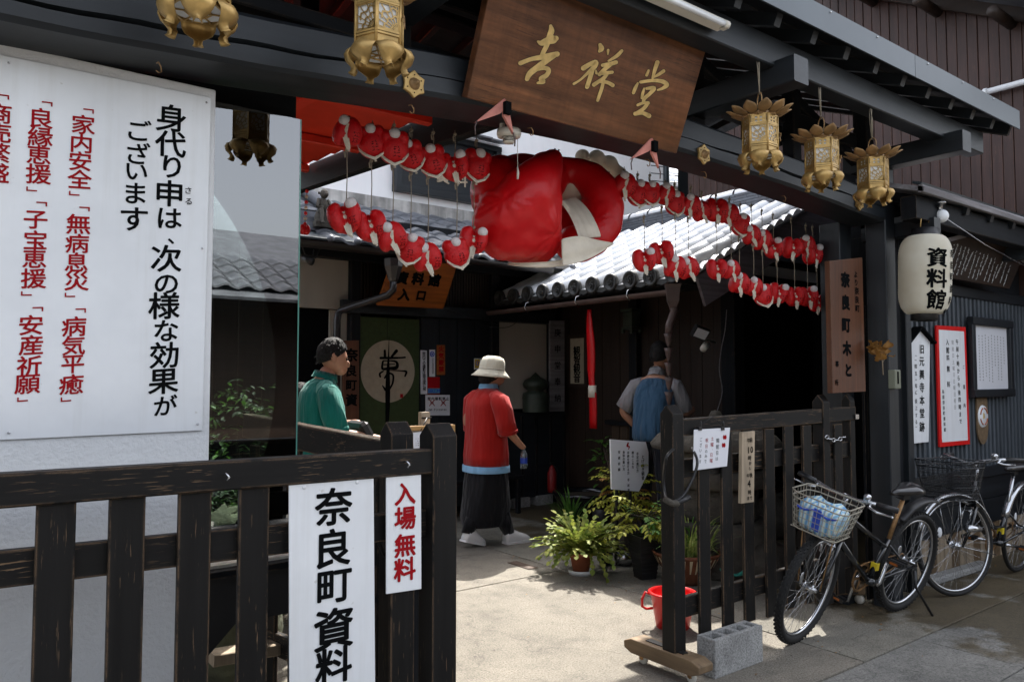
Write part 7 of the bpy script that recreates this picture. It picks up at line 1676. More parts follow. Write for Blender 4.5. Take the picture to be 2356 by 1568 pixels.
# ================================================================ BICYCLES
def torus(mb, c, R_, r, n=48, m=8, mi=0, M=None, squash=1.0):
    pts = [V((R_*math.cos(2*math.pi*i/n), 0, R_*math.sin(2*math.pi*i/n))) for i in range(n)]
    vs = []
    for p in pts:
        d = p.normalized()
        for k in range(m):
            a = 2*math.pi*k/m; q = p+d*(r*math.cos(a))+V((0, r*squash*math.sin(a), 0)); vs.append(V(c)+(M @ q if M is not None else q))
    mb.add(vs, [(i*m+k, i*m+(k+1) % m, ((i+1) % n)*m+(k+1) % m, ((i+1) % n)*m+k) for i in range(n) for k in range(m)], mi, True)
def bicycle(label, loc, heading, lean, steer, r=0.34, knobby=False, city=False, tw=0.018):
    t = thing('bicycle', label, 'bicycle', loc); P0(t); t.rotation_euler = (lean, 0, heading)
    wb = 1.06 if not city else 1.10
    ax_d = V((0.32, 0, -1)).normalized(); hb_ = V((wb-0.155, 0, 0.62 if not city else 0.62)); ht = hb_-ax_d*(0.17)      # head tube bottom/top
    S_ = Matrix.Rotation(steer, 3, -ax_d); 
    def T(p): return hb_+S_ @ (V(p)-hb_)
    def part(name, b, m, par=None, loc_=(0, 0, 0)):
        me = b.mesh(name, m)
        return inst(name, me, par or t, loc_)
    def wheel(c, M):
        w_ = link('wheel', None, t, c); WORG[w_.name] = V((0, 0, 0))
        b = MB(); torus(b, (0, 0, 0), r-tw, tw, 64, 10, 0, M)
        if knobby:
            for i in range(64):
                a = 2*math.pi*i/64
                for j, yy in enumerate((-0.016, -0.006, 0.006, 0.016)):
                    aa = a+(0.5 if j % 2 else 0)*2*math.pi/64; rr = r-0.001-(0.004 if abs(yy) > 0.01 else 0)
                    q = V((rr*math.cos(aa), yy, rr*math.sin(aa))); Rk = M @ Matrix.Rotation(-aa, 3, 'Y'); b.box(M @ q, (0.008, 0.008, 0.013), Rk)
        inst('tyre', b.mesh('tyre', MT['rubber']), w_, (0, 0, 0))
        b = MB(); torus(b, (0, 0, 0), r-2*tw-0.006, 0.009, 56, 8, 0, M, 1.25); inst('rim', b.mesh('rim', MT['steel']), w_, (0, 0, 0))
        b = MB()
        for i in range(32):
            a = 2*math.pi*i/32; s = 1 if i % 2 else -1; a2 = a+(0.9 if (i//2) % 2 else -0.9); q1 = M @ V((0.018*math.cos(a2), s*0.024, 0.018*math.sin(a2))); q2 = M @ V(((r-2*tw-0.01)*math.cos(a), 0, (r-2*tw-0.01)*math.sin(a)))
            b.tube([q1, q2], 0.0011, 4, caps=False)
        o = inst('spokes', b.mesh('spokes', MT['steel']), w_, (0, 0, 0)); o['kind'] = 'stuff'
        b = MB(); b.tube([M @ V((0, -0.048, 0)), M @ V((0, 0.048, 0))], 0.012, 12); 
        for s in (-1, 1): b.tube([M @ V((0, s*0.022, 0)), M @ V((0, s*0.026, 0))], 0.026, 16)
        inst('hub', b.mesh('hub', MT['steel']), w_, (0, 0, 0))
        a = 0.6; b = MB(); b.ball(M @ V((0.17*math.cos(a), 0.008, 0.17*math.sin(a))), (0.022, 0.006, 0.036), 10, 0, M); inst('reflector', b.mesh('reflector', MT['white_board' if city else 'steel']), w_, (0, 0, 0))
        return w_
    I3 = Matrix.Identity(3); rc_ = V((0, 0, r)); fc = V((wb, 0, r)); wheel(rc_, I3); wheel(T(fc), S_)
    bb = V((0.43, 0, 0.27 if not city else 0.28)); st = V((0.29, 0, 0.52)); sad = V((0.20, 0, 0.80))
    fm = MT['black_paint']
    b = MB()
    b.tube([hb_, ht], 0.019, 12); b.tube([bb, st], 0.016, 12)
    if city:
        b.tube([hb_+V((-0.01, 0, 0.03)), V((0.72, 0, 0.42)), V((0.55, 0, 0.30)), bb], 0.017, 12); b.tube([ht+V((-0.01, 0, -0.05)), V((0.66, 0, 0.50)), V((0.50, 0, 0.40)), bb.lerp(st, 0.45)], 0.014, 12)
    else:
        b.tube([hb_+V((0, 0, 0.02)), bb], 0.019, 12); b.tube([ht+V((0, 0, -0.03)), st+V((0.01, 0, -0.05))], 0.016, 12)
    for s in (-1, 1):
        b.tube([bb+V((0, s*0.03, 0)), V((0.2, s*0.05, r-0.02)), V((0, s*0.06, r))], 0.009, 8); b.tube([st+V((0, s*0.015, -0.03)), V((0.2, s*0.05, st.z-0.12)), V((0, s*0.06, r))], 0.007, 8)
    b.tube([bb+V((0, -0.04, 0)), bb+V((0, 0.04, 0))], 0.022, 12); part('frame', b, fm)
    b = MB()
    for s in (-1, 1): b.tube([T(hb_+V((0.01, s*0.055, -0.01))), T(hb_.lerp(fc, 0.5)+V((-0.01 if city else 0, s*0.062, 0))), T(fc+V((0, s*0.06, 0)))], [0.013, 0.012, 0.009], 8)
    b.bar(T(hb_+V((0.005, -0.065, 0.0))), T(hb_+V((0.005, 0.065, 0.0))), 0.03, 0.03); part('fork', b, fm)
    b = MB(); b.tube([st+V((0.01, 0, -0.05)), sad+V((0.01, 0, -0.02))], 0.0135, 12); part('seat_post', b, MT['rust_steel' if not city else 'steel'])
    # saddle
    b = MB(); rings = [(-0.11, 0.0, 0.062, 0.028), (-0.085, 0.010, 0.082, 0.04), (-0.03, 0.012, 0.074, 0.04), (0.03, 0.004, 0.045, 0.034), (0.10, 0.004, 0.026, 0.028), (0.155, 0.0, 0.016, 0.018)]; vs = []; n = 14
    for x, dz, w_, h_ in rings:
        for k in range(n): a = 2*math.pi*k/n; vs.append(sad+V((x, w_*math.cos(a), 0.02+dz+h_*(math.sin(a) if math.sin(a) > 0 else 0.55*math.sin(a)))))
    b.add(vs, [(i*n+k, i*n+(k+1) % n, (i+1)*n+(k+1) % n, (i+1)*n+k) for i in range(5) for k in range(n)]+[tuple(range(n-1, -1, -1)), tuple(range(5*n, 6*n))], 0, True)
    part('saddle', b, plain('saddle_vinyl_%d' % (1 if city else 0), (0.016, 0.015, 0.016), 0.28, var=0.1, coat=0.4))
    b = MB(); b.box(sad+V((0.01, 0, -0.01)), (0.07, 0.04, 0.03)); b.tube([sad+V((-0.08, 0.02, 0)), sad+V((0.12, 0.01, 0.0))], 0.004, 6); part('saddle_clamp', b, MT['black_plastic'])
    # handlebar and stem
    top = ht-ax_d*(0.07 if not city else 0.10)
    b = MB(); b.tube([T(ht), T(top)], 0.012, 10); b.tube([T(top), T(top+V((0.06, 0, 0.015)))], 0.014, 10)
    hc = top+V((0.06, 0, 0.015))
    if city: bar = [(-0.14, -0.28, 0.05), (0.0, -0.23, 0.055), (0.02, -0.09, 0.03), (0, 0, 0), (0.02, 0.09, 0.03), (0.0, 0.23, 0.055), (-0.14, 0.28, 0.05)]
    else: bar = [(-0.03, -0.29, 0.02), (-0.005, -0.15, 0.015), (0, -0.08, 0.0), (0, 0, 0), (0, 0.08, 0.0), (-0.005, 0.15, 0.015), (-0.03, 0.29, 0.02)]
    hp_ = [T(hc+V(p)) for p in bar]; b.tube(hp_, 0.0115, 10); part('handlebar', b, MT['steel'])
    for s in (0, -1):
        a, c = (hp_[0], hp_[1]) if s == 0 else (hp_[-1], hp_[-2]); b = MB(); b.tube([a, a.lerp(c, 0.80)], 0.0165, 12); part('grip', b, MT['black_plastic'])
        b = MB(); q = a.lerp(c, 0.95); d = (a-q).normalized(); fw = T(hc+V((1, 0, 0)))-T(hc)
        b.tube([q, q+fw*0.035+V((0, 0, -0.02)), q+fw*0.05+d*0.05+V((0, 0, -0.03)), q+fw*0.045+d*0.12+V((0, 0, -0.03)), q+fw*0.06+d*0.135+V((0, 0, -0.03))], [0.008, 0.009, 0.007, 0.006, 0.005], 8); part('brake_lever', b, MT['steel'])
        b = MB(); b.tube([q+fw*0.03, q.lerp(T(hc), 0.5)+fw*0.10+V((0, 0, -0.03)), T(hc+V((0.06, 0, -0.12)))], 0.003, 5); part('brake_cable', b, MT['black_plastic'])
    b = MB(); q = hp_[5].lerp(hp_[4], 0.3); b.ball(q+V((0, 0, 0.03)), (0.022, 0.022, 0.018), 12); b.box(q+V((0, 0, 0.012)), (0.02, 0.03, 0.02)); part('bell', b, MT['steel'])
    # chainwheel, chain, cranks, pedals
    b = MB(); M = Matrix.Identity(3)
    torus(b, bb+V((0, -0.045, 0)), 0.085, 0.006, 32, 6)
    for i in range(5): a = i*1.2566; b.bar(bb+V((0, -0.045, 0)), bb+V((0.085*math.cos(a), -0.045, 0.085*math.sin(a))), 0.004, 0.014)
    for i in range(32): a = i*2*math.pi/32; b.box(bb+V((0.093*math.cos(a), -0.045, 0.093*math.sin(a))), (0.006, 0.003, 0.006))
    part('chainring', b, MT['rust_steel'])
    b = MB(); b.tube([bb+V((0, -0.045, 0.09)), V((0, -0.045, r+0.035))], 0.004, 6); b.tube([bb+V((0, -0.045, -0.09)), V((0, -0.045, r-0.035))], 0.004, 6); torus(b, (0, -0.045, r), 0.035, 0.005, 20, 6); part('chain', b, MT['rust_steel'])
    ca = -1.25 if not city else 0.2
    for s in (-1, 1):
        d = V((math.cos(ca), 0, math.sin(ca)))*s*-1; e = bb+V((0, s*0.07, 0))+d*0.17; b = MB(); b.tube([bb+V((0, s*0.055, 0)), bb+V((0, s*0.07, 0))+d*0.02, e], [0.015, 0.012, 0.010], 8); part('crank', b, MT['steel'])
        b = MB(); q = e+V((0, s*0.055, 0)); b.box(q, (0.075, 0.085, 0.008)); b.box(q+V((0.036, 0, 0)), (0.008, 0.09, 0.024)); b.box(q+V((-0.036, 0, 0)), (0.008, 0.09, 0.024)); b.box(q+V((0, 0, 0)), (0.02, 0.095, 0.02)); pd = part('pedal', b, MT['black_plastic'])
        b = MB(); b.box(q+V((0.0405, 0, 0)), (0.002, 0.05, 0.014)); b.box(q+V((-0.0405, 0, 0)), (0.002, 0.05, 0.014)); inst('pedal_reflector', b.mesh('pedal_reflector', MT['orange_wood']), pd, (0, 0, 0))
    # mudguards
    def guard(c, a0, a1, f, mat_, rr, w_=0.03, lift=0.0):
        b = MB(); vs = []; n = 22
        for i in range(n+1):
            a = math.radians(a0+(a1-a0)*i/n); R_ = rr+lift*i/n
            for yy, dz in ((-w_, -0.014), (-w_*0.7, 0), (0, 0.006), (w_*0.7, 0), (w_, -0.014)): vs.append(f(c+V(((R_+dz)*math.cos(a), yy, (R_+dz)*math.sin(a)))))
        b.add(vs, [(i*5+k, i*5+k+1, (i+1)*5+k+1, (i+1)*5+k) for i in range(n) for k in range(4)], 0, True)
        o = part('mudguard', b, mat_); m = o.modifiers.new('s', 'SOLIDIFY'); m.thickness = 0.002
    if city:
        guard(rc_, 20, 200, lambda p: p, MT['steel'], r+0.012); guard(fc, 20, 165, T, MT['steel'], r+0.012)
        b = MB()
        for s in (-1, 1): b.tube([T(fc+V((0, s*0.055, 0))), T(fc+V((-(r+0.01)*0.96, s*0.03, -0.08)))], 0.003, 5)
        part('mudguard_stay', b, MT['steel'])
    else:
        guard(rc_, 55, 118, lambda p: p, MT['black_plastic'], r+0.05, 0.042, 0.06)
    # kickstand on the left
    b = MB(); k0 = V((0.02 if not city else 0.0, 0.065, r-0.03)) if not city else V((0.0, 0.07, r))
    b.tube([k0, k0+V((0.0, 0.03, -0.10)), V((-0.06, 0.19 if not city else 0.12, 0.045))], [0.011, 0.008, 0.008], 8); part('kickstand', b, MT['black_plastic' if not city else 'steel'])
    # basket
    bc = hc+V((0.20, 0, -0.055 if not city else -0.06)); hw0, hw1, dp0, dp1, hh = (0.165, 0.125, 0.13, 0.10, 0.20) if not city else (0.19, 0.15, 0.16, 0.11, 0.26)
    b = MB(); bz = bc.z-hh*0.62; tz = bc.z+hh*0.38
    def corner(u_, v_, z): 
        k = (z-bz)/hh; hw = hw1+(hw0-hw1)*k; dp = dp1+(dp0-dp1)*k; return T(V((bc.x+dp*u_, hw*v_, z)))
    nv = 12; loopz = 7 if not city else 0
    def per(s_):  # 0..4 round the rectangle with soft corners
        s_ = s_ % 4; i = int(s_); f = s_-i; cs_ = [(1, -1), (1, 1), (-1, 1), (-1, -1)]; a = cs_[i]; c = cs_[(i+1) % 4]; u_, v_ = a[0]+(c[0]-a[0])*f, a[1]+(c[1]-a[1])*f
        l = max(1.0, math.hypot(u_, v_)/1.22); return u_/l, v_/l
    def loop(z, rad): b.tube([corner(*per(4*i/48), z) for i in range(48)], rad, 5, closed=True)
    for k in range(7): loop(bz+hh*k/6, 0.0042 if k in (6, 5) or k == 0 else 0.0019)
    cnt = 30 if not city else 84
    for i in range(cnt): b.tube([corner(*per(4*i/cnt), bz), corner(*per(4*i/cnt), tz)], 0.0019 if not city else 0.0010, 4, caps=False)
    if city:
        for k in range(22): b.tube([corner(*per(4*i/48), bz+hh*k/22) for i in range(48)], 0.0010, 4, closed=True)
    for i in range(9): b.tube([corner(1, -1+2*i/8, bz), corner(-1, -1+2*i/8, bz)], 0.0019, 4)
    for i in range(7): b.tube([corner(-1+2*i/6, 1, bz), corner(-1+2*i/6, -1, bz)], 0.0019, 4)
    o = part('basket', b, MT['black_paint'] if city else plain('white_coated_wire', (0.34, 0.31, 0.25), 0.45, 0.2, var=0.2)); o['kind'] = 'stuff'
    b = MB()
    for s in (-1, 1): b.tube([T(V((bc.x+0.02, s*0.09, bz))), T(fc+V((0.0, s*0.065, 0.01)))], 0.004 if not city else 0.003, 6)
    part('basket_stay', b, MT['rust_steel'] if not city else MT['steel'])
    b = MB(); p = bb.lerp(st, 0.35); b.box(p+V((-0.0, 0.0, 0)), (0.036, 0.036, 0.045)); part('registration_sticker', b, plain('yellow_sticker_%d' % (1 if city else 0), (0.65, 0.5, 0.02), 0.5, var=0.02))
    # brakes
    b = MB()
    for s in (-1, 1): b.tube([T(hb_+V((0.03, s*0.035, -0.03))), T(hb_+V((0.05, s*0.03, -0.10)))], 0.008, 6)
    b.tube([T(hb_+V((0.05, -0.05, -0.04))), T(hb_+V((0.05, 0.05, -0.04)))], 0.005, 6)
    if city: b.tube([T(hb_+V((0.0, 0.07, -0.16))), T(hb_+V((0.12, 0.07, -0.15)))], [0.02, 0.028], 10)
    part('brake', b, MT['steel'])
    return t, T, bc, bz, hh, corner
mt_, T_, bc_, bz_, hh_, corner_ = bicycle('black mountain bicycle with knobbly tyres and a white wire basket on its stand', (5.05, 2.50, 0), math.radians(177.0), math.radians(-13), math.radians(9), 0.332, True, False, 0.024)
ct_, *_ = bicycle('black city bicycle with chrome mudguards and a fine mesh basket by the slatted wall', (6.80, 2.42, 0), math.radians(180), math.radians(-5), math.radians(-20), 0.345, False, True, 0.015)
# striped bag in the basket
m, nt, bs = nodes('blue_striped_bag'); tc = N(nt, 'ShaderNodeTexCoord'); wv = N(nt, 'ShaderNodeTexWave'); wv.bands_direction = 'Y'; wv.inputs['Scale'].default_value = 5.5; wv.inputs['Distortion'].default_value = 2.5; L(nt, tc.outputs['Object'], wv.inputs[0])
L(nt, ramp(nt, wv.outputs[1], [(0.0, (0.10, 0.30, 0.55)), (0.3, (0.45, 0.62, 0.72)), (0.5, (0.62, 0.72, 0.50)), (0.75, (0.70, 0.75, 0.78)), (1.0, (0.20, 0.45, 0.65))]), bs.inputs['Base Color']); bs.inputs['Roughness'].default_value = 0.5; MT['bag'] = m
bg = thing('striped_bag', 'blue, white and yellow striped cloth bag lying in the white wire basket', 'bag', mt_.location); bg.rotation_euler = mt_.rotation_euler; P0(bg)
b = MB(); cz_ = [(-1, 0.8), (-0.8, 0.95), (-0.2, 0.62), (0.1, 0.8), (0.5, 0.65), (0.9, 0.85), (1, 0.7)]
vs = []; n = 18
for j, (zf, ins) in enumerate(((0.03, 0.80), (0.2, 0.86), (0.45, 0.84), (0.68, 0.80), (0.80, 0.55), (0.78, 0.15))):
    for i in range(n):
        s_ = 4*i/n; s2 = s_ % 4; ii = int(s2); f = s2-ii; cs_ = [(1, -1), (1, 1), (-1, 1), (-1, -1)]; a = cs_[ii]; c = cs_[(ii+1) % 4]; u_, v_ = a[0]+(c[0]-a[0])*f, a[1]+(c[1]-a[1])*f
        l = max(1.0, math.hypot(u_, v_)/1.2); vs.append(corner_(u_/l*ins, v_/l*ins, bz_+hh_*(zf+0.06*math.sin(i*1.7+j))))
b.add(vs, [(j*n+i, j*n+(i+1) % n, (j+1)*n+(i+1) % n, (j+1)*n+i) for j in range(5) for i in range(n)]+[tuple(range(n-1, -1, -1)), tuple(range(5*n, 6*n))], 0, True)
inst('bag_body', b.mesh('bag_body', MT['bag']), bg, (0, 0, 0))
b = MB(); b.bar(corner_(0.88, 0.05, bz_+0.02), corner_(0.88, 0.05, bz_+hh_*0.72), 0.004, 0.045, up=V((0, 1, 0))); b.tube([corner_(0.9, -0.75+0.15*i, bz_+hh_*(0.62-0.05*math.sin(i))) for i in range(11)], 0.006, 6); inst('blue_band', b.mesh('blue_band', MT['blue_ink']), bg, (0, 0, 0))

# ================================================================ PLANTS AND POTS
rngp = random.Random(12)
def leaf_into(mb, p, d, nrm_, ln, w, mi=0, bend=0.25):
    d = V(d).normalized(); s_ = d.cross(V(nrm_)).normalized(); n_ = s_.cross(d).normalized(); vs = []
    prof_ = ((0, 0.12), (0.3, 0.9), (0.65, 0.85), (1.0, 0.05))
    for t, k in prof_: 
        c = V(p)+d*(ln*t)-n_*(bend*ln*t*t); vs += [c-s_*(w*k/2)+n_*(0.12*w*k), c, c+s_*(w*k/2)+n_*(0.12*w*k)]
    mb.add(vs, [(i*3+j, i*3+j+1, (i+1)*3+j+1, (i+1)*3+j) for i in range(3) for j in range(2)], mi, True)
def blade(mb, p, az, ln, w, up=0.9, droop=1.4, mi=0):
    d = V((math.cos(az), math.sin(az), 0)); s_ = V((-math.sin(az), math.cos(az), 0)); vs = []; n = 7; q = V(p)
    for i in range(n):
        t = i/(n-1); a = math.radians(80)*up-droop*t*t*1.2; ww = w*(1-t**2.5)*(0.6+0.4*min(1, t*4))
        vs += [q-s_*ww/2, q+s_*ww/2]
        q = q+(d*math.cos(a)+Z3*math.sin(a))*(ln/(n-1))
    mb.add(vs, [(i*2, i*2+1, i*2+3, i*2+2) for i in range(n-1)], mi, True)
def ppot(name, label, c, prof, m, soil_r, soil_z, cat='plant'):
    t = thing(name, label, cat, c); b = MB(); b.lathe(prof, c, 28); b.build('pot', MT[m], t)
    if soil_r: b = MB(); b.lathe([(soil_r, soil_z), (0, soil_z+0.01)], c, 20); b.build('soil', MT['soil'], t)
    return t
def G(px, py): return at(px, py, 'z', 0)
# 1 holiday cactus in terracotta
c = G(1337, 1318); t = ppot('potted_plant', 'bushy pale green holiday cactus in a terracotta pot on a white saucer', c, [(0, 0.02), (0.062, 0.02), (0.085, 0.135), (0.092, 0.135), (0.092, 0.165), (0.082, 0.165), (0.076, 0.13)], 'terracotta', 0.078, 0.145)
b = MB(); b.lathe([(0, 0.006), (0.09, 0.006), (0.10, 0.035), (0.104, 0.035), (0.094, 0.0), (0, 0.0)], c, 26); b.build('saucer', MT['white_board'], t)
b = MB()
for i in range(210):
    az = rngp.uniform(0, 6.283); el = rngp.uniform(0.3, 1.5); p = c+V((0.04*math.cos(az), 0.04*math.sin(az), 0.15)); k = rngp.randint(6, 9); droop = rngp.uniform(0.06, 0.22)
    for j in range(k):
        ln = rngp.uniform(0.034, 0.050); d = V((math.cos(az)*math.cos(el), math.sin(az)*math.cos(el), math.sin(el))); sdv = V((-math.sin(az), math.cos(az), rngp.uniform(-.6, .6))).normalized(); nn_ = d.cross(sdv)
        leaf_into(b, p, d, nn_, ln*1.08, rngp.uniform(0.034, 0.046), 0 if rngp.random() < 0.92 else 1, 0.05); p = p+d*ln; el -= droop; az += rngp.uniform(-.25, .25)
o = b.build('foliage', [MT['leaf_cactus'], MT['leaf_light']], t); o['kind'] = 'stuff'
# 2 yellow-green compound plant in dark square pot
c = G(1484, 1328); t = thing('potted_plant', 'yellow-green feathery shrub in a tall black ribbed square pot', 'plant', c)
b = MB(); M4 = Matrix.Rotation(0.5, 3, 'Z'); b.lathe([(0, 0), (0.085, 0), (0.125, 0.30), (0.13, 0.30), (0.13, 0.32), (0.115, 0.32), (0.11, 0.28)], c, 4, 0, M4, smooth=False)
b.build('pot', MT['black_plastic'], t)
b = MB()
for k in range(9):
    z = 0.04+0.03*k; r_ = (0.085+0.04*z/0.30)+0.003; b.lathe([(r_, z), (r_+0.003, z+0.008), (r_+0.001, z+0.016)], c, 4, 0, M4, smooth=False)
b.build('rib_band', MT['black_plastic'], t)['kind'] = 'stuff'
def frond(mb, p, az, el, ln, nl, lw, mi=0):
    q = V(p); pts = [q]
    for i in range(nl):
        t_ = i/nl; e = el-1.1*t_; d = V((math.cos(az)*math.cos(e), math.sin(az)*math.cos(e), math.sin(e))); q = q+d*(ln/nl); pts.append(q); sdv = V((-math.sin(az), math.cos(az), 0))
        if t_ > 0.2:
            for s in (-1, 1):
                dd = (sdv*s+d*0.55+Z3*rngp.uniform(-.25, .15)).normalized(); leaf_into(mb, q, dd, Z3, lw*rngp.uniform(0.8, 1.15)*(1.1-0.4*t_), lw*0.42, mi, 0.35)
    leaf_into(mb, q, d, Z3, lw, lw*0.42, mi)
    mb.tube(pts, 0.0022, 4, mi=2)
b = MB()
for i in range(46):
    az = rngp.uniform(0, 6.28); p = c+V((0.03*math.cos(az), 0.03*math.sin(az), rngp.uniform(0.30, 0.46))); frond(b, p, az, rngp.uniform(0.3, 1.3), rngp.uniform(0.16, 0.30), 7, 0.066, 0 if rngp.random() < 0.8 else 1)
o = b.build('foliage', [MT['leaf_yellow'], MT['leaf_green'], MT['brown_z']], t); o['kind'] = 'stuff'
# 3 nandina-like yellow plant in white urn behind
c = G(1440, 1275); t = ppot('potted_plant', 'yellow leaved shrub with red tinted tips in a pale fluted urn', c, [(0, 0), (0.075, 0), (0.065, 0.04), (0.05, 0.06), (0.06, 0.10), (0.09, 0.24), (0.105, 0.33), (0.12, 0.34), (0.118, 0.355), (0.10, 0.35)], 'stone', 0.10, 0.34)
b = MB()
for i in range(52):
    az = rngp.uniform(0, 6.28); p = c+V((0.04*math.cos(az), 0.04*math.sin(az), rngp.uniform(0.36, 0.62))); frond(b, p, az, rngp.uniform(0.1, 1.2), rngp.uniform(0.15, 0.32), 7, 0.064, 0 if i % 7 else 1)
for i in range(8):
    az = rngp.uniform(0, 6.28); b.tube([c+V((0, 0, 0.35)), c+V((0.12*math.cos(az), 0.12*math.sin(az), 0.62)), c+V((0.2*math.cos(az), 0.2*math.sin(az), 0.9))], [0.005, 0.004, 0.002], 5, mi=2)
o = b.build('foliage', [MT['leaf_yellow'], MT['leaf_dead'], MT['brown_z']], t); o['kind'] = 'stuff'
# 4 wide striped bowl with spider plant behind the gate
c = G(1580, 1338); t = ppot('potted_plant', 'wide brown and cream drip-glazed bowl with arching light green grassy leaves', c, [(0, 0), (0.12, 0), (0.13, 0.03), (0.20, 0.13), (0.245, 0.21), (0.255, 0.225), (0.245, 0.235), (0.225, 0.21)], 'glaze', 0.23, 0.20)
b = MB()
for k in range(30):
    a = 2*math.pi*k/30; l_ = rngp.uniform(0.3, 0.8); vs = []
    for j in range(5):
        z = 0.205-0.15*l_*j/4; r_ = (0.20+(z-0.13)*0.56 if z > 0.13 else 0.13+(z-0.03)*0.7)+0.003; w_ = 0.011*(1-0.15*j)
        for s in (-1, 1): aa = a+s*w_/r_; vs.append(c+V((r_*math.cos(aa), r_*math.sin(aa), z)))
    b.add(vs, [(j*2, j*2+1, j*2+3, j*2+2) for j in range(4)], 0, True)
b.build('glaze_drip', MT['cream_glaze'], t)['kind'] = 'stuff'
b = MB()
for i in range(150):
    a = rngp.uniform(0, 6.28); r_ = 0.17*math.sqrt(rngp.random()); p = c+V((r_*math.cos(a), r_*math.sin(a), 0.20)); blade(b, p, a+rngp.uniform(-.7, .7), rngp.uniform(0.18, 0.42), rngp.uniform(0.010, 0.018), rngp.uniform(0.5, 1.05), rngp.uniform(0.8, 1.6), 0 if rngp.random() < 0.75 else 1)
o = b.build('foliage', [MT['leaf_light'], MT['leaf_green']], t); o['kind'] = 'stuff'
# 5 water basin with leafy sapling behind
c = G(1349, 1195); t = ppot('water_basin', 'big dark glazed water basin behind the holiday cactus', c, [(0, 0), (0.20, 0), (0.30, 0.14), (0.34, 0.26), (0.36, 0.27), (0.36, 0.30), (0.31, 0.30), (0.30, 0.26)], 'black_paint', 0.31, 0.25, 'basin')
c = G(1385, 1215); t = ppot('potted_plant', 'tall sapling with broad glossy green leaves rising behind the yellow shrub', c, [(0, 0), (0.08, 0), (0.10, 0.2), (0.09, 0.2)], 'black_plastic', 0.09, 0.18)
b = MB(); b.tube([c+V((0, 0, 0.18)), c+V((0.02, 0, 0.5)), c+V((0.0, 0.01, 0.86))], [0.007, 0.006, 0.004], 6, mi=1)
for i in range(46):
    z = rngp.uniform(0.42, 0.92); az = rngp.uniform(0, 6.28); q = c+V((0.05*math.cos(az), 0.05*math.sin(az), z)); leaf_into(b, q, (math.cos(az), math.sin(az), rngp.uniform(-.1, .7)), Z3, rngp.uniform(0.08, 0.14), rngp.uniform(0.035, 0.055), 0, 0.4)
o = b.build('foliage', [MT['leaf_green'], MT['brown_z']], t); o['kind'] = 'stuff'
c = G(1312, 1240); t = ppot('potted_plant', 'dark strap-leaved plant in a low pot behind the holiday cactus', c, [(0, 0), (0.08, 0), (0.10, 0.14), (0.09, 0.14)], 'glaze', 0.09, 0.12)
b = MB()
for i in range(46): a = rngp.uniform(0, 6.28); blade(b, c+V((0.03*math.cos(a), 0.03*math.sin(a), 0.12)), a, rngp.uniform(0.25, 0.42), 0.024, rngp.uniform(0.6, 1.05), rngp.uniform(0.5, 1.1))
o = b.build('foliage', MT['leaf_green'], t); o['kind'] = 'stuff'
# small grey pot and steel pot
c = G(1393, 1298); t = ppot('flower_pot', 'small pale grey glazed pot right of the terracotta pot', c, [(0, 0), (0.05, 0), (0.065, 0.12), (0.07, 0.15), (0.06, 0.15)], 'metal_gray', 0.06, 0.13, 'pot')
c = G(1435, 1298); t = ppot('kettle_pot', 'round shiny steel pot between the grey pot and black square pot', c, [(0, 0), (0.05, 0), (0.075, 0.03), (0.08, 0.07), (0.06, 0.11), (0.05, 0.12)], 'steel', 0.05, 0.11, 'pot')
# red bucket behind gate post
c = G(1548, 1440); t = thing('bucket', 'bright red plastic bucket standing behind the near gate post', 'bucket', c)
b = MB(); b.lathe([(0, 0), (0.10, 0), (0.132, 0.195), (0.144, 0.198), (0.146, 0.208), (0.133, 0.212), (0.127, 0.195), (0.097, 0.01), (0, 0.01)], c, 36); b.build('bucket_body', MT['red_plastic'], t)
b = MB(); rt__ = _R
b.tube([c-rt__*0.13+V((0, 0, 0.19)), c-rt__*0.165+V((0, 0, 0.205)), c-rt__*0.185+V((0, 0, 0.16)), c-rt__*0.185+V((0, 0, 0.12)), c-rt__*0.16+V((0, 0, 0.105)), c-rt__*0.12+V((0, 0, 0.11))], 0.008, 8); b.build('handle', MT['red_plastic'], t)
# red cup on white pipe, teal hose
c = G(1643, 1262); t = thing('pipe_cup', 'red plastic cup turned over a white standpipe behind the right gate', 'pipe', c)
b = MB(); b.tube([c, c+V((0, 0, 0.2))], 0.045, 14); b.build('pipe', MT['white_plastic'], t)
b = MB(); b.lathe([(0.046, 0.18), (0.055, 0.19), (0.052, 0.28), (0.0, 0.285)], c, 18); b.build('cup', MT['red_plastic'], t)
c = G(1712, 1330); t = thing('garden_hose', 'loosely coiled teal green garden hose behind the right gate', 'hose', c)
b = MB(); pts = []
for i in range(60):
    a = i*0.36; r_ = 0.17+0.05*math.sin(i*0.23); pts.append(c+V((r_*math.cos(a), r_*math.sin(a)*0.5+0.05*math.sin(i*0.11), 0.05+0.12*(0.5+0.5*math.sin(a+i*0.05)))))
b.tube(pts, 0.010, 8); b.build('hose', plain('teal_hose', (0.03, 0.28, 0.22), 0.35, var=0.1), t)
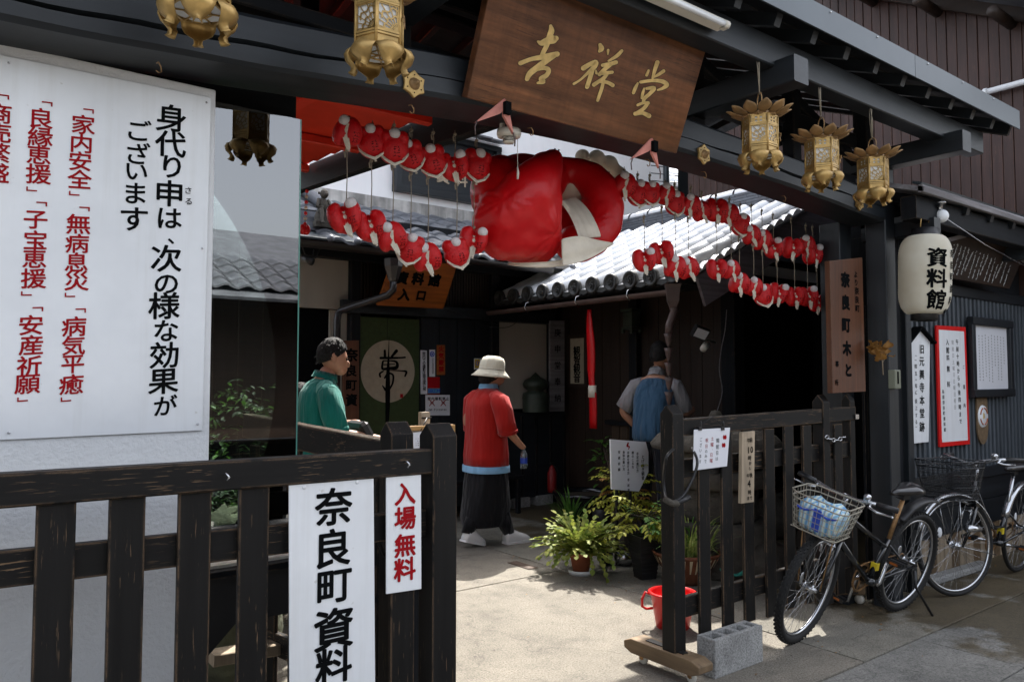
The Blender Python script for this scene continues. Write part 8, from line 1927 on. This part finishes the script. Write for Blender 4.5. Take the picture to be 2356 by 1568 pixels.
# stone basin with domed cap behind the right gate
sbn = thing('stone_basin', 'round stone well with wide domed stone cap and knob behind the right gate', 'basin', (5.05, 3.85, 0))
c = V((5.02, 3.90, 0))
b = MB(); b.lathe([(0.0, 1.245), (0.035, 1.24), (0.055, 1.20), (0.06, 1.185)], c, 16); b.build('knob', MT['stone'], sbn)
b = MB(); b.lathe([(0.0, 1.185), (0.20, 1.18), (0.225, 1.165), (0.22, 1.145), (0.0, 1.14)], c, 30); b.build('cap_disc', MT['stone'], sbn)
b = MB(); b.lathe([(0.18, 1.15), (0.34, 1.11), (0.46, 1.05), (0.52, 0.98), (0.51, 0.95), (0.40, 0.94), (0, 0.94)], c, 36); b.build('dome', MT['stone'], sbn)
for i, (r_, z0, z1) in enumerate(((0.36, 0.80, 0.94), (0.42, 0.66, 0.79), (0.32, 0.40, 0.655), (0.42, 0.0, 0.395))):
    b = MB(); b.lathe([(0, z1), (r_*0.96, z1), (r_, z1-0.02), (r_, z0+0.02), (r_*0.96, z0), (0, z0)], c, 28); b.build('stone_ring', MT['stone'], sbn)
def rock(mb, c, r, seed, n=14):
    rg_ = random.Random(seed); c = V(c); a1, a2, a3 = rg_.uniform(0, 6), rg_.uniform(0, 6), rg_.uniform(0, 6); m = n//2+1; vs = []
    for i in range(m+1):
        th = math.pi*i/m
        for k in range(n):
            a = 2*math.pi*k/n; f = 1+0.14*math.sin(2*a+a1+th*2)+0.10*math.sin(3*a+a2)*math.sin(th*2)+0.07*math.sin(5*a+a3+th*3)
            vs.append(c+V((r[0]*f*math.sin(th)*math.cos(a), r[1]*f*math.sin(th)*math.sin(a), max(-c.z, r[2]*f*math.cos(th)))))
    mb.add(vs, [(i*n+k, (i+1)*n+k, (i+1)*n+(k+1) % n, i*n+(k+1) % n) for i in range(m) for k in range(n)], 0, True)
for i, (px, py, r_, lab) in enumerate(((1760, 1330, 0.20, 'pale rounded rock behind the right gate slats, nearest the hose'), (1815, 1320, 0.16, 'rounded grey rock behind the right gate, right of the hose'), (1870, 1300, 0.22, 'large dark rock behind the right gate near the pillar'), (1680, 1240, 0.26, 'broad brown rock under the stone well behind the gate'), (1800, 1230, 0.30, 'tall rough rock at the back behind the right gate'), (1575, 1240, 0.20, 'low brown rock left of the stone well'))):
    c = G(px, py); b = MB(); rock(b, c+V((0, 0, r_*0.5)), (r_, r_*0.8, r_*0.75), i+3); o = b.build('rock', MT['stone']); tag(o, lab, 'rock', 'rocks around the stone well')
# little cart at the second gate post behind the bike
c = G(1935, 1380); t = thing('gate_caster_foot', 'grey wooden caster foot of the gate seen between the bicycle wheels', 'foot', c)
b = MB(); b.bar(c+V((-0.22, 0.1, 0.10)), c+V((0.05, -0.12, 0.10)), 0.11, 0.07, ch=0.01); b.build('foot_block', MT['raw_wood_y'], t)
b = MB(); b.lathe([(0, -0.012), (0.03, -0.012), (0.032, 0), (0.03, 0.012), (0, 0.012)], c+V((0.02, -0.12, 0.032)), 16, 0, Matrix.Rotation(math.pi/2, 3, 'Y')); b.build('caster', MT['white_plastic'], t)

# ================================================================ GARDEN BEHIND THE GLASS
gw = thing('garden_wall', 'dark board wall behind the little garden seen through the glass', 'wall', (0.4, 6.3, 0))
for i in range(24):
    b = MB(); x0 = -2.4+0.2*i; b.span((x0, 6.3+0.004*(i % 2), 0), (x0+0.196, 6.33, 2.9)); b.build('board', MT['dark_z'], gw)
bk = [(1.55, 4.5, 0.55, 0.30), (1.15, 5.0, 0.75, 0.40), (1.75, 5.3, 0.95, 0.45), (1.35, 4.1, 0.35, 0.25), (1.0, 5.6, 1.1, 0.5)]
labs = ['dark leafy shrub nearest the glass pane in the small garden', 'mid-height leafy shrub behind the glass pane', 'round tall shrub at the right of the glassed garden', 'low shrub by the display table behind the glass', 'tallest shrub at the back of the glassed garden']
for i, (x, y, h, r_) in enumerate(bk):
    t = thing('shrub', labs[i], 'shrub', (x, y, 0)); b = MB(); b.tube([(x, y, 0), (x+0.02, y, h*0.6), (x, y, h)], [0.02, 0.015, 0.008], 6)
    for k in range(6): a = k*1.05; b.tube([(x, y, h*0.5), (x+r_*0.6*math.cos(a), y+r_*0.6*math.sin(a), h*(0.8+0.08*k))], [0.010, 0.004], 5)
    b.build('trunk', MT['brown_z'], t)
    b = MB()
    for k in range(700):
        a = rngp.uniform(0, 6.28); e = rngp.uniform(-1, 1); rr = r_*(0.45+0.55*rngp.random()**0.4)*(1+0.25*math.sin(a*3+i)); q = V((x+rr*math.cos(a)*math.sqrt(1-e*e), y+rr*math.sin(a)*math.sqrt(1-e*e), h+0.1+e*rr*0.9))
        if q.z < 0.05: continue
        leaf_into(b, q, (rngp.uniform(-1, 1), rngp.uniform(-1, 1), rngp.uniform(-.3, .8)), (0, 0, 1.01), rngp.uniform(0.04, 0.08), rngp.uniform(0.02, 0.035), 0 if rngp.random() < 0.6 else 1)
    o = b.build('crown', [MT['leaf_dark'], MT['leaf_green']], t); o['kind'] = 'stuff'
for i, (x, y, r_, lab) in enumerate(((1.20, 3.95, 0.26, 'big mossy garden rock just behind the glass pane'), (1.75, 4.75, 0.22, 'grey garden rock between the shrubs behind the glass'), (0.9, 4.4, 0.30, 'mossy garden rock partly hidden by the white wall'))):
    b = MB(); rock(b, (x, y, r_*0.5+(0.5 if i == 0 else 0.1)), (r_, r_*0.8, r_*0.8), i+20)
    if i == 0: rock(b, (x, y, 0.25), (r_*1.1, r_, 0.35), 31)
    o = b.build('rock', MT['moss_stone']); tag(o, lab, 'rock', 'mossy garden rocks behind the glass')
# cork board easel by the door
ez = thing('notice_easel', 'pale wooden framed stand board with a small white rules sheet behind the gate posts', 'board', G(960, 1260))
y_ = 3.6; a, c = at(935, 985, 'y', y_), at(1040, 972, 'y', y_); zb2 = at(1040, 1120, 'y', y_).z
b = MB(); b.span((a.x, y_, a.z-0.45), (c.x, y_+0.02, a.z+0.01)); b.build('board', MT['raw_wood'], ez)
for (q0, q1) in (((a.x, a.z), (c.x, c.z)), ):
    b = MB(); b.bar((q0[0], y_-0.006, q0[1]), (q1[0], y_-0.006, q0[1]), 0.02, 0.025, ch=0.003); b.bar((q1[0], y_-0.006, q0[1]+0.01), (q1[0], y_-0.006, q0[1]-0.45), 0.02, 0.022); b.build('frame', plain('honey_pine', (0.45, 0.25, 0.08), 0.45, var=0.12), ez)
b = MB(); p = at(976, 960, 'y', y_+0.04); b.bar((p.x, y_+0.04, 0), (p.x, y_+0.04, p.z+0.03), 0.055, 0.03); b.build('stand', MT['raw_wood'], ez)
b = MB(); b.tube([p+V((0.0, -0.03, 0.0)), at(968, 990, 'y', y_-0.02)], 0.003, 5); b.tube([p+V((-0.03, -0.025, -0.0)), p+V((0.03, -0.025, 0))], 0.004, 5); b.build('tie_string', MT['black_plastic'], ez)
b = MB(); cs = [at(*q, 'y', y_-0.012) for q in ((949, 995), (986, 990), (987, 1040), (953, 1042))]; b.prism([(p_.x-cs[0].x, p_.z-cs[0].z) for p_ in cs], cs[0], X3, Z3, V((0, 0.002, 0))); sh_ = b.build('rules_sheet', MT['paper'], ez)
b = MB(); ZH = lambda zx, zy: ((1200+0.19133*zx)*0.73625, (1250+0.19133*zy)*0.73625)
chars(b, [('入', 610, 560, 40), ('館', 650, 556, 40), ('の', 685, 552, 30)], ZH, y_-0.0135, 0.02, 1, 0.14087)
for i, row in enumerate(('一入館料について', '私設資料館です', '二館内では', '三撮影禁止')):
    for j, ch_ in enumerate(row[:6]): chars(b, [(ch_, 525+35*j+(30 if i == 1 else 0), 628+i*36-4*j*0.5, 26)], ZH, y_-0.0135, 0.0, 0, 0.14087)
b.build('lettering', [MT['ink'], MT['red_ink']], sh_)['kind'] = 'stuff'

# ================================================================ SMALL THINGS IN THE DEPTH
MT['plank_brown'] = wood('dusty_brown_planks', (0.060, 0.036, 0.020), (0.12, 0.08, 0.05), 'z', 0.3, 0, 0.7)
for i in range(11):
    y0 = 4.85+i*0.13; b = MB(); b.span((6.205, y0, 0.08), (6.225, y0+0.118, 0.98)); b.build('low_plank', MT['plank_brown'], sh)
beam('low_rail', (6.19, 4.8, 1.0), (6.19, 6.35, 1.0), 0.05, 0.06, 'dark_y', sh)
t = thing('fire_extinguisher', 'small red fire extinguisher by the dark wainscot near the footing stones', 'extinguisher', at(1270, 1135, 'y', 6.95))
c = V(t.location); b = MB(); b.lathe([(0, 0.02), (0.05, 0.02), (0.055, 0.05), (0.055, 0.24), (0.03, 0.30), (0.015, 0.33), (0, 0.34)], c, 16); b.build('cylinder_body', plain('dull_red_enamel', (0.22, 0.006, 0.006), 0.5, var=0.1), t)
b = MB(); b.box(c+V((0, 0, 0.35)), (0.05, 0.02, 0.03)); b.tube([c+V((0.02, 0, 0.34)), c+V((0.07, -0.02, 0.28)), c+V((0.06, -0.02, 0.14))], 0.007, 6); b.build('valve', MT['black_plastic'], t)
t = thing('security_camera', 'small black camera hanging under the museum gutter at left', 'camera', at(707, 606, 'y', 6.5))
c = at(707, 598, 'y', 6.5); b = MB(); b.tube([c+V((-0.03, 0.02, 0.02)), c+V((0.03, -0.05, -0.02))], 0.035, 12); b.build('housing', MT['black_plastic'], t)
b = MB(); b.tube([c+V((-0.1, 0, 0.1)), c+V((-0.05, 0, 0.03)), c], 0.006, 5); b.tube([c+V((0.06, 0, 0.1)), c+V((0.05, 0, 0.04)), c], 0.006, 5); b.build('bracket', MT['black_plastic'], t)
# cables along the museum front and on the shrine post
b = MB(); pts = [at(x, y, 'y', 6.9) for x, y in ((1020, 708), (1060, 722), (1100, 745), (1130, 752), (1170, 752), (1195, 735))]; b.tube([V(p) for p in catmull([tuple(p) for p in pts], 4)], 0.004, 5)
o = b.build('sagging_cable', MT['black_plastic']); tag(o, 'thin dark cable sagging across the museum front beside the orange sign', 'cable')
b = MB(); pts = [at(x, y, 'y', 4.5) for x, y in ((1672, 712), (1668, 760), (1660, 800), (1655, 850), (1662, 900), (1650, 945))]; b.tube([V(p) for p in catmull([tuple(p) for p in pts], 4)], 0.004, 5)
o = b.build('post_wire', MT['gray_wood']); tag(o, 'loose pale wire running down the shrine corner post', 'wire')
# offering box with slatted top and an incense bowl before the shrine wall
t = thing('offering_box', 'dark wooden offering box with slatted lid in front of the shrine wall', 'box', (5.95, 5.3, 0))
b = MB(); b.span((5.78, 4.95, 0), (6.12, 5.65, 0.62)); b.build('box_body', MT['brown_y'], t, bevel=0.006)
for i in range(7): beam('slat', (5.78, 5.0+0.1*i, 0.64), (6.12, 5.0+0.1*i, 0.64), 0.025, 0.03, 'brown_x', t)
t = thing('incense_bowl', 'small brass incense bowl on the offering box', 'bowl', (5.95, 5.2, 0.655)); b = MB(); b.lathe([(0, 0), (0.05, 0), (0.09, 0.06), (0.10, 0.11), (0.085, 0.11), (0, 0.10)], (5.95, 5.2, 0.656), 20); b.build('bowl_body', MT['brass_dull'], t)
# bench by the museum front
t = thing('bench', 'low dark bench against the museum wall behind the person in red', 'bench', (4.9, 6.95, 0))
b = MB(); b.span((4.35, 6.78, 0.38), (5.35, 7.08, 0.42)); b.build('seat', MT['dark_x'], t, bevel=0.004)
for x in (4.42, 5.28):
    for y in (6.82, 7.04): beam('leg', (x, y, 0), (x, y, 0.38), 0.05, 0.05, 'dark_z', t)
# fallen leaves and grit swept along edges
b = MB(); rg = random.Random(44)
for i in range(260):
    m = rg.random()
    if m < 0.35: x, y = rg.uniform(3.9, 4.1), rg.uniform(2.3, 5.2)
    elif m < 0.65: x, y = rg.uniform(4.6, 7.5), 2.62-abs(rg.gauss(0, 0.10))
    elif m < 0.85: x, y = rg.gauss(4.2, 0.35), rg.gauss(3.9, 0.4)
    else: x, y = rg.uniform(2.0, 6.5), rg.uniform(2.0, 4.5)
    s_ = rg.uniform(0.004, 0.014); a = rg.uniform(0, 6.28); z = 0.003 if y > 2.16 else -0.002
    p = [(x+s_*math.cos(a+k), y+s_*0.5*math.sin(a+k), z+0.004*rg.random()) for k in (0, 1.3, 2.6, 4.2)]
    b.add(p, [(0, 1, 2, 3)], 0 if rg.random() < 0.6 else 1)
o = b.build('leaf_litter', [MT['leaf_dead'], MT['stone']]); tag(o, 'scattered dry leaf bits and grit on the concrete', 'litter', kind='stuff')
